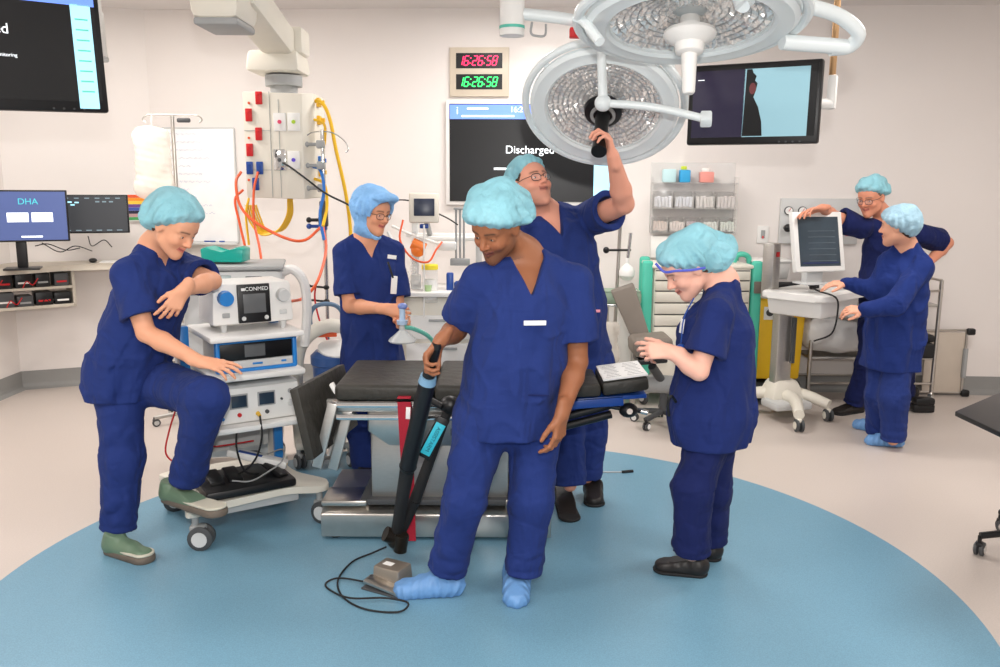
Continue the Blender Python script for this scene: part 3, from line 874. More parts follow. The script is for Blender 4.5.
# -- woman on the left with a foot on the trolley
DY[0] = 0.33
J = dict(head=pj(175, 227, 3.40), neck=pj(155, 245, 3.50), pelvis=pj(128, 372, 3.55),
         sh=[pj(128, 276, 3.38), pj(180, 268, 3.64)], el=[pj(146, 333, 3.32), pj(212, 281, 3.50)], wr=[pj(201, 362, 3.24), pj(184, 290, 3.30)],
         hp=[pj(119, 385, 3.48), pj(146, 380, 3.62)], kn=[pj(122, 460, 3.42), pj(207, 398, 3.28)], an=[pj(119, 528, 3.42), pj(186, 478, 3.44)])
LEFTW = person(dict(J=J, fw=(0.80, -0.60, -0.15), face=(0.76, -0.36, -0.58), up=(0.50, -0.16, 0.85), skin=(220, 160, 128), hair=(60, 38, 26), lip=(196, 96, 92),
    g=1.00, s=0.95, hs=1.0, hem=0.11, down=(-0.02, 0.0, -1), vneck=0.08, sleeve=[0.72, 0.75], cuff=0.092, seed=5, hemw=0.20, waistw=0.178, trouser=1.06,
    hands=[dict(w=J['wr'][0], d=(0.95, -0.05, -0.16), n=(-0.1, 0.45, -0.9), side=1, curl=[0.25, 0.3, 0.4, 0.5], thumb=0.2, s=0.95),
           dict(w=J['wr'][1], d=(-0.50, -0.25, -0.82), n=(-0.3, 0.3, -0.2), side=-1, curl=[0.35, 0.45, 0.55, 0.6], thumb=0.3, s=0.95)],
    cap=dict(puff=0.026, back=0.03, rim=(0.05, 0.046), tilt=1.0, bag=(0, -0.072, -0.012), amp=0.005),
    shoes=[('boot', G(107, 551), G(153, 563), 1.0), ('boot', W(166, 500, 3.83), W(224, 517, 3.53), 1.0)],
    label='woman in navy scrubs and olive green boots leaning on the equipment trolley'))
# -- woman with hood and glasses behind the table
DY[0] = 0.26
J = dict(head=pj(374, 213, 4.45), neck=pj(366, 238, 4.52), pelvis=pj(372, 362, 4.55),
         sh=[pj(345, 255, 4.47), pj(392, 253, 4.62)], el=[pj(350, 306, 4.42), pj(398, 310, 4.55)], wr=[pj(386, 309, 4.24), pj(401, 320, 4.30)],
         hp=[pj(360, 372, 4.50), pj(384, 372, 4.60)], kn=[pj(362, 424, 4.48), pj(385, 424, 4.58)], an=[pj(365, 466, 4.50), pj(388, 464, 4.60)])
HOOD = person(dict(J=J, fw=(0.62, -0.78, -0.05), face=(0.72, -0.62, -0.22), up=(0.2, -0.1, 0.96), skin=(226, 160, 126), hair=(70, 44, 30), lip=(196, 96, 92),
    g=0.97, s=0.94, hs=0.93, hem=0.10, vneck=0.11, sleeve=[0.78, 0.78], cuff=0.088, seed=8, fine=0.0045, hemw=0.190, waistw=0.172,
    hands=[dict(w=J['wr'][0], d=(0.95, -0.2, -0.02), n=(0.2, 0.9, -0.2), side=-1, curl=[0.8, 0.9, 1.0, 1.0], thumb=0.4, s=0.93),
           dict(w=J['wr'][1], d=(0.15, -0.6, -0.2), n=(0, 0.2, 0.9), side=1, curl=[0.7, 0.8, 0.9, 0.9], thumb=0.4, s=0.93)],
    cap=dict(hood=True, puff=0.028, back=0.04, mat=M_hood, amp=0.004, bag=(0, -0.05, 0.02)), glasses=M_frameT,
    shoes=[('clog', G(362, 476), G(372, 483), 1.0), ('clog', G(386, 470), G(398, 477), 1.0)],
    label='woman in pale blue hood and brown glasses holding a breathing mask behind the table'))
# -- tall man reaching for the lamp
DY[0] = 0.38
J = dict(head=pj(531, 185, 3.92), neck=pj(545, 213, 4.02), pelvis=pj(572, 352, 4.10),
         sh=[pj(514, 240, 3.95), pj(588, 219, 4.08)], el=[pj(512, 300, 3.90), pj(624, 204, 3.80)], wr=[pj(520, 340, 3.63), pj(613, 156, 3.60)],
         hp=[pj(556, 365, 4.05), pj(586, 365, 4.14)], kn=[pj(566, 430, 3.98), pj(588, 430, 4.10)], an=[pj(570, 485, 3.91), pj(586, 478, 4.09)])
REACH = person(dict(J=J, fw=(-0.15, -0.98, 0.08), face=(0.48, -0.72, 0.38), up=(-0.22, 0.22, 0.94), skin=(226, 160, 136), hair=(64, 44, 32), stubble=0.3,
    g=1.22, s=1.05, hs=1.02, fat=0.008, hem=0.22, vneck=0.11, sleeve=[0.75, 0.62], cuff=0.088, seed=12, fine=0.0045, waistw=0.185, hemw=0.170, belly=0.02, trouser=1.12,
    hands=[dict(w=J['wr'][0], d=(0.2, -0.6, -0.7), n=(0.9, 0.2, 0), side=-1, curl=[0.6, 0.7, 0.8, 0.8], thumb=0.4),
           dict(w=J['wr'][1], d=(-0.30, -0.22, 0.92), n=(-0.95, -0.1, -0.25), side=-1, curl=[0.95, 1.0, 1.0, 1.0], thumb=0.5, s=1.05)],
    cap=dict(puff=0.020, back=0.02, rim=(0.045, 0.056), tilt=0.8, bag=(0, -0.055, 0.02), amp=0.006), glasses=M_frameD,
    shoes=[('clog', G(560, 494), G(572, 523), 1.1), ('clog', G(592, 493), G(596, 508), 1.1)],
    label='tall man in navy scrubs and glasses reaching up to the lamp handle'))
# -- nurse on the right, seen from the side
DY[0] = 0.33
J = dict(head=pj(688, 268, 3.12), neck=pj(723, 281, 3.17), pelvis=pj(711, 410, 3.18),
         sh=[pj(716, 314, 3.02), pj(726, 306, 3.32)], el=[pj(699, 371, 2.96), pj(700, 360, 3.34)], wr=[pj(671, 352, 2.98), pj(672, 353, 3.22)],
         hp=[pj(712, 424, 3.13), pj(714, 424, 3.25)], kn=[pj(693, 488, 3.10), pj(713, 488, 3.30)], an=[pj(692, 553, 3.12), pj(709, 540, 3.34)])
NURSE = person(dict(J=J, fw=(-0.97, -0.10, -0.18), face=(-0.80, -0.12, -0.58), up=(-0.42, -0.08, 0.88), skin=(230, 176, 156), hair=(82, 60, 46),
    g=0.94, s=0.94, hs=0.97, hem=0.14, down=(0.02, 0, -1), sleeve=[0.72, 0.72], cuff=0.094, seed=15, hemw=0.200, hemd=0.84, waistw=0.158, chestd=0.86, midd=0.98, vneck=0.08,
    hands=[dict(w=J['wr'][0], d=(-0.93, 0.05, 0.05), n=(0.05, 0.85, -0.4), side=-1, curl=[0.55, 0.8, 0.9, 0.95], thumb=0.25, s=0.92),
           dict(w=J['wr'][1], d=(-0.93, -0.1, 0.12), n=(0.0, -0.85, -0.3), side=1, curl=[0.7, 0.8, 0.9, 1.0], thumb=0.3, s=0.92)],
    cap=dict(puff=0.024, back=0.045, rim=(0.055, 0.034), tilt=0.95, bag=(0, -0.10, -0.015), amp=0.007),
    shoes=[('trainer', G(708, 576), G(652, 570), 1.0), ('trainer', G(722, 560), G(676, 555), 1.0)],
    label='woman in dark navy scrubs and black shoes standing sideways right of the table', tmat=M_clothD, mat=M_clothM))
# -- older man leaning on the monitor
DY[0] = 0.15
J = dict(head=pj(871, 198, 5.95), neck=pj(889, 220, 6.05), pelvis=pj(885, 312, 6.15),
         sh=[pj(861, 228, 6.00), pj(918, 234, 6.12)], el=[pj(832, 216, 5.98), pj(947, 243, 6.25)], wr=[pj(822, 208, 5.66), pj(925, 266, 6.10)],
         hp=[pj(876, 325, 6.10), pj(896, 325, 6.2)], kn=[pj(868, 365, 6.05), pj(902, 362, 6.35)], an=[pj(853, 403, 6.12), pj(905, 394, 6.55)])
OLDER = person(dict(J=J, fw=(-0.55, -0.83, -0.1), face=(-0.72, -0.60, -0.30), up=(-0.2, -0.15, 0.95), skin=(216, 146, 118), hair=(110, 92, 80),
    g=1.12, s=1.0, hs=1.0, fat=0.004, hem=0.20, vneck=0.14, sleeve=[0.72, 0.72], cuff=0.085, seed=18, fine=0.005, waistw=0.175,
    hands=[dict(w=J['wr'][0], d=(-0.92, -0.2, -0.12), n=(0, -0.25, -0.95), side=-1, curl=[0.3, 0.4, 0.5, 0.6], thumb=0.2),
           dict(w=J['wr'][1], d=(-0.6, -0.4, -0.5), n=(-0.7, 0.2, 0.5), side=1, curl=[0.4, 0.5, 0.5, 0.5], thumb=0.2)],
    cap=dict(puff=0.022, back=0.02, rim=(0.05, 0.050), tilt=0.5, bag=(0, -0.06, 0.035), amp=0.007), glasses=M_frameD,
    shoes=[('trainer', G(862, 411), G(834, 415), 1.1), ('trainer', G(914, 397), G(902, 401), 1.1)],
    label='man in dark scrubs and glasses leaning one hand on the white monitor', tmat=M_clothD, mat=M_clothD))
# -- woman in a long gown with her back to the camera
DY[0] = 0.14
J = dict(head=pj(898, 227, 5.22), neck=pj(906, 245, 5.27), pelvis=pj(893, 335, 5.32),
         sh=[pj(890, 264, 5.30), pj(922, 268, 5.18)], el=[pj(874, 290, 5.30), pj(893, 306, 5.02)], wr=[pj(846, 283, 5.34), pj(864, 310, 5.05)],
         hp=[pj(883, 345, 5.38), pj(902, 345, 5.26)], kn=[pj(878, 395, 5.36), pj(894, 398, 5.20)], an=[pj(877, 432, 5.42), pj(893, 440, 5.20)])
GOWN = person(dict(J=J, fw=(-0.90, 0.40, -0.08), face=(-0.80, 0.58, -0.08), up=(-0.05, 0.0, 1.0), skin=(224, 164, 136), hair=(60, 44, 34),
    g=0.92, s=0.92, hs=0.96, hem=0.22, sleeve=[0.9, 0.9], long=True, roundneck=True, seed=21, fine=0.005, mat=M_gown, topname='surgical_gown', hemw=0.205, waistw=0.185, hemd=0.85,
    hands=[dict(w=J['wr'][0], d=(-0.97, 0.1, -0.05), n=(0, 0.3, -0.95), side=1, curl=[0.3, 0.4, 0.5, 0.6], thumb=0.2, s=0.92),
           dict(w=J['wr'][1], d=(-0.97, 0.0, 0.05), n=(0, 0.6, -0.8), side=1, curl=[0.6, 0.7, 0.8, 0.8], thumb=0.3, s=0.92)],
    cap=dict(puff=0.018, back=0.02, rim=(0.06, 0.02), tilt=0.75, bag=(0, -0.055, 0.01), amp=0.004, mat=M_capP),
    shoes=[('cover', G(886, 434), G(851, 427), 1.0), ('cover', G(903, 447), G(863, 444), 1.0)],
    label='woman in blue long-sleeved gown with her back turned, hands on the worktop'))
# ------------------------------------------------------------------ shared small builders
def caster(parent, x, y, ztop, r=0.05, ang=0.0, m=None, twin=True, name='caster', hub=None):
    """swivel caster whose wheel touches the floor below (x, y)"""
    c, s_ = math.cos(ang), math.sin(ang); R = Matrix.Rotation(ang, 3, 'Z')
    mb = MB(); ox = Vector((x - c * r * 0.45, y - s_ * r * 0.45, 0))
    mb.cyl((x, y, ztop), (x, y, r * 1.9), r * 0.28, n=12)
    mb.box((ox.x * 0.5 + x * 0.5, ox.y * 0.5 + y * 0.5, r * 1.75), (r * 1.3, r * 0.85, r * 0.6), r * 0.2, (0, 0, ang))
    cs = mb.build(name, m or M_grey, parent)
    mb = MB(); ax = R @ Vector((0, 1, 0))
    for k in ((-1, 1) if twin else (0,)):
        w_ = r * 0.26; o = ox + ax * (k * r * 0.38) + Vector((0, 0, r))
        mb.lathe([(0, -w_), (r * 0.8, -w_), (r, -w_ * 0.6), (r, w_ * 0.6), (r * 0.8, w_), (0, w_)], o, ax, 22)
    wh = mb.build('wheel', M_dgrey, cs)
    mb = MB()
    k = 1 if twin else 0
    if twin: mb.cyl(ox + Vector((0, 0, r)) - ax * r * 0.6, ox + Vector((0, 0, r)) + ax * r * 0.6, r * 0.15, n=8)
    else: mb.cyl(ox + Vector((0, 0, r)) - ax * r * 0.25, ox + Vector((0, 0, r)) + ax * r * 0.25, r * 0.15, n=8)
    for sg in (-1, 1):
        o = ox + ax * (sg * (k * r * 0.38 + r * 0.27)) + Vector((0, 0, r)); mb.cyl(o, o + ax * sg * 0.003, r * 0.62, n=18)
    mb.build('hub_cap', hub or M_lgrey, cs)
    return cs
def cable(name, pts, r, m, label, cat='cable', group=None, sub=6):
    mb = MB(); mb.tube(pts, r, 7, sub=sub); return solo(name, mb, m, label, cat, group=group)

# ------------------------------------------------------------------ equipment trolley (left) and what stands on it
TZ = math.radians(33); TO = (-1.325, 4.16, 0.0)
TR = empty('equipment_trolley', 'white and blue medical equipment trolley on grey casters, three shelves', 'trolley', TO, TZ)
TM = Matrix.Translation(TO) @ Matrix.Rotation(TZ, 4, 'Z')
def tw(x, y, z): return TM @ Vector((x, y, z))
mb = MB()
def arc(pts, n=6):
    out = []
    m = len(pts)
    for i in range(m):
        p0, p1, p2 = Vector(pts[i - 1]), Vector(pts[i]), Vector(pts[(i + 1) % m])
        a = p1 + (p0 - p1).normalized() * min(0.07, (p0 - p1).length * .45); b = p1 + (p2 - p1).normalized() * min(0.07, (p2 - p1).length * .45)
        for k in range(n + 1):
            t = k / n; out.append((1 - t) ** 2 * a + 2 * t * (1 - t) * p1 + t * t * b)
    return out
pl = arc([(-0.36, -0.36, 0), (-0.20, -0.30, 0), (0.16, -0.26, 0), (0.33, -0.35, 0), (0.38, -0.26, 0), (0.27, -0.05, 0), (0.27, 0.12, 0), (0.36, 0.30, 0), (-0.36, 0.30, 0), (-0.28, 0.1, 0), (-0.30, -0.15, 0)])
mb.prism([p + Vector((0, 0, 0.165)) for p in pl], (0, 0, 0.035), 0.008)
mb.build('base_platform', M_cream, TR)
mb = MB(); mb.box((0, -0.02, 0.140), (0.46, 0.40, 0.07), 0.01); mb.build('base_tray', M_lgrey, TR)
for x, y, a in ((-0.30, -0.30, 2.6), (0.31, -0.29, 2.2), (-0.30, 0.26, 3.0), (0.31, 0.26, 0.5)): caster(TR, x, y, 0.17, 0.058, a)
for x in (-0.225, 0.225):
    mb = MB(); mb.box((x, 0.13, 0.60), (0.045, 0.10, 0.80), 0.008); p = mb.build('post', M_lgrey, TR)
    mb = MB(); mb.box((x, 0.065, 0.60), (0.046, 0.028, 0.79), 0.004); mb.build('blue_trim', M_blueP, p)
for z, d in ((0.965, 0.46), (0.775, 0.46), (0.520, 0.44)):
    mb = MB(); mb.box((0.05, -0.02, z), (0.455, d, 0.030), 0.010); mb.build('shelf', M_white, TR)
mb = MB(); mb.box((0, 0.16, 0.42), (0.40, 0.02, 0.22), 0.003); mb.build('back_panel', M_lgrey, TR)
mb = MB()
mb.box((-0.30, 0.13, 0.94), (0.07, 0.10, 0.22), 0.015); mb.box((-0.30, 0.075, 0.93), (0.045, 0.012, 0.15), 0.004)
mb.build('side_holder', M_blueP, TR)

# fluid pump on the top shelf
PU = empty('fluid_pump', 'white fluid pump with a blue knob and grey display on the top shelf', 'medical device', tw(0.062, -0.035, 0.9805), TZ)
mb = MB(); mb.box((0, 0.02, 0.135), (0.40, 0.28, 0.20), 0.018, taper=(0.95, 0.9)); mb.build('body', M_white, PU)
for x in (-0.14, 0.15):
    for y in (-0.09, 0.11): mb = MB(); mb.cyl((x, y, 0.0), (x, y, 0.045), 0.012, 0.02, n=12); mb.build('foot', M_lgrey, PU)
fr = MB(); fr.box((0, -0.122, 0.136), (0.155, 0.022, 0.185), 0.004, (-0.06, 0, 0)); fp = fr.build('display_panel', M_black, PU)
mb = MB(); mb.box((0, -0.1345, 0.137), (0.108, 0.004, 0.092), 0.001, (-0.06, 0, 0)); mb.build('screen', M_screenG, fp)
M_prW = mat('print_white', (235, 235, 235), 0.6); M_prK = mat('print_black', (24, 24, 26), 0.6); M_prG = mat('print_grey', (110, 112, 115), 0.6)
text('CONMED', 'printed_text', 0.026, M_prW, fp, (0.012, -0.1345, 0.206), (math.pi / 2 - 0.06, 0, 0))
mb = MB(); mb.prism([(-0.062, -0.133, 0.199), (-0.044, -0.133, 0.199), (-0.044, -0.133, 0.212), (-0.062, -0.133, 0.212)], (0, -0.001, 0)); mb.build('logo_mark', M_prW, fp)
for x in (-0.055, 0.055):
    mb = MB(); mb.cyl((x, -0.132, 0.066), (x, -0.139, 0.066), 0.0105, n=18); mb.build('button', M_lgrey, fp)
mb = MB(); mb.cyl((-0.135, -0.115, 0.168), (-0.135, -0.150, 0.166), 0.037, 0.034, n=36); mb.build('blue_knob', M_blueP, PU)
mb = MB(); mb.cyl((0.143, -0.115, 0.168), (0.143, -0.148, 0.166), 0.033, 0.029, n=36); mb.build('silver_knob', M_lgrey, PU)
for x, s_ in ((-0.135, '24k'), (0.143, None)):
    mb = MB(); mb.box((x, -0.123, 0.085), (0.034, 0.008, 0.022), 0.002); mb.build('label_plate', M_grey if s_ else M_lgrey, PU)
# blue-framed light source
LS = empty('light_source', 'grey light source box with a bright blue rim on the middle shelf', 'medical device', tw(0.06, -0.035, 0.7905), TZ)
mb = MB(); mb.box((0, 0.02, 0.075), (0.36, 0.30, 0.13), 0.012); mb.build('body', M_lgrey, LS)
mb = MB()
for x in (-0.188, 0.188): mb.box((x, -0.135, 0.078), (0.022, 0.035, 0.155), 0.008)
for z in (0.008, 0.149): mb.box((0, -0.135, z), (0.39, 0.035, 0.018), 0.007)
mb.build('blue_frame', M_blueP, LS)
mb = MB(); mb.box((0, -0.138, 0.098), (0.352, 0.012, 0.082), 0.002); gp = mb.build('glass_panel', M_screen, LS)
mb = MB(); mb.box((-0.01, -0.1455, 0.100), (0.10, 0.003, 0.060), 0.001); mb.build('screen', M_screenG, gp)
mb = MB(); mb.box((0, -0.140, 0.036), (0.352, 0.014, 0.038), 0.003); mb.build('lower_panel', M_lgrey, LS)
mb = MB(); mb.box((0.0, -0.149, 0.036), (0.05, 0.006, 0.010), 0.003); mb.box((0.13, -0.149, 0.036), (0.026, 0.006, 0.010), 0.003); mb.build('blue_button', M_blueP, LS)
# electrosurgical unit
ES = empty('surgical_generator', 'white generator with two small dark screens on the bottom shelf', 'medical device', tw(0.05, -0.03, 0.5355), TZ)
mb = MB(); mb.box((0, 0.02, 0.095), (0.42, 0.32, 0.19), 0.010); mb.build('body', M_lgrey, ES)
mb = MB(); mb.box((0, -0.146, 0.090), (0.415, 0.014, 0.172), 0.006); fp = mb.build('front_panel', M_white, ES)
for x in (-0.09, 0.045):
    mb = MB(); mb.box((x, -0.155, 0.112), (0.088, 0.006, 0.072), 0.004); b = mb.build('screen_bezel', M_grey, fp)
    mb = MB(); mb.box((x, -0.159, 0.112), (0.074, 0.003, 0.058), 0.001); mb.build('screen', mat('blue_grey_screen', (44, 58, 74), 0.2), fp)
for x, z, r_, m in ((-0.17, 0.035, 0.008, M_blueP), (-0.09, 0.045, 0.010, M_red), (0.045, 0.045, 0.010, M_dgrey), (0.165, 0.075, 0.016, M_lgrey), (0.165, 0.135, 0.012, M_grey), (0.12, 0.1, 0.006, M_dgrey)):
    mb = MB(); mb.cyl((x, -0.152, z), (x, -0.162, z), r_, n=16); mb.build('socket', m, fp)
mb = MB(); mb.cyl((0.0, -0.152, 0.040), (0.0, -0.186, 0.036), 0.011, 0.007, n=14); mb.build('yellow_plug', M_yhose, fp)
cable('power_cable', [tw(0.05, -0.215, 0.572), tw(0.045, -0.25, 0.48), tw(0.02, -0.24, 0.38), tw(-0.02, -0.2, 0.31), tw(-0.06, -0.1, 0.25)], 0.005, M_rubber, 'black cable plugged into the white generator with a yellow plug')
cable('power_cable', [tw(-0.06, -0.20, 0.53), tw(-0.07, -0.22, 0.42), tw(-0.03, -0.20, 0.30), tw(0.06, -0.12, 0.245)], 0.005, M_rubber, 'black cable hanging below the bottom trolley shelf')
cable('red_cable', [tw(-0.25, 0.12, 0.62), tw(-0.33, 0.0, 0.50), tw(-0.36, -0.05, 0.40), tw(-0.30, -0.1, 0.36), tw(-0.2, -0.05, 0.42), tw(-0.1, 0.05, 0.37), tw(0.1, 0.08, 0.36)], 0.0045, M_red, 'red cable looping behind the raised boot')
# black foot controls and loose leads in the base tray
FB = empty('foot_switch', 'black multi-button foot switch lying in the trolley base', 'foot switch', tw(-0.02, -0.115, 0.2015), TZ)
mb = MB(); mb.box((0, 0, 0.025), (0.44, 0.34, 0.045), 0.015); mb.build('plate', M_black, FB)
for x in (-0.14, -0.05): 
    mb = MB(); mb.box((x, 0, 0.062), (0.07, 0.16, 0.025), 0.01, (0.15, 0, 0)); mb.build('pedal', M_black, FB)
mb = MB(); mb.box((0.13, 0.0, 0.085), (0.06, 0.26, 0.03), 0.01, (0.3, 0.2, 0.4)); mb.build('guard', M_black, FB)
CB = empty('instrument_controller', 'long white hand unit with a blue window lying across the foot switch', 'device', tw(0.07, -0.08, 0.292), TZ)
mb = MB(); mb.box((0, 0, 0.025), (0.30, 0.07, 0.035), 0.008, (0, 0.25, -0.5)); mb.build('case', M_white, CB)
mb = MB(); mb.box((-0.035, 0.005, 0.05), (0.12, 0.03, 0.008), 0.003, (0, 0.25, -0.5)); mb.build('blue_window', M_dblue, CB)
mb = MB(); mb.box((0.08, -0.06, 0.0), (0.10, 0.018, 0.012), 0.004, (0, 0.15, -0.45)); mb.build('yellow_grip', M_yhose, CB)
cable('grey_lead', [tw(-0.10, -0.22, 0.27), tw(-0.02, -0.25, 0.262), tw(0.08, -0.20, 0.275), tw(0.16, -0.18, 0.31), tw(0.2, -0.08, 0.34), tw(0.14, 0.0, 0.30)], 0.004, M_grey, 'grey lead coiled over the gear in the trolley base')

# ------------------------------------------------------------------ machine behind the trolley with a teal gel cradle on top
AM = empty('warming_cabinet', 'pale grey machine with a small display behind the trolley', 'medical device', (-1.58, 4.92, 0), math.radians(12))
mb = MB(); mb.box((0.02, 0.0, 0.60), (0.50, 0.42, 0.95), 0.02); mb.build('cabinet', M_lgrey, AM)
mb = MB(); mb.box((0.02, -0.02, 1.15), (0.58, 0.46, 0.12), 0.03); hd = mb.build('head_unit', M_lgrey, AM)
mb = MB(); mb.box((0.02, -0.02, 1.222), (0.60, 0.48, 0.025), 0.012); mb.build('top_plate', M_grey, AM)
mb = MB(); mb.box((-0.06, -0.252, 1.155), (0.20, 0.012, 0.06), 0.004); mb.build('display', mat('pale_lcd', (150, 165, 165), 0.3), hd)
mb = MB(); mb.box((0.16, -0.252, 1.155), (0.09, 0.014, 0.045), 0.004); mb.box((0.16, -0.258, 1.155), (0.06, 0.008, 0.012), 0.002); mb.build('latch', M_dgrey, hd)
for x in (-0.2, 0.24):
    for y in (-0.16, 0.16): caster(AM, x, y, 0.13, 0.05, 1.0)
mb = MB(); mb.tube([(0.30, -0.1, 1.18), (0.37, -0.12, 1.20), (0.43, -0.12, 1.12), (0.44, -0.12, 0.95), (0.42, -0.12, 0.75)], 0.028, 10); mb.build('curved_handle', M_white, AM)
GC = MB()
GC.prism([(-0.115, 0, 0), (0.115, 0, 0), (0.120, 0, 0.075), (0.085, 0, 0.088), (0.045, 0, 0.062), (0, 0, 0.050), (-0.045, 0, 0.062), (-0.085, 0, 0.088), (-0.120, 0, 0.075)], (0, 0.16, 0), 0.008)
for v in GC.bm.verts: v.co = v.co + Vector((-1.575, 4.80, 1.2445))
solo('gel_head_rest', GC, M_tealD, 'teal gel head rest lying on the grey machine', 'head rest')
# ------------------------------------------------------------------ operating table
OT = empty('operating_table', 'steel operating table with black mattress behind the man in front', 'operating table', (-0.30, 4.05, 0))
l = loc_of(OT)
mb = MB()
mb.prism([l((-0.85, 3.84, 0.02)), l((-0.85, 4.40, 0.02)), l((-0.85, 4.40, 0.17)), l((-0.85, 3.92, 0.17)), l((-0.85, 3.84, 0.135))], (1.10, 0, 0), 0.008)
mb.box(l((-0.74, 3.96, 0.18)), (0.22, 0.20, 0.03), 0.01); mb.box(l((0.14, 4.1, 0.18)), (0.22, 0.5, 0.04), 0.01)
mb.build('base', M_steel, OT)
mb = MB()
for x in (-0.79, 0.19):
    for y in (3.90, 4.34): mb.cyl(l((x, y, 0.0)), l((x, y, 0.025)), 0.025, n=14)
mb.build('foot', M_rubber, OT)
mb = MB(); mb.box(l((-0.285, 4.08, 0.35)), (0.66, 0.34, 0.42), 0.012); mb.build('column', M_brush, OT)
mb = MB(); mb.box(l((-0.285, 4.08, 0.185)), (0.76, 0.42, 0.03), 0.006); mb.build('column_skirt', M_dgrey, OT)
mb = MB()
mb.prism([l((-0.62, 3.86, 0.66)), l((0.08, 3.86, 0.66)), l((0.08, 3.86, 0.47)), l((-0.52, 3.86, 0.47)), l((-0.62, 3.86, 0.54))], (0, 0.36, 0), 0.008)
hs_ = mb.build('tilt_housing', M_steel, OT)
text('ry', 'printed_text', 0.075, M_prG, hs_, l((-0.235, 3.857, 0.545)), (math.pi / 2, 0, 0), align='LEFT')
mb = MB()
for y in (3.755, 4.255):
    mb.box(l((-0.28, y, 0.69)), (0.96, 0.03, 0.05), 0.005)
mb.box(l((-0.28, 4.0, 0.69)), (0.92, 0.46, 0.03), 0.005)
mb.build('table_frame', M_steel, OT)
for y, z in ((3.715, 0.705), (3.725, 0.645)):
    mb = MB(); mb.box(l((-0.28, y, z)), (0.92, 0.012, 0.026), 0.003)
    for x in (-0.66, -0.42, 0.1): mb.cyl(l((x, y, z)), l((x, y + 0.05, z)), 0.009, n=10)
    mb.build('side_rail', M_chrome, OT)
for x0, x1 in ((-0.745, -0.30), (-0.295, 0.20)):
    mb = MB(); mb.box(l(((x0 + x1) / 2, 4.01, 0.757)), (x1 - x0, 0.58, 0.075), 0.022, seg=3); mb.build('mattress', M_vinyl, OT)
mb = MB(); mb.box(l((0.335, 3.96, 0.755)), (0.26, 0.36, 0.06), 0.018, (0, -0.04, 0)); mb.build('mattress', M_vinyl, OT)
mb = MB(); mb.box(l((0.577, 3.95, 0.778)), (0.215, 0.32, 0.065), 0.016, (0, -0.14, 0)); mb.build('head_pad', M_vinyl, OT)
mb = MB(); mb.box(l((0.48, 3.97, 0.712)), (0.40, 0.30, 0.02), 0.004, (0, -0.08, 0)); mb.box(l((0.40, 3.80, 0.695)), (0.34, 0.02, 0.04), 0.004, (0, -0.08, 0)); mb.build('blue_support_frame', M_dblue, OT)
mb = MB()
for z in (0.635, 0.59):
    mb.cyl(l((0.24, 3.80, z - 0.02)), l((0.52, 3.84, z + 0.045)), 0.019, n=14)
mb.build('lower_rail', M_black, OT)
mb = MB(); mb.ball(l((0.60, 3.84, 0.655)), (0.045, 0.035, 0.035)); mb.cyl(l((0.52, 3.84, 0.67)), l((0.66, 3.84, 0.65)), 0.010, n=10); kb = mb.build('clamp_knob', M_black, OT)
mb = MB(); mb.cyl(l((0.60, 3.802, 0.66)), l((0.60, 3.796, 0.66)), 0.014, n=14); mb.cyl(l((0.66, 3.84, 0.65)), l((0.69, 3.83, 0.645)), 0.012, n=12); mb.build('chrome_pin', M_chrome, kb)
# leg board folded down at the left end, on its steel link
A_, B_, C_ = W(337, 365, 4.24), W(289, 390, 3.62), W(306, 461, 3.60)
D_ = A_ + (C_ - B_)
nrm = (B_ - A_).cross(C_ - A_).normalized()
if nrm.x < 0: nrm = -nrm
mb = MB(); mb.prism([l(A_), l(B_), l(C_), l(D_)], nrm * 0.04, 0.006); mb.build('leg_board', M_vinyl, OT)
mb = MB()
for p, q in (((333, 403, 3.72), (317, 467, 3.72)), ((349, 407, 3.76), (333, 469, 3.76))):
    a, b = l(W(*p)), l(W(*q)); d = (b - a); mid = (a + b) / 2
    mb.box(mid, (0.045, 0.025, d.length), 0.004, Vector((0, 0, 1)).rotation_difference(d).to_matrix())
mb.box(l(W(345, 404, 3.85)), (0.17, 0.03, 0.045), 0.005); mb.box(l((-0.72, 3.86, 0.66)), (0.10, 0.16, 0.05), 0.006)
a, b = l(W(345, 412, 3.85)), l(W(329, 455, 3.86)); mb.cyl(a, b, 0.012, n=10)
mb.cyl(l(W(315, 458, 3.72)), l(W(337, 458, 3.95)), 0.010, n=10)
mb.build('leg_link', M_brush, OT)
mb = MB(); mb.box(l(W(334, 388, 3.78)), (0.02, 0.03, 0.05), 0.004, (0, -0.5, 0)); mb.build('latch_tab', M_paper, OT)
# papers on the head pad
BK = empty('printed_booklet', 'open white printed booklet lying on the black head pad', 'booklet', (0.577, 3.95, 0.8135), rot=(0, -0.14, 0))
mb = MB(); mb.box((0, 0, 0.006), (0.205, 0.30, 0.010), 0.002); mb.build('pages', M_paper, BK)
mb = MB()
for i in range(9):
    for sx, w_ in ((-0.05, 0.07), (0.05, 0.075)):
        mb.box((sx, 0.12 - i * 0.030, 0.0113), (w_ * (0.7 + 0.3 * ((i * 7) % 3) / 2), 0.004, 0.0006))
mb.build('printed_lines', M_prG, BK)
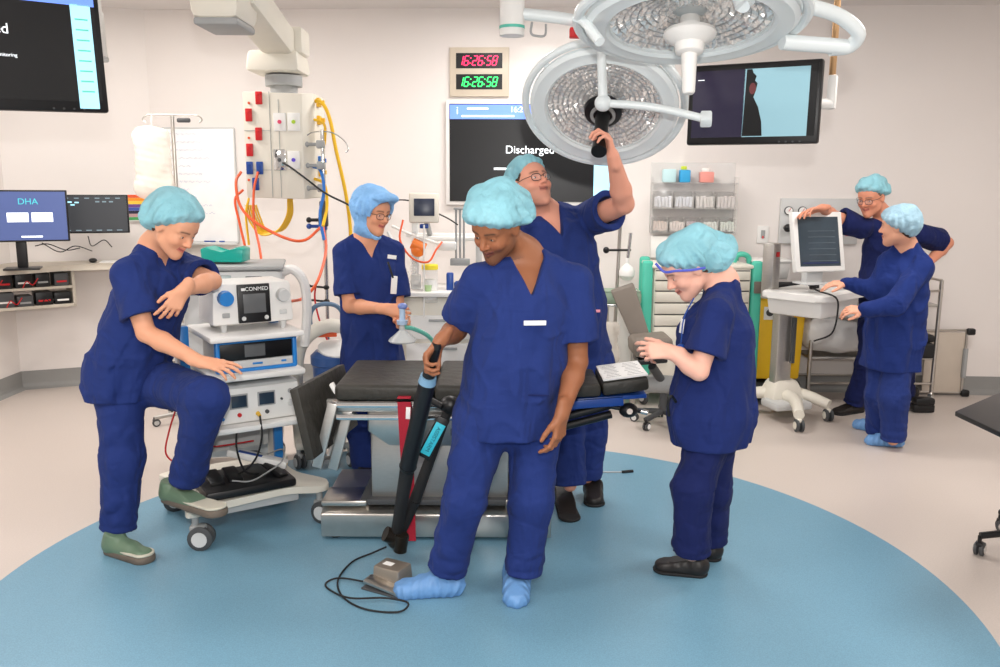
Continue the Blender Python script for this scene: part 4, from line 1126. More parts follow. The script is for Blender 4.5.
# red strap
mb = MB()
rp = [W(406, 396, 3.70), W(404, 402, 3.69), W(406, 470, 3.695), W(409, 543, 3.70)]
mb.prism([rp[1] + Vector((-0.030, 0, 0)), rp[1] + Vector((0.030, 0, 0)), rp[2] + Vector((0.036, 0, 0)), rp[3] + Vector((0.032, 0, 0.01)), rp[3] + Vector((-0.032, 0, 0.01)), rp[2] + Vector((-0.022, 0, 0))], (0, 0.004, 0))
mb.box(rp[1] + Vector((0, 0.03, 0.018)), (0.060, 0.075, 0.005), 0.002)
ST = solo('table_strap', mb, M_redstrap, 'red webbing strap hanging down the front of the operating table', 'strap', base=rp[1])
mb = MB(); mb.box(Vector((0.018, -0.004, -0.05)), (0.020, 0.002, 0.055), 0.0008, (0, 0.05, 0)); mb.build('care_label', M_paper, ST)

# ------------------------------------------------------------------ support arm held by the man in front
p0, p1, p2, p3 = W(436, 347, 3.18), W(427, 383, 3.26), W(408, 466, 3.43), W(396, 536, 3.58)
SA = empty('limb_support_arm', 'long black jointed support arm standing on its end in front of the table', 'support arm', (p3.x, p3.y, 0.0))
l = loc_of(SA); dd = (p2 - p1).normalized()
mb = MB(); mb.cyl(l(p1 - dd * 0.005), l(p2), 0.034, 0.036, n=28); mb.cyl(l(p2), l(p2 + dd * 0.02), 0.038, 0.032, n=28); mb.build('upper_tube', M_black, SA)
mb = MB(); mb.tube([l(p1 - dd * 0.02), l(p1 - dd * 0.10), l(p0)], lambda t: 0.026 - 0.006 * t, 16); mb.cyl(l(p0), l(p0 - dd * 0.02), 0.022, 0.017, n=16); mb.build('grip', M_black, SA)
mb = MB(); mb.cyl(l(p1 - dd * 0.035), l(p1 - dd * 0.003), 0.032, 0.036, n=28); mb.build('blue_collar', mat('pale_blue_plastic', (120, 160, 190), 0.4), SA)
mb = MB(); mb.cyl(l(p2 + dd * 0.02), l(p3), 0.031, 0.025, n=24); mb.build('lower_tube', M_rubber, SA)
mb = MB(); d3 = (p3 - p2).normalized()
mb.ball(l(p3 + Vector((0.0, 0, -0.02))), 0.040); mb.cyl(l(p3 + Vector((-0.045, -0.02, 0.02))), l(p3 + Vector((0.04, 0.01, -0.03))), 0.034, n=20)
mb.cyl(l(p3 + Vector((0.02, -0.02, -0.06))), l(p3 + Vector((0.03, -0.03, 0.02))), 0.030, n=18)
jb = mb.build('ball_joint', mat('bronze_black_metal', (58, 52, 46), 0.3, 0.7), SA)
q0, q1 = W(450, 405, 3.52), W(415, 500, 3.56)
mb = MB(); mb.cyl(l(q0), l(q1), 0.020, 0.026, n=18); mb.cyl(l(q1), l(p3 + Vector((0.02, 0.02, 0.01))), 0.026, 0.022, n=18); mb.build('second_tube', M_rubber, SA)
mb = MB(); mb.ball(l(q0), (0.045, 0.04, 0.04)); mb.cyl(l(q0), l(q0 + Vector((0.09, 0.0, 0.045))), 0.016, n=12); mb.cyl(l(q0 + Vector((-0.03, -0.03, 0))), l(q0 + Vector((-0.10, 0, 0.03))), 0.014, n=12); mb.build('elbow_joint', M_black, SA)
ta, tb = W(441, 424, 3.46), W(426, 452, 3.46); d = (tb - ta); wv = Vector((0, 1, 0)).cross(d.normalized())
R = Matrix((wv, Vector((0, -1, 0)), (-d).normalized())).transposed()
if R.determinant() < 0: R = Matrix((-wv, Vector((0, -1, 0)), (-d).normalized())).transposed()
mb = MB(); mb.box(l((ta + tb) / 2), (0.056, 0.006, d.length + 0.055), 0.004, R); tg = mb.build('tag_holder', M_black, SA)
mb = MB(); mb.box(l((ta + tb) / 2 + Vector((0, -0.005, 0)) + d * 0.03), (0.043, 0.004, d.length + 0.012), 0.001, R); tg2 = mb.build('cyan_tag', mat('cyan_label', (52, 190, 212), 0.5), tg)
angt = math.atan2(-d.z, -d.x)
text('ASSISTARM', 'tag_text', 0.024, mat('tag_ink', (14, 92, 110), 0.6), tg2, l((ta + tb) / 2 + Vector((0, -0.0075, 0)) + d * 0.03), Matrix.Rotation(-angt + math.pi, 3, 'Y') @ Matrix.Rotation(math.pi / 2, 3, 'X'))
# cable and foot pedal
cable('foot_pedal_cable', [W(386, 547, 3.62), G(372, 553, 0.012), G(352, 562, 0.008), G(338, 580, 0.007), G(343, 597, 0.007), G(365, 609, 0.008), G(398, 612, 0.009), G(408, 603, 0.022), G(385, 598, 0.02), G(350, 598, 0.02), G(330, 590, 0.008), G(326, 583, 0.007), G(340, 578, 0.018), G(372, 583, 0.02)],
      0.0042, M_rubber, 'thin black cable looping from the support arm to the foot pedal')
c = G(390, 590, 0); FP = empty('foot_pedal', 'grey metal foot pedal under the blue shoe cover', 'foot pedal', (c.x, c.y + 0.02, 0), math.radians(-28))
mb = MB(); mb.box((-0.01, 0.03, 0.045), (0.14, 0.11, 0.095), 0.008, taper=(0.92, 0.9)); hsg = mb.build('housing', mat('warm_grey_metal', (156, 146, 134), 0.35, 0.6), FP)
mb = MB(); mb.box((-0.025, 0.025, 0.0935), (0.045, 0.03, 0.001)); mb.build('rating_label', M_paper, hsg)
mb = MB(); mb.box((0.01, -0.045, 0.030), (0.20, 0.060, 0.016), 0.006, (0.10, 0.12, 0)); mb.build('treadle', M_steel, FP)
mb = MB(); mb.box((0.0, 0.0, 0.006), (0.20, 0.15, 0.010), 0.004); mb.build('base_plate', M_dgrey, FP)
cable('floor_cable', [G(596, 471, 0.006), G(606, 472, 0.006), G(622, 472, 0.006)], 0.004, M_lgrey, 'short grey cable with a black plug lying on the blue floor')
mb = MB(); mb.cyl(G(622, 472, 0.008), G(633, 471, 0.008), 0.009, n=10); solo('cable_plug', mb, M_rubber, 'black plug at the end of the grey floor cable', 'plug')

# breathing mask held by the woman in the hood
c = W(402, 318, 4.40)
BM = empty('breathing_mask', 'clear breathing mask on a pale blue elbow held over the table', 'mask', c)
mb = MB(); mb.tube([(0, 0, 0.055), (0.002, 0, 0.03), (0, 0, -0.03)], 0.016, 14); mb.cyl((0, 0, -0.012), (0, 0, -0.034), 0.030, 0.026, n=20); mb.build('elbow', mat('pale_blue_elbow', (176, 200, 226), 0.3), BM)
mb = MB(); mb.ball((0.004, 0, 0.062), (0.026, 0.022, 0.018)); mb.build('bag_port', mat('periwinkle_plastic', (120, 140, 200), 0.35), BM)
mb = MB(); mb.lathe([(0.014, -0.03), (0.016, -0.065), (0.035, -0.082), (0.066, -0.108), (0.074, -0.120), (0.066, -0.128), (0.060, -0.120), (0.012, -0.062)], (0, 0, 0), (0, 0, 1), 28); mb.build('mask_dome', mat('clear_mask_plastic', (222, 226, 226), 0.15, alpha=0.5), BM)
cable('breathing_tube', [W(405, 327, 4.44), W(414, 329, 4.50), W(428, 336, 4.6), W(440, 350, 4.7)], 0.012, mat('teal_tube', (110, 200, 180), 0.4), 'teal corrugated breathing tube behind the mask')
# ------------------------------------------------------------------ ceiling service column
x0, x1 = -1.60, -1.215; z0, z1 = 1.60, 2.245
SCm = empty('service_column', 'cream ceiling-hung service column with red and blue sockets', 'service column', (-1.41, 5.58, 1.60))
l = loc_of(SCm)
mb = MB(); mb.prism([l((x0, 5.42, z0)), l((x1 - 0.02, 5.42, z0 - 0.01)), l((x1 + 0.04, 5.50, z0)), l((x1 + 0.04, 5.80, z0)), l((x0, 5.80, z0))], (0, 0, z1 - z0), 0.006); mb.build('housing', M_cream, SCm)
mb = MB()
mb.box(l((x0 + 0.165, 5.418, (z0 + z1) / 2)), (0.003, 0.003, z1 - z0)); mb.box(l((x0 + 0.22, 5.418, z0 + 0.3)), (0.003, 0.003, 0.6))
for z in (1.77, 2.01): mb.box(l((x0 + 0.085, 5.418, z)), (0.165, 0.003, 0.003))
mb.build('panel_seam', M_grey, SCm)
def col_px(px, py): return l(W(px, py, 5.42))
for px, py, m in ((259, 98, M_red), (249, 115, M_red), (259, 134, M_red), (250, 150, M_red), (250, 168, M_dblue), (260, 168, M_dblue), (256, 184, M_dblue)):
    c = col_px(px, py); mb = MB(); mb.box(c + Vector((0, -0.006, 0)), (0.042, 0.012, 0.078), 0.004); s_ = mb.build('socket', m, SCm)
    s_['label'] = 'red socket' if m is M_red else 'blue socket'
    mb = MB(); mb.box(c + Vector((0, -0.013, 0.02)), (0.020, 0.006, 0.018), 0.002); mb.build('rocker', m, s_)
for px, py in ((249, 103), (249, 138), (249, 180)):
    mb = MB(); c = col_px(px, py); mb.cyl(c, c + Vector((0, -0.006, 0)), 0.008, n=12); mb.build('indicator', M_orange, SCm)
for px, py, m in ((280, 122, mat('pink_port', (225, 70, 110), 0.4)), (294, 122, mat('lime_port', (170, 205, 50), 0.4)), (280, 160, M_dgrey), (294, 160, mat('violet_port', (95, 75, 200), 0.4))):
    c = col_px(px, py); mb = MB(); mb.box(c + Vector((0, -0.005, 0)), (0.078, 0.010, 0.110 if m is not M_dgrey else 0.13), 0.004); s_ = mb.build('port_plate', M_white if m is not M_dgrey else M_chrome, SCm)
    mb = MB(); mb.cyl(c + Vector((0, -0.01, 0)), c + Vector((0, -0.018, 0)), 0.012, n=16); mb.build('port', m, s_)
for py, m in ((101, M_yhose), (119, M_yhose), (160, M_bhose), (172, M_yhose)):
    c = l((x1 + 0.045, 5.60, W(306, py, 5.5).z)); mb = MB(); mb.box(c, (0.03, 0.07, 0.055), 0.006); mb.cyl(c, c + Vector((0.04, 0, 0)), 0.014, n=12); mb.build('gas_outlet', m, SCm)
jx = -1.385
mb = MB(); mb.cyl(l((jx, 5.60, z1)), l((jx, 5.60, z1 + 0.05)), 0.085, n=32); mb.cyl(l((jx, 5.60, z1 + 0.05)), l((jx, 5.60, z1 + 0.115)), 0.115, 0.115, n=32); mb.build('swivel', M_grey, SCm)
mb = MB(); mb.box(l((jx - 0.03, 5.60, z1 + 0.19)), (0.34, 0.34, 0.13), 0.03, taper=(0.92, 0.92)); mb.box(l((jx + 0.10, 5.60, z1 + 0.32)), (0.10, 0.22, 0.16), 0.02); mb.build('joint_head', M_cream, SCm)
a, b = l((jx - 0.0, 5.55, z1 + 0.30)), l((-1.37, 4.62, 2.68)); d = b - a
mb = MB(); mb.box((a + b) / 2, (0.20, 0.17, d.length), 0.03, Vector((0, 0, 1)).rotation_difference(d).to_matrix()); mb.build('lift_arm', M_cream, SCm)
mb = MB(); mb.box(l((-1.43, 4.60, 2.66)), (0.25, 0.36, 0.34), 0.05, taper=(1.12, 1.1)); mb.build('arm_hub', M_cream, SCm)
mb = MB(); mb.box(l((-1.43, 4.60, 2.485)), (0.225, 0.32, 0.04), 0.015); mb.build('hub_rim', M_grey, SCm)
mb = MB(); mb.cyl(l((-1.45, 4.60, 2.84)), l((-1.45, 4.60, CEIL)), 0.12, n=28); mb.cyl(l((-1.45, 4.60, CEIL - 0.06)), l((-1.45, 4.60, CEIL)), 0.2, n=32); mb.build('ceiling_mount', M_white, SCm)
# hoses and cables
def H(*pts): return [W(*p) for p in pts]
cable('gas_hose', H((241, 172, 5.35), (236, 182, 5.3), (240, 205, 5.25), (255, 222, 5.2), (285, 238, 5.15), (305, 240, 5.2), (322, 226, 5.40)), 0.009, M_orange, 'orange hose sweeping from the column to the drip pole', group='hoses from the service column')
cable('gas_hose', H((243, 190, 5.35), (235, 200, 5.3), (240, 225, 5.25), (248, 262, 5.2), (251, 300, 5.2)), 0.008, M_orange, 'orange hose hanging left of the service column', group='hoses from the service column')
cable('gas_hose', H((258, 172, 5.40), (254, 190, 5.35), (254, 220, 5.3), (260, 250, 5.2), (264, 285, 5.1)), 0.008, M_orange, 'orange hose plugged into a blue socket, hanging straight', group='hoses from the service column')
cable('gas_hose', H((323, 226, 5.40), (326, 250, 5.30), (318, 280, 5.1), (305, 297, 5.0), (292, 301, 4.8), (285, 300, 4.6)), 0.009, M_orange, 'orange hose curving from the drip pole to the pump', group='hoses from the service column')
cable('gas_hose', H((310, 101, 5.55), (322, 103, 5.5), (330, 120, 5.5), (336, 150, 5.5), (345, 190, 5.5), (350, 225, 5.5), (351, 260, 5.45)), 0.012, M_yhose, 'long yellow hose falling from the top outlet', group='hoses from the service column')
cable('gas_hose', H((312, 119, 5.5), (324, 124, 5.5), (325, 140, 5.5), (323, 150, 5.5)), 0.009, M_yhose, 'short yellow hose from the second outlet', group='hoses from the service column')
cable('gas_hose', H((312, 178, 5.5), (324, 184, 5.45), (327, 205, 5.4), (323, 226, 5.3)), 0.010, M_yhose, 'yellow hose bending behind the drip pole clamp', group='hoses from the service column')
cable('gas_hose', H((309, 166, 5.5), (320, 170, 5.45), (324, 190, 5.4), (320, 215, 5.35), (324, 240, 5.3)), 0.010, M_bhose, 'blue hose from the blue outlet', group='hoses from the service column')
cable('yellow_hose_coil', H((249, 198, 5.5), (246, 215, 5.5), (249, 245, 5.5)), 0.008, M_yhose, 'thin yellow hose hanging below the left edge of the column', 'hose')
mb = MB()
for k in range(6):
    o = 0.012 * k
    mb.tube([W(288 + k * .8, 198, 5.52 + o), W(287 + k, 215, 5.50 + o), W(278 + k, 230, 5.48 + o), W(262 + k, 235 - k, 5.48 + o), W(250 + k * 2, 222 - k, 5.50 + o), W(246 + 2 * k, 205, 5.52 + o)], 0.006, 6)
solo('hose_coil', mb, M_yhose, 'coiled yellow hose hanging under the service column', 'hose')
cable('black_cable', H((283, 163, 5.38), (290, 167, 5.3), (305, 178, 5.2), (325, 193, 5.15), (345, 203, 5.0), (352, 207, 5.0)), 0.006, M_rubber, 'black cable running from the column toward the hooded woman')
# ------------------------------------------------------------------ drip pole beside the column
PY = 5.45
IV = empty('drip_pole', 'chrome drip pole with black clamps left of the hooded woman', 'drip pole', (W(327, 300, PY).x, PY, 0)); l = loc_of(IV)
px_ = IV.location.x
mb = MB(); mb.cyl((0, 0, 0.09), (0, 0, 2.02), 0.012, n=14); mb.build('pole', M_chrome, IV)
mb = MB()
for k in range(5):
    a = 2 * math.pi * k / 5 + .3; mb.cyl((0, 0, 0.09), (0.22 * math.cos(a), 0.22 * math.sin(a), 0.075), 0.014, n=10)
bs = mb.build('base', M_brush, IV)
for k in range(5):
    a = 2 * math.pi * k / 5 + .3; caster(IV, 0.22 * math.cos(a), 0.22 * math.sin(a), 0.08, 0.03, a, m=M_dgrey, twin=False)
mb = MB()
for s_ in (-1, 1):
    mb.tube([(0, 0, 2.01), (s_ * 0.07, 0, 2.0), (s_ * 0.14, 0, 1.95), (s_ * 0.16, 0, 1.90), (s_ * 0.145, 0, 1.88)], 0.004, 6)
mb.build('hook', M_chrome, IV)
for z, m in ((1.93, M_grey), (1.80, M_grey), (1.66, M_grey), (1.46, M_black), (1.42, M_dblue)):
    mb = MB(); mb.box((-0.01, -0.01, z), (0.05, 0.05, 0.05), 0.008); mb.cyl((-0.02, 0, z), (-0.10, 0, z), 0.011, n=10); mb.ball((-0.10, 0, z), 0.018); mb.build('clamp', m, IV)
mb = MB(); mb.box((0.0, -0.02, 1.50), (0.05, 0.04, 0.16), 0.008); mb.build('pole_block', M_dgrey, IV)
for z in (1.03, 0.94):
    mb = MB(); mb.cyl((0.0, -0.02, z), (-0.11, -0.02, z + 0.01), 0.007, n=8); mb.ball((0, -0.01, z), (0.02, 0.02, 0.016)); mb.ball((-0.11, -0.02, z + 0.01), 0.013); mb.build('clamp_arm', M_black, IV)
cable('red_cable', H((316, 283, PY - .03), (315, 300, PY - .03), (321, 325, PY - .05), (332, 350, PY - .1), (345, 378, 4.95), (350, 392, 4.95)), 0.006, M_red, 'red cable clipped to the drip pole clamps')
# ------------------------------------------------------------------ drip stand with fluid bag, far left
ax = W(172, 115, 5.9).x
DS = empty('drip_stand', 'thin steel drip stand behind the woman in green boots', 'drip stand', (ax, 5.9, 0))
mb = MB(); mb.cyl((0, 0, 0.08), (0, 0, W(171, 115, 5.9).z), 0.013, n=12); mb.build('pole', M_steel, DS)
zt = W(171, 115, 5.9).z
mb = MB()
for s_ in (-1, 1): mb.tube([(0, 0, zt), (s_ * 0.08, 0, zt), (s_ * 0.17, 0, zt - 0.003), (s_ * 0.20, 0, zt - 0.03), (s_ * 0.18, 0, zt - 0.05)], 0.005, 6)
mb.build('hook', M_steel, DS)
mb = MB(); mb.box((0.08, -0.01, zt - 0.035), (0.09, 0.03, 0.03), 0.01); mb.build('clip', M_dgrey, DS)
mb = MB()
for k in range(5):
    a = 2 * math.pi * k / 5; mb.cyl((0, 0, 0.08), (0.24 * math.cos(a), 0.24 * math.sin(a), 0.065), 0.014, n=10)
mb.build('base', M_brush, DS)
for k in range(5):
    a = 2 * math.pi * k / 5; caster(DS, 0.24 * math.cos(a), 0.24 * math.sin(a), 0.07, 0.028, a, m=M_dgrey, twin=False)
def bagfield(w_, h, th, seed):
    F = Field((-w_, -0.15, -h - 0.05), (w_, 0.15, 0.06), 0.007)
    F.cone((0, 0, -0.10), (0, 0, -h + 0.09), w_ * 0.88, w_ * 0.93, 0.05, flat=th, u=(1, 0, 0))
    F.cone((-w_ * .66, 0, -0.03), (w_ * .66, 0, -0.03), 0.03, 0.03, 0.05, flat=0.5, u=(0, 0, 1))
    F.cone((-w_ * .6, 0, -h + 0.05), (w_ * .6, 0, -h + 0.05), 0.05, 0.05, 0.05)
    F.warp(lambda x, y, z: 0.006 * wob(x, y, z * 0.4, 60, seed) + 0.004 * wob(x, y, z, 120, seed + 1), 0.04)
    return F
V, Q = bagfield(0.135, 0.43, 0.45, 4).mesh()
c = W(151, 130, 5.78)
BG = mesh_obj('fluid_bag', V, Q, M_frost, None); BG.location = c; tag(BG, 'translucent cream fluid bag hanging from the steel drip stand', 'bag')
mb = MB(); mb.tube([(0, 0, 0), (0, 0.01, 0.04), (0.0, 0.03, zt - c.z)], 0.006, 6); mb.build('hanger', M_glass, BG)
# ------------------------------------------------------------------ white suction trolley behind the leg board
SU = empty('suction_trolley', 'blue and white suction trolley with curved white frame behind the table', 'trolley', (-1.12, 5.06, 0), math.radians(10)); l = loc_of(SU)
mb = MB()
mb.tube([(-0.10, 0, 0.10), (-0.12, 0, 0.45), (-0.10, 0, 0.68), (-0.03, 0, 0.79), (0.08, 0, 0.84), (0.18, 0, 0.83)], 0.042, 14); mb.build('curved_frame', M_cream, SU)
mb = MB(); mb.tube([(-0.02, 0.05, 0.78), (-0.025, 0.05, 0.90), (0.02, 0.05, 0.96), (0.12, 0.05, 0.96), (0.17, 0.05, 0.90), (0.17, 0.05, 0.78)], 0.014, 10); mb.build('push_handle', mat('slate_blue', (100, 128, 156), 0.4), SU)
mb = MB(); mb.lathe([(0, 0.20), (0.11, 0.20), (0.115, 0.5), (0.12, 0.60), (0.13, 0.61), (0.13, 0.66), (0.10, 0.69), (0, 0.69)], (0.10, 0.0, 0), n=32); mb.build('canister', mat('mid_blue_canister', (58, 92, 150), 0.35), SU)
mb = MB(); mb.lathe([(0, 0.0), (0.105, 0.0), (0.105, 0.02), (0.05, 0.035), (0, 0.04)], (0.12, -0.02, 0.69), (0.1, -0.35, 1), n=32); mb.build('canister_lid', M_white, SU)
mb = MB(); mb.box((0.05, 0.10, 0.77), (0.16, 0.03, 0.03), 0.006); mb.build('red_bar', M_orange, SU)
mb = MB(); mb.box((0.05, 0, 0.135), (0.36, 0.32, 0.05), 0.02); mb.build('base', M_cream, SU)
for x, y in ((-0.11, -0.14), (0.2, -0.14), (-0.11, 0.14), (0.2, 0.14)): caster(SU, x, y, 0.12, 0.045, 2.0)

# ------------------------------------------------------------------ anaesthesia machine between the hooded woman and the man in front
AN = empty('anaesthesia_machine', 'white anaesthesia machine with a small tilted monitor and orange tubing', 'anaesthesia machine', (-0.42, 6.10, 0)); l = loc_of(AN)
mb = MB(); mb.box(l((-0.40, 6.15, 0.52)), (0.62, 0.50, 0.78), 0.02); bd = mb.build('cabinet', M_cream, AN)
for k in range(3):
    mb = MB(); mb.box(l((-0.40, 5.892, 0.30 + k * 0.2)), (0.52, 0.02, 0.17), 0.006); d_ = mb.build('drawer', M_white, AN)
    mb = MB(); mb.box(l((-0.40, 5.875, 0.35 + k * 0.2)), (0.20, 0.02, 0.016), 0.004); mb.build('drawer_handle', M_grey, d_)
mb = MB(); mb.box(l((-0.38, 6.08, 0.94)), (0.70, 0.56, 0.035), 0.01); mb.build('worktop', M_white, AN)
mb = MB(); mb.box(l((-0.42, 6.3, 1.32)), (0.56, 0.05, 0.03), 0.006); mb.box(l((-0.40, 6.28, 1.30)), (0.50, 0.2, 0.03), 0.006); mb.build('upper_shelf', M_white, AN)
for x in (-0.63, -0.16): mb = MB(); mb.box(l((x, 6.30, 1.20)), (0.045, 0.05, 0.56), 0.006); mb.build('upright', M_lgrey, AN)
c = W(424, 208, 5.95)
mb = MB(); mb.box(l(c), (0.205, 0.06, 0.205), 0.012, (-0.1, 0, 0.05)); mo = mb.build('monitor', M_cream, AN)
mb = MB(); mb.box(l(c + Vector((0.004, -0.033, 0.006))), (0.142, 0.004, 0.118), 0.002, (-0.1, 0, 0.05)); mb.build('monitor_screen', mat('navy_screen', (44, 52, 72), 0.3), mo)
mb = MB(); mb.box(l(c + Vector((0.0, 0.0, -0.125))), (0.06, 0.04, 0.03), 0.006); mb.build('blue_clip', M_dblue, mo)
mb = MB(); mb.cyl(l(c + Vector((0, 0.04, -0.05))), l((-0.52, 6.30, 1.32)), 0.02, n=12); mb.build('monitor_arm', M_grey, AN)
mb = MB(); mb.tube([l(W(403, 220, 5.9)), l(W(400, 240, 5.85)), l(W(412, 258, 5.85)), l(W(428, 262, 5.85)), l(W(436, 250, 5.9)), l(W(442, 242, 5.95))], 0.007, 8); mb.build('orange_tube', M_orange, AN)
mb = MB(); mb.ball(l(W(418, 250, 5.95)), (0.05, 0.04, 0.05)); mb.cyl(l(W(412, 243, 5.95)), l(W(425, 249, 5.95)), 0.04, n=14); mb.build('orange_valve', mat('deep_orange', (240, 130, 50), 0.4), AN)
mb = MB(); c = l(W(430, 285, 5.90)); mb.lathe([(0, -0.12), (0.055, -0.12), (0.055, 0.10), (0.05, 0.11), (0, 0.11)], c, n=28); mb.build('absorber_canister', M_glass, AN)
mb = MB(); mb.lathe([(0, 0), (0.058, 0), (0.058, 0.03), (0.05, 0.035), (0, 0.035)], c + Vector((0, 0, 0.11)), n=28); mb.build('yellow_lid', mat('bright_yellow', (240, 220, 60), 0.4), AN)
mb = MB(); mb.lathe([(0, -0.10), (0.045, -0.10), (0.045, 0.04), (0, 0.04)], c + Vector((0, 0.0, 0)), n=24); mb.build('absorbent', M_paper, AN)
mb = MB(); mb.cyl(l(W(424, 225, 5.85)), l(W(424, 318, 5.85)), 0.006, n=8); mb.build('thin_rod', M_white, AN)
mb = MB(); mb.box(l(W(450, 286, 5.95)), (0.05, 0.05, 0.19), 0.01); mb.build('blue_flow_tube', M_dblue, AN)
mb = MB(); mb.box(l(W(447, 246, 6.0)), (0.13, 0.08, 0.06), 0.01); mb.build('white_module', M_white, AN)
mb = MB(); mb.box(l(W(416, 290, 6.0)), (0.07, 0.05, 0.22), 0.008); mb.box(l(W(417, 283, 5.96)), (0.035, 0.02, 0.03), 0.003); mb.build('vent_block', M_lgrey, AN)
mb = MB(); c2 = l(W(460, 228, 6.05))
for dx in (-0.028, 0.0, 0.028): mb.cyl(c2 + Vector((dx, 0, -0.24)), c2 + Vector((dx, 0, 0.13)), 0.008, n=10)
mb.box(c2 + Vector((0, 0, 0.135)), (0.09, 0.04, 0.015), 0.004); mb.box(c2 + Vector((0, 0, -0.24)), (0.14, 0.05, 0.05), 0.006)
mb.build('flow_meter', M_grey, AN)
for x, y in ((-0.66, 5.95), (-0.14, 5.95), (-0.66, 6.35), (-0.14, 6.35)):
    q = l((x, y, 0)); caster(AN, q.x, q.y, 0.14, 0.055, 1.2)
cable('black_lead', H((395, 200, 5.9), (404, 200, 5.95), (412, 201, 5.98)), 0.005, M_rubber, 'black lead from behind the hood to the small monitor')
cable('black_lead', H((439, 214, 5.98), (449, 219, 6.0), (458, 225, 6.0)), 0.005, M_rubber, 'black lead from the small monitor to the flow meter')
zt_ = 0.958
for nm, x, y, r_, h_, m, lab in (('medicine_cup', -0.50, 5.86, 0.028, 0.045, mat('green_clear_cup', (196, 226, 170), 0.3, alpha=0.8), 'small pale green cup on the anaesthesia machine worktop'),
    ('clear_jar', -0.67, 5.90, 0.040, 0.15, M_glass, 'tall clear jar at the left end of the anaesthesia worktop'),
    ('pill_bottle', -0.30, 5.88, 0.022, 0.07, M_dblue, 'small dark blue bottle on the anaesthesia worktop'),
    ('white_bottle', -0.24, 5.94, 0.026, 0.11, M_white, 'white bottle beside the dark blue one on the anaesthesia worktop')):
    B_ = empty(nm, lab, nm.split('_')[1], (x, y, zt_))
    mb = MB(); mb.lathe([(0, 0), (r_, 0), (r_, h_ * .8), (r_ * .8, h_ * .9), (r_ * .55, h_ * .92), (r_ * .55, h_), (0, h_)] if nm != 'medicine_cup' else [(0, 0), (r_ * .75, 0), (r_, h_), (r_ * .92, h_), (r_ * .68, 0.003), (0, 0.003)], n=24); mb.build('body', m, B_)
mb = MB(); mb.box((0, 0, 0.03), (0.16, 0.10, 0.06), 0.008)
for v in mb.bm.verts: v.co += Vector((-0.17, 6.05, zt_))
solo('tissue_box', mb, M_paper, 'white cardboard box at the right end of the anaesthesia worktop', 'box')
mb = MB(); mb.tube(H((388, 232, 6.3), (396, 250, 6.25), (398, 275, 6.2), (403, 300, 6.15), (412, 318, 6.05)), 0.012, 8); mb.build('grey_tube', M_lgrey, AN).data.transform(Matrix.Translation(-AN.location))
mb = MB(); mb.tube(H((392, 226, 6.2), (410, 234, 6.2), (428, 240, 6.15), (444, 246, 6.1)), 0.010, 8); mb.build('white_arm', M_white, AN).data.transform(Matrix.Translation(-AN.location))
mb = MB()
for k in range(4): mb.box(l((-0.62 + 0.004 * k, 6.02, 1.02 + 0.075 * k)), (0.05, 0.05, 0.06), 0.01)
mb.cyl(l((-0.62, 6.02, 0.96)), l((-0.61, 6.02, 1.36)), 0.018, n=12); mb.build('flow_column', M_glass, AN)


# ------------------------------------------------------------------ left wall desk
ZD = 1.05
a, b = G(-30, 266, ZD), G(80, 262, ZD)
fr = [Vector((-3.90, 5.6, ZD)), Vector((-3.50, 5.9, ZD))]
DK = empty('wall_desk', 'long pale wall-mounted desk with open cubbyholes under it', 'desk', (-3.6, 6.9, 0)); l = loc_of(DK)
poly = [Vector((-3.93, 5.70, 0)), Vector((-3.93, 6.83, 0)), Vector((-2.94, 7.27, 0)), Vector((-2.10, 7.22, 0)), Vector((-2.12, 6.85, 0)), Vector((-2.92, 6.92, 0)), Vector((-3.42, 6.72, 0)), Vector((-3.52, 5.70, 0))]
poly = [Vector((-3.93, 6.20, 0)), Vector((-3.93, 6.83, 0)), Vector((-2.93, 7.27, 0)), Vector((-1.95, 7.21, 0)), Vector((-1.97, 6.84, 0)), Vector((-2.85, 6.90, 0)), Vector((-3.42, 6.62, 0)), Vector((-3.72, 6.20, 0))]
mb = MB(); mb.prism([l(p + Vector((0, 0, ZD - 0.045))) for p in poly], (0, 0, 0.045), 0.004); mb.build('desktop', mat('pale_laminate', (196, 188, 174), 0.5, var=0.02), DK)
M_lam = MATS['pale_laminate']
s0, s1 = Vector((-3.90, 6.26, 0)), Vector((-3.37, 6.69, 0)); du = (s1 - s0).normalized(); dn_ = Vector((-du.y, du.x, 0))
def dk(u_, v_, z): return l(s0 + du * u_ + dn_ * v_ + Vector((0, 0, z)))
Rz = math.atan2(du.y, du.x)
mb = MB()
LW = (s1 - s0).length
mb.box(dk(LW, 0.14, 0.86), (0.022, 0.24, 0.28), 0.002, (0, 0, Rz)); mb.box(dk(LW / 2, 0.14, 0.73), (LW, 0.24, 0.024), 0.002, (0, 0, Rz)); mb.box(dk(LW / 2, 0.14, 0.875), (LW, 0.24, 0.02), 0.002, (0, 0, Rz))
mb.build('cubbyhole_unit', M_lam, DK)
rnd = random.Random(5)
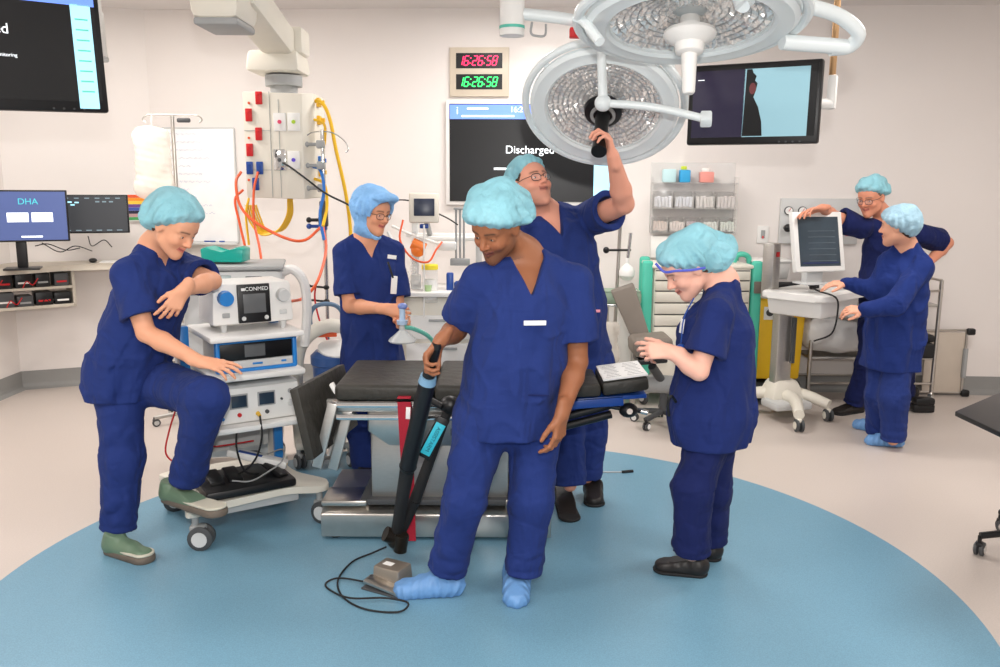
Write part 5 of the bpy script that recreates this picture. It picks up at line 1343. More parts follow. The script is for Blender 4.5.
for k in range(10):
    u_ = 0.07 + (k % 5) * 0.132; z = 0.742 if k < 5 else 0.885
    t = rnd.choice(['black', 'black', 'grey']); h_ = rnd.uniform(0.08, 0.115); w_ = rnd.uniform(0.10, 0.122)
    mb = MB(); c = s0 + du * u_ + dn_ * 0.10 + Vector((0, 0, z))
    mb.box((0, 0, h_ / 2), (w_, 0.15, h_), 0.006)
    E_ = empty('network_box', '', 'electronics box', c, Rz, group='electronics in the desk cubbyholes')
    E_['label'] = '%s electronics box on the %s cubbyhole shelf, %s from the left' % (t, 'lower' if k < 5 else 'upper', ('first', 'second', 'third', 'fourth', 'last')[k % 5])
    mb.build('case', M_black if t == 'black' else M_dgrey, E_)
    mb = MB(); mb.box((0, -0.077, h_ * 0.35), (w_ * 0.7, 0.004, 0.014), 0.001); mb.build('front_strip', (M_red if k % 3 == 0 else M_paper if k % 3 == 1 else M_grey), E_)
for k in range(4):
    p = s0 + du * (0.08 + 0.12 * k) + dn_ * 0.005 + Vector((0, 0, 0.745 if k % 2 else 0.888))
    cable('patch_cable', [p, p + du * 0.03 + Vector((0, 0, 0.05)), p + du * 0.07 + Vector((0, 0, 0.02)), p + du * 0.11 + Vector((0, 0, 0.07))], 0.004, M_red if k < 3 else M_rubber, '%s patch cable in the %s cubbyhole, %s end' % ('red' if k < 3 else 'black', 'lower' if k % 2 else 'upper', 'left' if k < 2 else 'right'), group='patch cables under the desk')

def monitor(name, label, c, w_, h_, rz, stand=True, content=None, cat='computer monitor', tilt=0.0, bez=0.012, m=None, screen=None, stand_h=0.12, group=None, th=0.03):
    E_ = empty(name, label, cat, c, rz, group)
    T = Matrix.Rotation(tilt, 3, 'X')
    mb = MB(); mb.box((0, 0, 0), (w_, th, h_), 0.006, T); mb.build('casing', m or M_black, E_)
    mb = MB(); mb.box(T @ Vector((0, -th / 2 - 0.001, 0)), (w_ - 2 * bez, 0.003, h_ - 2 * bez), 0, T); s_ = mb.build('screen', screen or M_screen, E_)
    if stand:
        mb = MB(); mb.box((0, 0.035, -h_ / 2 - stand_h * 0.3), (0.07, 0.03, stand_h * 1.4), 0.005); mb.build('stand_neck', M_black, E_)
        mb = MB(); mb.box((0, 0.02, -h_ / 2 - stand_h + 0.008), (0.24, 0.18, 0.014), 0.005); mb.build('stand_foot', M_black, E_)
    def put(nm, x, z, ww, hh, mt, dy=0.002, par=None):
        mb = MB(); mb.box(T @ Vector((x * w_ / 2, -th / 2 - 0.0025 - dy, z * h_ / 2)), (ww * w_ / 2, 0.0012, hh * h_ / 2), 0, T)
        return mb.build(nm, mt, par or s_)
    def wr(sx, x, z, size, mt, align='CENTER'):
        p = T @ Vector((x * w_ / 2, -th / 2 - 0.006, z * h_ / 2))
        return text(sx, 'screen_text', size, mt, s_, p, (math.pi / 2 + tilt, 0, 0), align=align, ext=0.0003)
    return E_, put, wr
def scr(name, rgb, e=1.0): return mat(name, rgb, 0.3, emit=e)
S_blue = scr('screen_blue', (96, 130, 226), 0.9); S_cyan = scr('screen_cyan', (150, 205, 222), 0.9); S_white = scr('screen_white', (235, 240, 245), 0.9); S_navy = scr('screen_slate', (70, 84, 130), 0.45)
S_teal = scr('screen_teal_text', (70, 170, 180), 0.7); S_dark = scr('screen_dark_grey', (52, 54, 58), 0.3); S_mid = scr('screen_mid_grey', (110, 130, 140), 0.5)
c = W(18, 216, 6.25); E_, put, wr = monitor('computer_monitor', 'black monitor with a slate blue login screen at the left end of the desk', c, 0.66, 0.375, math.radians(22), screen=S_navy, stand_h=c.z - ZD - 0.19 + 0.002)
for x in (0.02, 0.50): put('login_box', x - 0.02, -0.05, 0.42, 0.36, S_white)
wr('DHA', 0.22, 0.55, 0.062, S_teal); put('status_bar', 0.25, -0.80, 0.42, 0.06, S_white)
c = W(95, 214, 6.75); E_, put, wr = monitor('computer_monitor', 'black monitor with a dark grid screen beside the slate blue one', c, 0.49, 0.30, math.radians(20), screen=S_dark, stand=False)
mb = MB(); mb.cyl((0, 0.01, 0), (0, 0.16, 0), 0.025, n=14); mb.cyl((0, 0.16, 0), (-0.12, 0.36, -0.02), 0.02, n=14); mb.box((-0.12, 0.36, -0.02), (0.12, 0.02, 0.12), 0.004, (0, 0, 0.07)); mb.build('wall_arm', M_black, E_)
for k in range(6): put('menu_tile', -0.8 + k * 0.3, 0.82, 0.14, 0.05, S_mid); put('menu_tile', -0.8 + k * 0.3, -0.84, 0.16, 0.05, S_mid)
for x, z in ((-0.85, 0.6), (-0.7, 0.62), (-0.62, 0.48), (-0.88, 0.42), (-0.5, 0.6), (0.1, 0.64), (0.3, 0.64), (0.5, 0.64)): put('data_mark', x, z, 0.12, 0.07, S_mid if x > 0 else S_cyan)
rk = math.radians(25)
c = G(58, 259, ZD); KB = empty('keyboard', 'black keyboard in front of the desk monitors', 'keyboard', (c.x + 0.02, c.y + 0.09, ZD + 0.001), rk)
mb = MB(); mb.box((0, 0, 0.010), (0.42, 0.13, 0.018), 0.004); mb.build('case', M_black, KB)
mb = MB()
for i in range(14):
    for j in range(5): mb.box((-0.185 + i * 0.0285, -0.045 + j * 0.023, 0.022), (0.023, 0.018, 0.006), 0.0015, seg=1)
mb.build('keys', M_dgrey, KB)
MO = MB(); MO.ball((0, 0, 0.016), (0.032, 0.055, 0.019), 0.4)
for v in MO.bm.verts: v.co += Vector((-3.29, 6.86, ZD + 0.003)); v.co.z = max(v.co.z, ZD + 0.001)
solo('computer_mouse', MO, M_black, 'black computer mouse right of the keyboard', 'mouse')
for k, pts in enumerate((((35, 246, 6.35), (48, 244, 6.4), (66, 250, 6.5), (80, 248, 6.6)), ((42, 243, 6.4), (60, 252, 6.5), (75, 246, 6.55), (92, 251, 6.7)), ((88, 236, 6.72), (92, 246, 6.75), (104, 240, 6.8), (112, 247, 6.85)))):
    cable('desk_cable', H(*pts), 0.004, M_rubber, ('black cable behind the keyboard', 'second black cable winding toward the mouse', 'black cable under the dark grid monitor')[k], group='cables on the desk')
mb = MB(); mb.box((-3.12, 6.98, ZD + 0.0025), (0.30, 0.21, 0.003), 0, (0, 0, 0.3)); solo('paper_sheet', mb, M_paper, 'white sheet of paper on the desk right of the mouse', 'paper')
# colour chart on the wall
def wall_box(px0, py0, px1, py1, th=0.01, Y=None):
    cx, cz = (px0 + px1) / 2, (py0 + py1) / 2
    q = ray(cx, cz); t = 7.12 / (q[1] + 0.06 * q[0]); c = Vector(q * t); c.z += CH
    wx = abs(px1 - px0) / 850 * c.y * 1.0; hz = abs(py1 - py0) / 850 * c.y * 1.01
    return c + Vector((-0.03, -0.998, 0)) * 0.001, wx, hz
WR = -math.atan(0.06)
def on_wall(name, label, cat, px0, py0, px1, py1, th, m, group=None, part='panel', bev=0.003):
    c, wx, hz = wall_box(px0, py0, px1, py1)
    E_ = empty(name, label, cat, c, WR, group)
    mb = MB(); mb.box((0, -th / 2, 0), (wx, th, hz), min(bev, th * .4)); p = mb.build(part, m, E_)
    def put(nm, x, z, ww, hh, mt, d=0.001, par=None, t2=0.0015, b=0.0):
        mb = MB(); mb.box((x * wx / 2, -th - d - t2 / 2 + 0.001, z * hz / 2), (ww * wx / 2, t2, hh * hz / 2), b); return mb.build(nm, mt, par or p)
    def wr(sx, x, z, size, mt, align='CENTER', d=0.002, shear=0.0):
        return text(sx, 'printed_text', size, mt, p, (x * wx / 2, -th - d, z * hz / 2), (math.pi / 2, 0, 0), align=align, ext=0.0003, shear=shear)
    return E_, put, wr, (wx, hz, p)
# whiteboard
E_, put, wr, (wx, hz, p) = on_wall('whiteboard', 'large white board with faint handwriting behind the drip stand', 'whiteboard', 166, 131, 237, 240, 0.018, mat('whiteboard_surface', (244, 244, 244), 0.25), part='board')
M_scrib = mat('faded_marker', (188, 194, 214), 0.6)
mb = MB(); rnd = random.Random(9)
for i in range(12):
    z = hz / 2 - 0.05 - i * 0.065; n_ = rnd.randint(3, 7); x = -wx / 2 + 0.06
    for k in range(n_):
        L_ = rnd.uniform(0.02, 0.06); mb.tube([(x + t * L_ / 4, -0.0195, z + 0.008 * math.sin(t * 2.1 + i)) for t in range(5)], 0.0016, 4); x += L_ + 0.012
        if x > wx / 2 - 0.08: break
mb.build('handwriting', M_scrib, p)
mb = MB()
for sx in (-1, 1): mb.box((sx * wx / 2, -0.01, 0), (0.012, 0.024, hz), 0.002)
for sz in (-1, 1): mb.box((0, -0.01, sz * hz / 2), (wx, 0.024, 0.012), 0.002)
mb.build('frame', M_lgrey, E_)
mb = MB(); mb.box((0.0, -0.045, -hz / 2 - 0.012), (wx, 0.08, 0.02), 0.004); tr_ = mb.build('marker_tray', M_lgrey, E_)
for k, x in enumerate((0.02, 0.07, 0.15)):
    q = E_.matrix_basis @ Vector((x, -0.05, -hz / 2 + 0.006)); mb = MB(); mb.cyl(q, q + Vector((0.045, 0, 0)), 0.006, n=8)
    solo('whiteboard_marker', mb, M_dblue, ('first blue marker on the whiteboard tray from the left', 'second blue marker on the whiteboard tray', 'rightmost blue marker on the whiteboard tray')[k], 'marker', group='whiteboard markers')
# colour chart on the oblique wall
cc = W(141, 208, 7.12)
CT = empty('colour_chart', 'small poster of orange, purple and green colour bands on the wall', 'poster', (-3.03, 7.215, cc.z), math.atan2(0.446, 1.02))
mb = MB(); mb.box((0, 0, 0), (0.19, 0.004, 0.22)); ch_ = mb.build('sheet', M_paper, CT)
for k, rgb in enumerate(((228, 90, 50), (246, 150, 40), (250, 205, 70), (110, 70, 140), (70, 90, 170), (40, 40, 60), (190, 150, 150), (70, 160, 90))):
    mb = MB(); mb.box((0, -0.003, 0.095 - k * 0.0265), (0.185, 0.0015, 0.0255)); mb.build('colour_band', mat('chart_%d' % k, rgb, 0.6), ch_)
# ------------------------------------------------------------------ back wall
E_, put, wr, (wx, hz, p) = on_wall('digital_clock', 'double digital clock, red digits above green, in a pale wall frame', 'clock', 451, 50, 508, 95, 0.03, mat('clock_frame', (206, 194, 176), 0.45), part='frame')
S_red = scr('led_red', (255, 40, 90), 2.2); S_green = scr('led_green', (50, 255, 110), 2.0)
SEG = {'1': 'bc', '2': 'abged', '5': 'afgcd', '6': 'afgecd', '8': 'abcdefg'}
for zc, S_ in ((0.46, S_red), (-0.40, S_green)):
    d_ = put('display', 0, zc, 1.56, 0.62, M_screen, t2=0.004)
    mb = MB(); hh = 0.085; ww = 0.046; x = -0.160
    X0 = x
    for chh in '16:26:58':
        zc_ = zc * hz / 2; y = -0.036
        if chh == ':':
            for dz in (-0.02, 0.02): mb.box((x - 0.005 + dz * 0.15, y, zc_ + dz), (0.008, 0.002, 0.010))
            x += 0.020; continue
        S = {'a': ((-1, 1), (1, 1)), 'b': ((1, 1), (1, 0)), 'c': ((1, 0), (1, -1)), 'd': ((-1, -1), (1, -1)), 'e': ((-1, 0), (-1, -1)), 'f': ((-1, 1), (-1, 0)), 'g': ((-1, 0), (1, 0))}
        for k in SEG[chh]:
            (a0, b0), (a1, b1) = S[k]
            f_ = lambda a, b: Vector((x + 0.012 + a * 0.016 + b * 0.008, y, zc_ + b * 0.036))
            p0_, p1_ = f_(a0, b0), f_(a1, b1); d = (p1_ - p0_); mid = (p0_ + p1_) / 2
            mb.box(mid, (0.0065, 0.002, d.length * 0.84), 0, Vector((0, 0, 1)).rotation_difference(d).to_matrix())
        x += 0.047
    mb.build('digits', S_, d_)
E_, put, wr, (wx, hz, p) = on_wall('wall_display', 'large wall screen with a blue header and the word Discharged', 'wall screen', 448, 104, 612, 203, 0.05, mat('white_bezel', (228, 226, 224), 0.4), part='surround')
sc_ = put('screen', 0.01, 0.0, 1.93, 1.86, M_screen, t2=0.006)
put('header_bar', 0.01, 0.78, 1.92, 0.27, S_blue, d=0.006); put('side_bar', 0.86, -0.13, 0.20, 1.55, S_cyan, d=0.006)
wr('Discharged', 0.0, 0.06, 0.088, S_white, d=0.010); wr('16:26', -0.14, 0.82, 0.062, S_white, d=0.010); wr('i', -0.86, 0.80, 0.085, S_white, d=0.010)
put('header_text', -0.62, 0.84, 0.25, 0.03, S_white, d=0.008); put('header_text', -0.50, 0.70, 0.62, 0.03, S_white, d=0.008); put('subtitle', -0.15, -0.30, 0.55, 0.04, S_white, d=0.008)
E_, put, wr, (wx, hz, p) = on_wall('wall_switch', 'white wall switch with a dark rocker left of the gas panel', 'switch', 757, 226, 768, 243, 0.012, M_white, part='plate')
put('rocker', 0, 0.05, 0.7, 0.9, M_grey, t2=0.006); put('red_mark', 0, -0.3, 0.25, 0.3, M_red, d=0.006)
E_, put, wr, (wx, hz, p) = on_wall('medical_gas_panel', 'grey medical gas panel with round gauges behind the white monitor', 'gas panel', 780, 199, 856, 243, 0.03, M_lgrey, part='panel')
for x, z, r_, m in ((-0.80, 0.45, 0.035, M_dgrey), (-0.45, 0.45, 0.035, M_dgrey)):
    mb = MB(); q = Vector((x * wx / 2, -0.03, z * hz / 2)); mb.cyl(q, q + Vector((0, -0.015, 0)), r_, n=24); g_ = mb.build('gauge', m, p)
    mb = MB(); mb.cyl(q + Vector((0, -0.015, 0)), q + Vector((0, -0.018, 0)), r_ * .82, n=24); mb.build('dial', M_paper, g_)
    mb = MB(); mb.box(q + Vector((0.006, -0.019, 0.008)), (0.004, 0.002, 0.03), 0, (0, 0.6, 0)); mb.build('needle', M_red, g_)
mb = MB(); q = Vector((-0.84 * wx / 2, -0.03, -0.3 * hz / 2)); mb.cyl(q, q + Vector((0, -0.05, 0)), 0.022, 0.03, n=18); mb.ball(q + Vector((0, -0.06, 0)), 0.032); mb.build('black_knob', M_black, p)
put('red_label', 0.80, -0.45, 0.22, 0.4, mat('pink_red_print', (220, 120, 120), 0.5)); put('white_label', 0.8, 0.2, 0.25, 0.4, M_paper)
# clear bin rack
E_, put, wr, (wx, hz, p) = on_wall('wall_rack', 'clear plastic two-tier wall rack for small bins', 'rack', 651, 164, 733, 232, 0.006, M_glass, part='back_plate')
RK = E_; l2 = lambda x, z: RK.matrix_basis @ Vector((x * wx / 2, 0, z * hz / 2))
M_clr = mat('milky_clear_plastic', (240, 238, 234), 0.2, alpha=0.24)
mb = MB()
for z in (0.42, -0.30, -0.98): mb.box((0, -0.075, z * hz / 2), (wx, 0.15, 0.008), 0.002)
for x in (-0.99, 0.99): mb.box((x * wx / 2, -0.075, -0.2 * hz / 2), (0.006, 0.15, hz * 0.8), 0.001)
mb.build('shelf', M_clr, RK)
rnd = random.Random(3)
def small_bin(c, w_, h_, lab, rgb, k):
    B_ = empty('storage_bin', lab, 'storage bin', c, WR, group='clear bins in the wall rack')
    mb = MB(); t = 0.004
    mb.box((0, 0, t / 2), (w_, 0.12, t)); mb.box((0, 0.058, h_ / 2), (w_, t, h_)); mb.box((0, -0.058, h_ * .35), (w_, t, h_ * 0.7))
    for s_ in (-1, 1): mb.box((s_ * (w_ / 2 - t / 2), 0, h_ / 2 * .9), (t, 0.12, h_ * .9))
    mb.build('bin', M_clr, B_)
    mb = MB()
    for i in range(5): mb.box((-w_ * .36 + i * w_ * .18, -0.01, h_ * 0.38), (w_ * .13, 0.08, h_ * rnd.uniform(.5, .7)), 0.004, (rnd.uniform(-.1, .1), rnd.uniform(-.12, .12), 0))
    mb.build('packets', mat('packet_%d' % k, rgb, 0.6, var=0.2, vscale=60), B_)
cols = [(216, 220, 232), (210, 216, 230), (214, 208, 206), (206, 196, 196)]
for k in range(4):
    small_bin(l2(-0.74 + 0.49 * k, -0.285), wx * 0.225, 0.135, '%s bin in the upper row of the clear wall rack' % ('leftmost', 'second', 'third', 'rightmost')[k], cols[k], k)
    RKb = None
cols = [(206, 180, 168), (214, 196, 190), (170, 150, 162), (206, 214, 208), (198, 212, 202)]
for k in range(5):
    small_bin(l2(-0.79 + 0.395 * k, -0.965 + 0.02), wx * 0.18, 0.115, '%s bin in the lower row of the clear wall rack' % ('leftmost', 'second', 'middle', 'fourth', 'rightmost')[k], cols[k], k + 4)
for o in [o for o in COL.objects if o.name.startswith('storage_bin')]: o.location = o.location + Vector((-0.0, -0.07, 0))
def topthing(px, w_, h_, rgb, lab, name, cap=None):
    c = l2((px - 692) / 41.0, 0.42); c = c + Vector((0, -0.075, 0.005))
    B_ = empty(name, lab, name.replace('_', ' '), c, WR)
    mb = MB(); mb.box((0, 0, h_ / 2), (w_, 0.08, h_), 0.01); mb.build('body', mat(name + '_body', rgb, 0.5), B_)
    if cap: mb = MB(); mb.box((-w_ * .1, 0, h_ + 0.014), (w_ * .5, 0.045, 0.03), 0.006); mb.build('cap', mat(name + '_cap', cap, 0.5), B_)
topthing(667, 0.105, 0.105, (190, 222, 226), 'pale aqua box standing on top of the wall rack', 'glove_box')
topthing(682, 0.085, 0.10, (50, 160, 214), 'blue bottle with lime cap on top of the wall rack', 'cleaner_bottle', (200, 214, 60))
topthing(703, 0.11, 0.085, (228, 150, 140), 'pink and white box at the right on top of the wall rack', 'dressing_box', (240, 236, 232))
E_, put, wr, _ = on_wall('glove_dispenser', 'white glove box with red print below the wall rack', 'glove box', 650, 236, 730, 257, 0.10, M_white, part='carton')
for x in (0.55, 0.78): put('red_print', x, 0.2, 0.16, 0.9, M_red)
# ------------------------------------------------------------------ teal drawer cart
TC = empty('drawer_cart', 'wide cream drawer cart with teal corner posts behind the nurse', 'drawer cart', (1.53, 6.66, 0), math.radians(2)); 
mb = MB(); mb.box((0, 0, 0.62), (0.74, 0.44, 0.90), 0.01); mb.build('carcass', M_cream, TC)
for x, y in ((-0.42, -0.2), (0.42, -0.2), (-0.36, 0.2), (0.36, 0.2)):
    if True:
        mb = MB(); mb.box((x, y, 0.62), (0.085, 0.05, 1.02), 0.022, seg=3); mb.build('corner_post', M_teal, TC)
mb = MB(); mb.box((0, 0, 1.085), (0.78, 0.46, 0.03), 0.012); mb.build('top', M_cream, TC)
mb = MB(); mb.box((0, 0, 0.14), (0.90, 0.46, 0.06), 0.015); mb.build('base', M_teal, TC)
zs = [1.055, 0.98, 0.90, 0.81, 0.72, 0.63, 0.45, 0.19]
for a, b in zip(zs[:-1], zs[1:]):
    mb = MB(); mb.box((0, -0.228, (a + b) / 2), (0.72, 0.022, a - b - 0.010), 0.004); d_ = mb.build('drawer', M_cream, TC)
    mb = MB(); mb.box((0, -0.245, a - 0.018), (0.24, 0.014, 0.012), 0.003); mb.build('handle', M_teal if a == 0.98 else M_lgrey, d_)
mb = MB()
for a in zs[:-1]: mb.box((0, -0.219, a), (0.72, 0.012, 0.008))
mb.build('shadow_gap', M_dgrey, TC)
mb = MB(); mb.tube([(0.30, 0.0, 1.10), (0.32, 0.0, 1.15), (0.37, 0.0, 1.165), (0.42, 0, 1.13), (0.43, 0, 1.0)], 0.022, 10); mb.build('push_handle', M_teal, TC)
mb = MB(); mb.box((0.43, -0.235, 0.93), (0.07, 0.02, 0.09), 0.004); mb.build('lock_bracket', M_brown, TC)
for x, y in ((-0.40, -0.19), (0.40, -0.19), (-0.40, 0.19), (0.40, 0.19)): caster(TC, x, y, 0.13, 0.062, -1.2, m=M_steel, twin=False)
# ------------------------------------------------------------------ treatment stool with taupe pads, left of the nurse
TS = empty('treatment_stool', 'taupe padded stool with upright back pad beside the drawer cart', 'stool', (1.15, 6.05, 0)); l = loc_of(TS)
p1_, p2_, p3_, p4_ = W(610, 288, 6.05), W(638, 285, 6.05), W(653, 345, 5.85), W(637, 352, 5.85)
mb = MB(); mb.prism([l(W(611, 292, 6.1)), l(W(634, 284, 6.1)), l(W(652, 342, 5.9)), l(W(637, 351, 5.9))], (0.0, 0.06, 0.01), 0.012); mb.build('back_pad', M_brown, TS)
mb = MB(); mb.box(l(W(650, 344, 5.75)), (0.27, 0.30, 0.12), 0.035, (0, -0.1, 0), seg=3); mb.build('seat_pad', M_brown, TS)
mb = MB(); mb.box(l(W(650, 358, 5.75)), (0.20, 0.24, 0.04), 0.01, (0, -0.1, 0)); mb.build('seat_pan', M_black, TS)
c = l(W(664, 384, 5.9)); mb = MB(); mb.cyl(c + Vector((-0.17, 0.03, 0)), c + Vector((0.10, -0.03, 0)), 0.065, n=28); mb.build('motor_housing', M_grey, TS)
mb = MB(); mb.cyl(c + Vector((0.10, -0.03, 0)), c + Vector((0.118, -0.034, 0)), 0.055, n=24); dsc = mb.build('end_cap', M_lgrey, TS)
mb = MB(); mb.cyl(c + Vector((0.118, -0.034, 0)), c + Vector((0.122, -0.035, 0)), 0.022, n=18); mb.build('yellow_badge', M_yhose, dsc)
mb = MB(); mb.cyl(l(W(652, 366, 5.78)), c, 0.03, n=14); mb.cyl(c, Vector((c.x, c.y, 0.10)), 0.028, n=14); mb.build('pedestal', M_dgrey, TS)
mb = MB()
for k in range(5):
    a = 2 * math.pi * k / 5 + .2; mb.cyl((c.x, c.y, 0.10), (c.x + 0.22 * math.cos(a), c.y + 0.22 * math.sin(a), 0.08), 0.02, n=10)
mb.build('star_base', M_dgrey, TS)
for k in range(5):
    a = 2 * math.pi * k / 5 + .2; caster(TS, c.x + 0.22 * math.cos(a), c.y + 0.22 * math.sin(a), 0.08, 0.03, a, m=M_black, hub=M_paper)
# drip rail with globe lamp on the wall behind the tall man, sage box
DR = empty('infusion_stand', 'chrome stand with a white globe flask behind the tall man', 'stand', (W(620, 300, 6.55).x, 6.55, 0)); l = loc_of(DR)
a, b = l(W(614, 305, 6.55)), l(W(622, 190, 6.55))
mb = MB(); mb.cyl((a.x, 0, 0.05), b, 0.014, n=12); mb.build('pole', M_steel, DR)
mb = MB(); mb.lathe([(0, 0), (0.17, 0), (0.17, 0.02), (0.05, 0.05), (0, 0.05)], (a.x, 0, 0), n=32); mb.build('base', M_steel, DR)
c = l(W(619, 250, 6.5)); mb = MB(); mb.cyl(c + Vector((-0.09, -0.02, 0)), c + Vector((0.09, 0, 0)), 0.009, n=10); mb.ball(c + Vector((-0.10, -0.02, 0)), 0.025); mb.build('cross_clamp', M_black, DR)
mb = MB(); mb.cyl(c + Vector((0.07, 0, -0.06)), c + Vector((0.085, 0, 0.13)), 0.013, n=12); mb.build('short_rod', M_chrome, DR)
mb = MB(); mb.lathe([(0, -0.075), (0.035, -0.068), (0.060, -0.035), (0.060, 0.0), (0.045, 0.03), (0.014, 0.055), (0.012, 0.10), (0, 0.10)], c + Vector((0.065, 0, -0.16)), n=28); mb.build('globe_flask', M_white, DR)
SG = empty('instrument_case', 'sage green instrument case on a low stand behind the tall man', 'case', (0.92, 6.40, 0)); l = loc_of(SG)
c = l(W(621, 297, 6.40)); 
mb = MB(); mb.box(c, (0.28, 0.20, 0.085), 0.015); cs_ = mb.build('case', M_sage, SG)
mb = MB(); mb.box(c + Vector((0, 0, 0.048)), (0.27, 0.19, 0.02), 0.008); mb.build('lid', M_sage, cs_)
mb = MB(); mb.box(c + Vector((0.09, -0.09, 0.055)), (0.03, 0.03, 0.02), 0.004); mb.build('clasp', M_chrome, cs_)
mb = MB()
for dx in (-0.11, 0.11):
    for dy in (-0.07, 0.07): mb.cyl((c.x + dx, c.y + dy, 0), (c.x + dx, c.y + dy, c.z - 0.04), 0.012, n=10)
mb.box((c.x, c.y, c.z - 0.052), (0.26, 0.18, 0.02), 0.004); mb.build('stand', M_steel, SG)
V, Q = bagfield(0.10, 0.30, 0.45, 14).mesh()
BG = mesh_obj('waste_bag', V, Q, M_frost, None); BG.location = W(607, 322, 6.2); tag(BG, 'clear plastic bag of white packaging hanging behind the tall man', 'bag')
mb = MB(); mb.box((0.01, 0, -0.16), (0.09, 0.05, 0.12), 0.01, (0, 0.2, 0)); mb.build('packaging', M_paper, BG)
# ------------------------------------------------------------------ yellow clinical waste bin
YB = empty('clinical_waste_bin', 'tall yellow clinical waste bin with black lid on a black stand', 'waste bin', (2.18, 6.72, 0))
mb = MB(); mb.box((0, 0, 0.52), (0.36, 0.36, 0.66), 0.025, taper=(1.12, 1.1)); bo = mb.build('body', M_yellow, YB)
mb = MB(); mb.box((0, 0, 0.885), (0.42, 0.42, 0.07), 0.02); mb.box((-0.02, -0.19, 0.93), (0.30, 0.06, 0.07), 0.02); mb.build('lid', M_black, YB)
mb = MB(); mb.box((0, 0, 0.10), (0.42, 0.42, 0.16), 0.03, taper=(0.92, 0.92)); mb.build('stand', M_black, YB)
mb = MB(); mb.box((-0.09, -0.198, 0.72), (0.09, 0.003, 0.10), 0.0, (-0.06, 0, 0)); lb = mb.build('label', M_paper, bo)
mb = MB(); mb.cyl((-0.09, -0.199, 0.725), (-0.09, -0.203, 0.725), 0.028, n=20); mb.build('hazard_mark', M_dgrey, lb)
SH = empty('sharps_tub', 'white lidded tub standing above the yellow waste bin', 'tub', (2.02, 6.70, 0.955))
SH.location = (2.12, 6.74, 0.97)
mb = MB(); mb.box((0, 0, 0.07), (0.26, 0.22, 0.13), 0.012, taper=(1.1, 1.1)); mb.build('tub', M_white, SH)
mb = MB(); mb.box((0, 0, 0.145), (0.31, 0.27, 0.022), 0.008); mb.build('lid', M_white, SH)
# ------------------------------------------------------------------ computer workstation on wheels
WO = (2.23, 6.06, 0); WZ = math.radians(42)
WS = empty('computer_workstation', 'white wheeled workstation with worktop, steel column and curved legs', 'workstation', WO, WZ)
mb = MB()
wp = arc([(-0.33, -0.27, 0), (0.38, -0.27, 0), (0.42, -0.05, 0), (0.36, 0.22, 0), (-0.33, 0.22, 0)])
mb.prism([p + Vector((0, 0, 0.915)) for p in wp], (0, 0, 0.045), 0.012); mb.build('worktop', M_white, WS)
mb = MB(); mb.box((0, -0.02, 0.855), (0.52, 0.40, 0.12), 0.02, taper=(1.08, 1.05)); ud = mb.build('drawer_housing', M_white, WS)
mb = MB(); mb.cyl((-0.19, -0.215, 0.86), (-0.19, -0.223, 0.86), 0.016, n=18); mb.build('lock', M_dgrey, ud)
mb = MB(); mb.box((0.28, -0.15, 0.78), (0.26, 0.24, 0.02), 0.006); mb.box((0.12, -0.06, 0.79), (0.26, 0.22, 0.05), 0.006); mb.build('side_shelf', M_lgrey, WS)
lw = loc_of(WS); BC = Vector((2.11, 6.20, 0)); Wq = lambda x, y, z: lw((x, y, z))
cm = W(782, 340, 6.18)
RW = Matrix.Rotation(-WZ + 0.25, 3, 'Z')
mb = MB(); mb.box(Wq(cm.x, 6.18, 0.53), (0.13, 0.09, 0.62), 0.014, RW); mb.build('column', M_brush, WS)
mb = MB(); mb.box(Wq(cm.x + 0.062, 6.12, 0.58), (0.03, 0.03, 0.34), 0.006, RW); mb.build('cable_cover', M_dgrey, WS)
mb = MB(); mb.box(Wq(BC.x, BC.y, 0.205), (0.30, 0.24, 0.15), 0.035, RW, taper=(0.6, 0.65)); mb.build('column_foot', M_cream, WS)
for cx_, cy_ in ((2.09, 5.76), (2.40, 6.04), (1.80, 6.34), (2.32, 6.40)):
    d = Vector((cx_ - BC.x, cy_ - BC.y, 0)); n_ = Vector((-d.y, d.x, 0)).normalized() * 0.04
    mb = MB(); mb.tube([Wq(BC.x + d.x * .12, BC.y + d.y * .12, 0.165), Wq(BC.x + d.x * .5 + n_.x, BC.y + d.y * .5 + n_.y, 0.160), Wq(BC.x + d.x * 1.03, BC.y + d.y * 1.03, 0.120)], lambda t: 0.052 - 0.014 * t, 12); mb.build('base_leg', M_cream, WS)
    q = Wq(cx_, cy_, 0); caster(WS, q.x, q.y, 0.12, 0.045, 0.9, m=M_cream, hub=M_cream)
mb = MB(); mb.box(Wq(BC.x, BC.y - 0.12, 0.115), (0.30, 0.22, 0.06), 0.02, RW); mb.build('battery_box', M_lgrey, WS)
mb = MB(); mb.box((-0.17, 0.23, 1.09), (0.10, 0.09, 0.40), 0.01); sp_ = mb.build('rear_post', M_brush, WS)
mb = MB(); mb.box((-0.17, 0.18, 1.21), (0.04, 0.003, 0.035)); mb.build('red_sticker', M_red, sp_)
wl = lambda x, y, z: (Matrix.Translation(WO) @ Matrix.Rotation(WZ, 4, 'Z')) @ Vector((x, y, z))
c = W(817, 242, 5.86)
E_, put, wr = monitor('workstation_monitor', 'white-framed tilted monitor on the wheeled workstation', c, 0.39, 0.41, math.radians(16), stand=False, tilt=-0.22, bez=0.035, m=M_white, screen=mat('slate_lcd', (62, 74, 84), 0.2, var=0.2, vscale=6), th=0.045)
mb = MB(); mb.box((0, 0.03, -0.24), (0.14, 0.07, 0.10), 0.02); mb.box((0, 0.03, -0.285), (0.20, 0.16, 0.014), 0.005); mb.build('stand', M_lgrey, E_)
for k in range(6): put('text_row', 0.1, 0.35 - k * 0.2, 1.1, 0.02, mat('faint_row', (92, 106, 116), 0.4))
put('taskbar', 0.0, -0.72, 1.45, 0.05, mat('dim_blue', (40, 52, 92), 0.4))
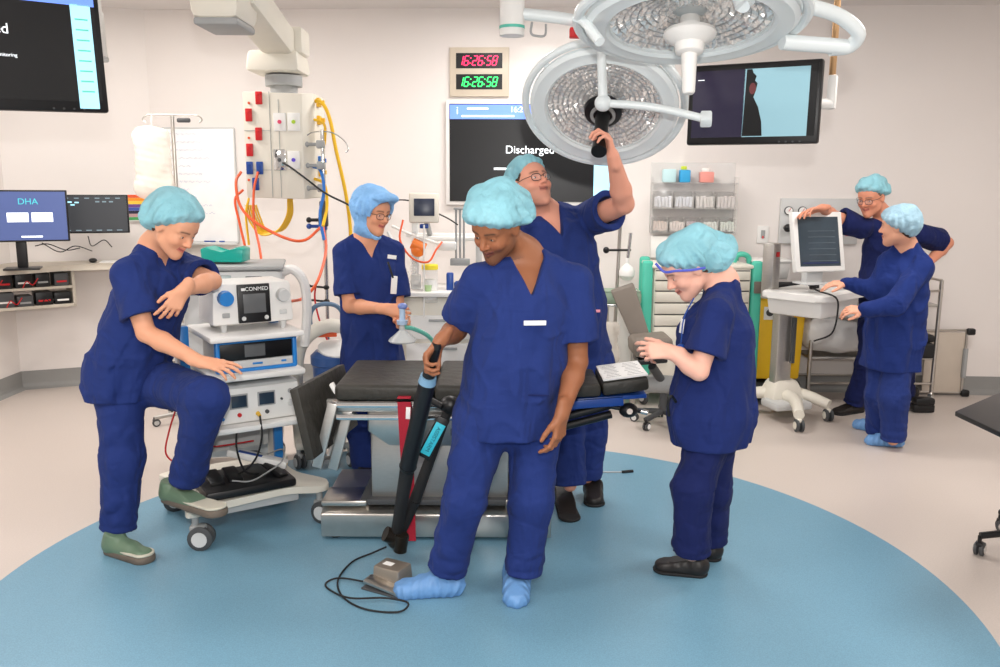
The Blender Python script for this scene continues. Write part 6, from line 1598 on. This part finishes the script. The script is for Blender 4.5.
cable('workstation_cable', [wl(-0.10, 0.0, 1.02), wl(-0.20, -0.15, 0.985), wl(-0.21, -0.29, 0.95), wl(-0.21, -0.31, 0.85), wl(-0.19, -0.27, 0.70), wl(-0.14, -0.12, 0.62)], 0.006, M_rubber, 'black cable hanging over the front of the white worktop')
mb = MB(); mb.box((0, 0, 0.008), (0.30, 0.11, 0.014), 0.004)
for v in mb.bm.verts: v.co = (Matrix.Rotation(WZ, 4, 'Z') @ v.co) + wl(0.02, -0.10, 0.9605)
KBW = solo('white_keyboard', mb, M_white, 'white keyboard on the wheeled workstation below the monitor', 'keyboard')
mb = MB(); mb.ball((0, 0, 0.014), (0.03, 0.045, 0.018), 0.8)
for v in mb.bm.verts: v.co = v.co + wl(0.22, -0.14, 0.961); v.co.z = max(v.co.z, 0.961)
solo('white_mouse', mb, M_white, 'white mouse under the gowned woman\'s hand', 'mouse')
mb = MB(); mb.box((0, 0, 0.025), (0.05, 0.06, 0.05), 0.01)
for v in mb.bm.verts: v.co = (Matrix.Rotation(WZ, 4, 'Z') @ v.co) + wl(0.03, -0.005, 0.961)
solo('barcode_scanner', mb, M_black, 'small black scanner under the white monitor', 'scanner')
mb = MB(); mb.box((0, 0, 0.002), (0.20, 0.15, 0.003))
for v in mb.bm.verts: v.co = (Matrix.Rotation(WZ, 4, 'Z') @ v.co) + wl(0.29, -0.15, 0.7915)
solo('paper_sheet', mb, M_paper, 'white form on the side shelf of the workstation', 'paper')
# ------------------------------------------------------------------ steel trolley behind the two people on the right
SX0, SX1, SY0, SY1 = 2.44, 3.42, 6.56, 6.86
KT = empty('steel_trolley', 'tall stainless steel frame trolley behind the two people at right', 'trolley', ((SX0 + SX1) / 2, (SY0 + SY1) / 2, 0)); l = loc_of(KT)
for x, y, h_ in ((SX0, SY0, 0.86), (SX0, SY1, 0.86), (SX1, SY0, 0.98), (SX1, SY1, 0.98)):
    mb = MB(); mb.cyl(l((x, y, 0.09)), l((x, y, h_)), 0.015, n=12); mb.build('post', M_steel, KT)
for z in (0.36, 0.78):
    mb = MB(); mb.box(l(((SX0 + SX1) / 2, (SY0 + SY1) / 2, z)), (SX1 - SX0, SY1 - SY0, 0.02), 0.004); mb.build('shelf', M_brush, KT)
for p_, q_ in (((SX0, SY0, 0.85), (SX1, SY0, 0.90)), ((SX0, SY1, 0.85), (SX1, SY1, 0.90)), ((SX0, SY0, 0.16), (SX1, SY0, 0.16)), ((SX0, SY1, 0.16), (SX1, SY1, 0.16)), ((SX1, SY0, 0.98), (SX1, SY1, 0.98)), ((SX0, SY0, 0.86), (SX0, SY1, 0.86))):
    mb = MB(); mb.cyl(l(p_), l(q_), 0.010, n=10); mb.build('rail', M_steel, KT)
mb = MB(); mb.box(l((3.33, 6.84, 0.88)), (0.26, 0.012, 0.22), 0.003); mb.build('back_plate', mat('beige_panel', (196, 184, 170), 0.5), KT)
for x, y in ((SX0, SY0), (SX0, SY1), (SX1, SY0), (SX1, SY1)):
    q = l((x, y, 0)); caster(KT, q.x, q.y, 0.10, 0.045, 0.8, m=M_steel, twin=False)
F = Field((-0.28, -0.2, -0.02), (0.28, 0.2, 0.32), 0.008)
F.ell((0.02, 0, 0.12), (0.24, 0.15, 0.11), k=0.03); F.ell((-0.14, 0, 0.17), (0.12, 0.13, 0.13), k=0.05)
F.warp(lambda x, y, z: 0.012 * wob(x, y, z, 22, 3) + 0.006 * np.abs(wob(x, y, z, 50, 8)), 0.05); F.cut((0, 0, 0.0), (0, 0, -1))
V, Q = F.mesh(); LB = mesh_obj('linen_bag', V, Q, mat('white_linen', (222, 220, 218), 0.8, bump=0.3, bscale=12), None)
LB.scale = (1.15, 1.15, 1.3); LB.location = (2.68, 6.66, 0.371); tag(LB, 'crumpled white linen bag on the lower shelf of the steel trolley', 'bag')
for nm, x, y, z, d_, lab in (('black_case', 3.26, 6.62, 0.371, (0.26, 0.24, 0.12), 'black case on the lower shelf right of the gowned woman'), ('black_bundle', 3.30, 6.62, 0.493, (0.20, 0.18, 0.06), 'bundle of black straps on top of the black case'), ('equipment_bag', 2.95, 6.62, 0.791, (0.22, 0.2, 0.05), 'black bag on the upper shelf behind the gowned woman')):
    mb = MB(); mb.box((0, 0, d_[2] / 2), d_, 0.02, seg=3)
    if 'bundle' in nm:
        for k in range(5): mb.tube([(-0.08 + 0.03 * k, -0.10, 0.03), (-0.05 + 0.02 * k, 0.0, 0.09 + 0.01 * (k % 2)), (0.02 + 0.02 * k, 0.08, 0.05)], 0.008, 6)
    for v in mb.bm.verts: v.co += Vector((x, y, z))
    solo(nm, mb, M_rubber, lab, nm.split('_')[1])
# folded trolley leaning by the wall
FT = empty('folded_trolley', 'folded beige panel trolley with black corner wheels against the wall', 'trolley', (3.63, 6.82, 0), WR); FT.scale = (0.86, 1, 1); 
mb = MB(); mb.box((0, 0, 0.28), (0.36, 0.02, 0.50), 0.006); mb.build('panel', MATS['beige_panel'], FT)
mb = MB(); mb.cyl((-0.20, 0, 0.54), (0.20, 0, 0.55), 0.010, n=10); mb.cyl((-0.20, 0, 0.03), (0.20, 0, 0.03), 0.012, n=10); mb.cyl((0.185, -0.01, 0.03), (0.185, -0.01, 0.55), 0.014, n=12); mb.build('frame', M_steel, FT)
mb = MB(); mb.cyl((0.185, -0.02, 0.16), (0.185, -0.02, 0.40), 0.022, n=12); mb.build('side_bar', M_grey, FT)
for z in (0.03, 0.54):
    mb = MB(); mb.box((0.215, -0.02, z), (0.075, 0.05, 0.055), 0.015); mb.build('corner_wheel', M_black, FT)
mb = MB(); mb.box((0, 0, 0.035), (0.16, 0.10, 0.06), 0.01); mb.box((0, -0.02, 0.09), (0.15, 0.09, 0.06), 0.02)
for v in mb.bm.verts: v.co += Vector((3.22, 6.30, 0))
solo('foot_control', mb, M_black, 'black foot control on the floor behind the gowned woman', 'foot control')
# ------------------------------------------------------------------ black instrument table at the right edge
BT = empty('instrument_table', 'black-topped instrument table cut off by the right edge of the photo', 'table', (2.50, 3.42, 0)); l = loc_of(BT)
zt = 0.76
a, b, c = G(955, 411, zt), G(1000, 392, zt), G(1000, 432, zt)
u_ = (b - a).normalized() * 0.9; v_ = (c - a); v_ = (v_ - u_ * (v_.dot(u_) / u_.length_squared)).normalized() * 0.48
mb = MB(); mb.prism([l(a), l(a + u_), l(a + u_ + (c - a).normalized() * .75), l(a + (c - a).normalized() * .75)], (0, 0, -0.022), 0.005); mb.build('top', M_black, BT)
ctr = Vector((2.56, 3.68, zt))
mb = MB(); mb.cyl(l((ctr.x, ctr.y, zt - 0.02)), l((ctr.x, ctr.y, 0.10)), 0.03, n=16); mb.build('column', M_brush, BT)
w0 = G(978, 556, 0); leg0 = Vector((w0.x, w0.y, 0.105))
mb = MB()
for k in range(5):
    v = (Vector((leg0.x, leg0.y, 0)) - Vector((ctr.x, ctr.y, 0))); L_ = v.length; a_ = math.atan2(v.y, v.x) + 2 * math.pi * k / 5
    mb.tube([l((ctr.x, ctr.y, 0.13)), l((ctr.x + L_ * 0.6 * math.cos(a_), ctr.y + L_ * 0.6 * math.sin(a_), 0.12)), l((ctr.x + L_ * math.cos(a_), ctr.y + L_ * math.sin(a_), 0.10))], 0.016, 10)
mb.build('star_base', M_black, BT)
for k in range(5):
    a_ = math.atan2(v.y, v.x) + 2 * math.pi * k / 5; q = l((ctr.x + L_ * math.cos(a_), ctr.y + L_ * math.sin(a_), 0)); caster(BT, q.x, q.y, 0.10, 0.033, a_ + 0.9, m=M_black, hub=M_chrome)
# ------------------------------------------------------------------ ceiling-hung screens
def hung(name, label, TL, TRp, BR, content):
    r_ = (TRp - TL); wv = r_.length; r_.normalize(); dn2 = (BR - TRp); hv = dn2.length; dn2.normalize()
    up = -(dn2 - r_ * dn2.dot(r_)).normalized(); n = r_.cross(-up).normalized()      # n: into the screen
    y = up.cross(r_).normalized()
    R = Matrix((r_, y, up)).transposed()
    c = TL + r_ * wv / 2 - up * hv / 2
    E_ = empty(name, label, 'ceiling screen', c, rot=R.to_euler())
    mb = MB(); mb.box((0, 0.025, 0), (wv, 0.05, hv), 0.012); mb.build('casing', M_black, E_)
    mb = MB(); mb.box((0, -0.0015, 0.01), (wv * 0.94, 0.003, hv * 0.86)); s_ = mb.build('screen', M_screen, E_)
    def put(nm, x, z, ww, hh, mt, d=0.0): mb = MB(); mb.box((x * wv / 2, -0.0045 - d, z * hv / 2), (ww * wv / 2, 0.001, hh * hv / 2)); return mb.build(nm, mt, s_)
    def wr(t, x, z, size, mt, align='CENTER'): return text(t, 'screen_text', size, mt, s_, (x * wv / 2, -0.007, z * hv / 2), (math.pi / 2, 0, 0), align=align, ext=0.0003)
    mb = MB()
    for k in range(4): mb.cyl((wv * (0.22 + 0.05 * k), -0.001, -hv * 0.475), (wv * (0.22 + 0.05 * k), -0.004, -hv * 0.475), 0.005, n=10)
    mb.build('button', M_dgrey, E_)
    return E_, put, wr, wv, hv, R, c
TRp = W(97, -14, 4.22); BR = W(85, 110, 4.16); TL = W(-135, -42, 3.62)
E_, put, wr, wv, hv, R, c = hung('ceiling_monitor', 'black ceiling-hung screen with a blue header at the top left corner', TL, TRp, BR, None)
put('header_bar', 0, 0.77, 1.88, 0.22, S_blue); put('side_bar', 0.80, -0.13, 0.20, 1.62, S_cyan)
for k in range(8): put('list_row', 0.80, 0.45 - k * 0.16, 0.13, 0.025, mat('list_row', (90, 190, 170), 0.4, emit=0.5), 0.001)
wr('Discharged', 0.10, 0.21, 0.062, S_white, 'RIGHT'); wr('monitoring', 0.15, -0.17, 0.022, S_white, 'RIGHT'); put('status_text', 0.85, 0.80, 0.12, 0.03, S_white, 0.001)
mb = MB(); Ri = R.transposed(); q = lambda p: Ri @ (Vector(p) - c)
pt = c + R @ Vector((wv * 0.1, 0.05, 0.0))
mb.cyl(q(pt), q(pt + Vector((0, 0.15, 0))), 0.04, n=16); mb.cyl(q(pt + Vector((0, 0.15, -0.05))), q((pt.x, pt.y + 0.15, CEIL)), 0.035, n=18); mb.build('suspension', M_white, E_)
wp_ = W(101, 60, 4.75); wt_ = W(101, 15, 4.75)
HP = empty('ceiling_arm_end', 'white end of a ceiling support arm just right of the corner screen', 'support arm', (wp_.x, 4.75, wp_.z))
mb = MB(); mb.box((0.0, 0, 0.13), (0.06, 0.06, 0.24), 0.012, taper=(0.8, 0.9)); mb.build('end_sleeve', M_white, HP)
mb = MB(); mb.box((0, 0, 0.005), (0.065, 0.066, 0.03), 0.01); mb.build('end_cap', M_lgrey, HP)
mb = MB(); mb.cyl((0, 0, 0.24), (-0.04, 0.05, CEIL - wp_.z), 0.022, n=14); mb.build('drop_tube', M_white, HP)
TL, TRp, BR = W(690, 66, 4.75), W(824, 58, 4.42), W(823, 143, 4.40)
E_, put, wr, wv, hv, R, c = hung('ceiling_monitor', 'black ceiling-hung screen showing a dark silhouette beside pale blue, at upper right', TL, TRp, BR, None)
S_pal = mat('screen_pale_blue', (140, 180, 192), 0.3, emit=0.4); S_pur = mat('screen_purple_black', (30, 24, 46), 0.3, emit=0.6); S_flesh = mat('screen_dim_red', (92, 44, 46), 0.3, emit=0.5)
put('picture_left', -0.52, 0.01, 0.80, 1.66, S_pur); put('picture_right', 0.35, 0.01, 0.96, 1.66, S_pal)
mb = MB(); prof = [(-0.10, 0.83), (-0.02, 0.83), (0.0, 0.74), (0.05, 0.66), (0.03, 0.55), (0.07, 0.48), (0.05, 0.30), (0.02, 0.15), (0.10, -0.1), (0.16, -0.45), (0.18, -0.80), (-0.12, -0.80)]
mb.prism([Vector((x * wv / 2, -0.0058, z * hv / 2)) for x, z in prof], (0, -0.0006, 0)); mb.build('silhouette', M_screen, [o for o in E_.children if o.name.startswith('screen')][0])
mb = MB(); mb.ball((0.0, -0.0062, 0.36 * hv / 2), (0.018, 0.0008, 0.03)); mb.build('dim_highlight', S_flesh, [o for o in E_.children if o.name.startswith('screen')][0])
put('status_line', -0.80, 0.62, 0.10, 0.015, S_white, 0.001)
Ri = R.transposed(); q = lambda p: Ri @ (Vector(p) - c)
br = mat('bronze_tube', (176, 140, 100), 0.35, 0.5)
for px, Yy in ((686, 4.83), (832, 4.50)):
    top = W(px, 80, Yy); lo_ = W(px, 104, Yy)
    mb = MB(); mb.cyl(q(top), q((top.x, top.y, CEIL)), 0.017, n=14); mb.build('drop_tube', br, E_)
    mb = MB(); mb.box(q(top * 0.5 + lo_ * 0.5), (0.045, 0.05, (top - lo_).length + 0.05), 0.01); mb.cyl(q(lo_), q(lo_ + Vector((-0.12 if px > 700 else 0.12, -0.02, 0))), 0.028, n=14); mb.build('drop_bracket', M_white, E_)
# ------------------------------------------------------------------ surgical lamps
M_refl = mat('faceted_reflector', (240, 236, 232), 0.18, 0.65, var=0.08, vscale=30, bump=0.5, bscale=70)
M_ring = mat('reflector_ring', (128, 130, 134), 0.3, 0.6)
M_lglass = mat('lamp_glass', (236, 246, 250), 0.05, alpha=0.10, var=0.001)
M_lampw = mat('lamp_white', (226, 234, 236), 0.3, var=0.005)
def lamp(name, label, c, n, rad, handle, gl):
    n = Vector(n).normalized(); u_, v_, w_ = frame_from(n)
    R = Matrix((u_, v_, n)).transposed()
    E_ = empty(name, label, 'surgical lamp', c, rot=R.to_euler())
    s_ = rad
    mb = MB(); mb.lathe([(0, -0.16 * s_), (0.35 * s_, -0.17 * s_), (0.72 * s_, -0.13 * s_), (0.93 * s_, -0.04 * s_), (1.0 * s_, 0.03 * s_), (1.0 * s_, 0.08 * s_), (0.95 * s_, 0.115 * s_), (0.86 * s_, 0.10 * s_), (0.80 * s_, 0.115 * s_), (0.77 * s_, 0.09 * s_), (0.77 * s_, 0.06 * s_), (0.70 * s_, -0.02 * s_), (0.45 * s_, -0.08 * s_), (0, -0.10 * s_)], n=72)
    mb.build('housing', M_lampw, E_)
    mb = MB()
    rings = 9
    for i in range(rings):
        r0, r1 = 0.16 * s_ + (0.60 * s_) * i / rings, 0.16 * s_ + (0.60 * s_) * (i + 1) / rings
        f_ = lambda r: -0.065 * s_ + 0.115 * s_ * (r / (0.77 * s_)) ** 2
        m_ = 40 + 4 * i
        for k in range(m_):
            a0, a1 = 2 * math.pi * k / m_, 2 * math.pi * (k + 1) / m_
            P4 = [Vector((r * math.cos(a), r * math.sin(a), f_(r))) for r, a in ((r0, a0), (r1, a0), (r1, a1), (r0, a1))]
            cc_ = sum(P4, Vector()) / 4 + Vector((random.uniform(-.008, .008), random.uniform(-.008, .008), 0.010 + random.uniform(-.008, .008)))
            vs = [mb.bm.verts.new(p) for p in P4]; cv = mb.bm.verts.new(cc_)
            for j in range(4): mb.bm.faces.new((vs[j], vs[(j + 1) % 4], cv))
    mb.build('reflector', M_refl, E_, smooth=False)
    mb = MB()
    for i in range(1, rings):
        r = 0.16 * s_ + 0.60 * s_ * i / rings
        mb.tube([(r * math.cos(a), r * math.sin(a), -0.062 * s_ + 0.115 * s_ * (r / (0.77 * s_)) ** 2) for a in [2 * math.pi * k / 48 for k in range(48)]], 0.0022, 5, closed=True, smooth=False)
    mb.build('reflector_ring', M_ring, E_)
    mb = MB(); mb.lathe([(0, 0.062 * s_), (0.77 * s_, 0.080 * s_), (0.77 * s_, 0.084 * s_), (0, 0.066 * s_)], n=64); mb.build('cover_glass', M_lglass, E_)
    mb = MB(); mb.tube([(1.07 * s_ * math.cos(a), 1.07 * s_ * math.sin(a), 0.03 * s_) for a in [2 * math.pi * k / 60 for k in range(60)]], 0.020 * s_ / 0.4, 10, closed=True, smooth=False)
    for k in range(4):
        a = math.pi / 4 + k * math.pi / 2; mb.cyl((0.97 * s_ * math.cos(a), 0.97 * s_ * math.sin(a), 0.03 * s_), (1.1 * s_ * math.cos(a), 1.1 * s_ * math.sin(a), 0.03 * s_), 0.014, n=10)
    mb.build('hand_rail', M_lampw, E_)
    if handle == 'black':
        mb = MB(); mb.lathe([(0, 0.06 * s_), (0.24 * s_, 0.06 * s_), (0.265 * s_, 0.10 * s_), (0.25 * s_, 0.16 * s_), (0.16 * s_, 0.19 * s_), (0, 0.19 * s_)], n=40); hb = mb.build('hub', M_black, E_)
        mb = MB(); mb.lathe([(0.13 * s_, 0.19 * s_), (0.17 * s_, 0.19 * s_), (0.17 * s_, 0.215 * s_), (0.13 * s_, 0.215 * s_)], n=40, closed=True); mb.build('hub_ring', M_grey, hb)
    else:
        mb = MB(); mb.lathe([(0, 0.0), (0.09 * s_, 0.0), (0.10 * s_, 0.12 * s_), (0.24 * s_, 0.14 * s_), (0.25 * s_, 0.17 * s_), (0.23 * s_, 0.21 * s_), (0.14 * s_, 0.26 * s_), (0.13 * s_, 0.34 * s_), (0.10 * s_, 0.36 * s_), (0, 0.36 * s_)], n=40); hb = mb.build('hub', M_white, E_)
        mb = MB(); mb.lathe([(0, 0.36 * s_), (0.075 * s_, 0.36 * s_), (0.060 * s_, 0.72 * s_), (0.045 * s_, 0.74 * s_), (0, 0.74 * s_)], n=28); mb.build('handle', M_white, hb)
    return E_, R, Vector(c)
c1 = W(604, 105, 4.22); n1 = Vector((-0.14, -0.66, -0.74)).normalized()
L1, R1, C1_ = lamp('surgical_lamp', 'tilted round surgical lamp with black hub, gripped by the tall man', c1, n1, 0.355, 'black', 0)
g = lambda p: R1.transposed() @ (Vector(p) - C1_)
hp0 = C1_ + n1 * 0.08; hp1 = W(599, 150, 3.98)
mb = MB(); mb.cyl(g(hp0), g(hp1), 0.034, 0.032, n=24); mb.cyl(g(hp1), g(hp1 + (hp1 - hp0).normalized() * 0.012), 0.036, n=24); mb.build('handle', M_black, L1)
pa, pb, pc = W(601, 42, 3.92), W(603, 103, 3.92), W(706, 119, 3.85)
mb = MB(); mb.cyl(g(pa), g(pb), 0.020, 0.022, n=16); mb.ball(g(pb), 0.038); mb.tube([g(pb), g(pb * .5 + pc * .5 + Vector((0, 0, 0.015))), g(pc)], 0.018, 12); mb.box(g(pc), (0.05, 0.05, 0.06), 0.008); mb.build('position_bar', M_lampw, L1)
mb = MB()
a0 = C1_ + R1 @ Vector((0, 0, 0)); 
A1 = C1_ - n1 * 0.06
mb.tube([g(W(668, 100, 4.36)), g(W(672, 84, 4.42)), g(W(664, 56, 4.47)), g(W(640, 38, 4.5)), g(W(600, 26, 4.5)), g(W(560, 18, 4.5)), g(W(522, 14, 4.5))], 0.030, 12); mb.build('spring_arm', M_lampw, L1)
pz = W(512, 20, 4.5)
mb = MB(); mb.cyl(g(W(512, 36, 4.5)), g((pz.x, 4.5, CEIL)), 0.063, n=28); mb.build('arm_joint', M_white, L1)
mb = MB(); mb.cyl(g(W(512, 29, 4.5)), g(W(512, 26, 4.5)), 0.0645, n=28); mb.build('marked_band', mat('mint_mark', (90, 190, 170), 0.5), L1)
mb = MB(); mb.box(g(W(578, 33, 4.46)), (0.085, 0.05, 0.05), 0.006, R1.transposed()); mb.build('red_stop', M_red, L1)
mb = MB(); mb.tube([g(W(532, 22, 4.45)), g(W(531, 33, 4.45)), g(W(537, 36, 4.45)), g(W(545, 35, 4.45)), g(W(546, 24, 4.45))], 0.006, 8); mb.build('wire_hook', M_grey, L1)
c2 = W(690, 17, 3.40); n2 = Vector((-0.02, -0.20, -0.98)).normalized()
L2, R2, C2_ = lamp('surgical_lamp', 'upper round surgical lamp with white handle pointing down', c2, n2, 0.40, 'white', 0)
g = lambda p: R2.transposed() @ (Vector(p) - C2_)
mb = MB(); mb.tube([g(W(742, 6, 3.15)), g(W(752, -6, 3.2)), g(W(790, 2, 3.3)), g(W(835, 14, 3.4)), g(W(858, 32, 3.45)), g(W(850, 46, 3.5)), g(W(830, 49, 3.5))], 0.028, 14); mb.build('yoke', M_lampw, L2)
mb = MB(); mb.cyl(g(W(782, 42, 3.45)), g(W(846, 47, 3.5)), 0.030, n=20); mb.build('pivot_block', M_lampw, L2)
mb = MB(); mb.tube([g(W(745, 5, 3.15)), g(W(735, -25, 3.2)), g(W(720, -70, 3.35)), g((0.75, 3.5, CEIL - 0.1)), g((0.75, 3.5, CEIL))], 0.036, 12); mb.build('drop_arm', M_lampw, L2)
mb = MB(); mb.tube([g(C2_ + Vector((-0.44, 0.0, -0.0))), g(W(585, 22, 3.38)), g(W(600, 42, 3.3))], 0.02, 10); mb.build('side_bracket', M_lampw, L2)
# badges and small clothing details
o, L, P, ax, base = FRONT
b = badge(o, L, W(535, 323, 3.13), (1, 0.08, 0), (0.0, 0.05, 1), (0.084, 0.018), 'name_strip')
b = badge(o, L, W(523, 395, 3.19), (1, 0.05, -0.03), (0, 0.05, 1), (0.20, 0.006), 'pocket_edge', M_clothD)
o, L, P, ax, base = HOOD
badge(o, L, W(392, 257, 4.69), (1, 0.35, -0.15), (0.1, 0.1, 1), (0.05, 0.022), 'name_badge')
mb = MB(); mb.box(L(W(394, 285, 4.69)), (0.034, 0.008, 0.10), 0.003, (0, 0.08, 0.3)); mb.build('id_card', M_paper, o)
mb = MB(); mb.tube([L(W(388, 262, 4.70)), L(W(390, 268, 4.69)), L(W(393, 278, 4.68))], 0.006, 6); mb.build('lanyard_reel', M_black, o)
o, L, P, ax, base = REACH
badge(o, L, W(597, 311, 4.24), (1, 0.3, 0), (0, 0, 1), (0.035, 0.014), 'pocket_label', mat('pink_white_label', (228, 150, 170), 0.6))
o, L, P, ax, base = NURSE
badge(o, L, W(682, 326, 3.44), (0.3, -1, 0), (0.1, 0, 1), (0.03, 0.06), 'name_badge')
purple = mat('purple_band', (84, 96, 196), 0.6)
mb = MB(); mb.tube([L(P(x, y, z)) for x, y, z in ((-0.035, 0.112, 0.110), (-0.055, 0.105, 0.065), (-0.090, 0.072, 0.050), (-0.113, 0.020, 0.020), (-0.115, -0.03, -0.005))], 0.0055, 6)
mb.build('elastic_band', purple, o)
mb = MB(); mb.tube([L(W(694, 298, 3.38)), L(W(684, 318, 3.38)), L(W(681, 343, 3.36))], 0.003, 5); mb.ball(L(W(681, 348, 3.35)), 0.018); mb.build('lanyard', M_dblue, o)
mb = MB(); mb.tube([L(W(676, 402, 3.42)), L(W(671, 396, 3.40)), L(W(668, 404, 3.40)), L(W(669, 416, 3.41))], 0.006, 6); mb.build('pocket_scissors', M_black, o)
mb = MB(); mb.box((0, 0, 0.02), (0.10, 0.12, 0.04), 0.008)
for v in mb.bm.verts: v.co += Vector((-0.005, 4.0, 0.2015))
solo('teal_box', mb, M_tealD, 'small teal box on the table base between the front man\'s legs', 'box')
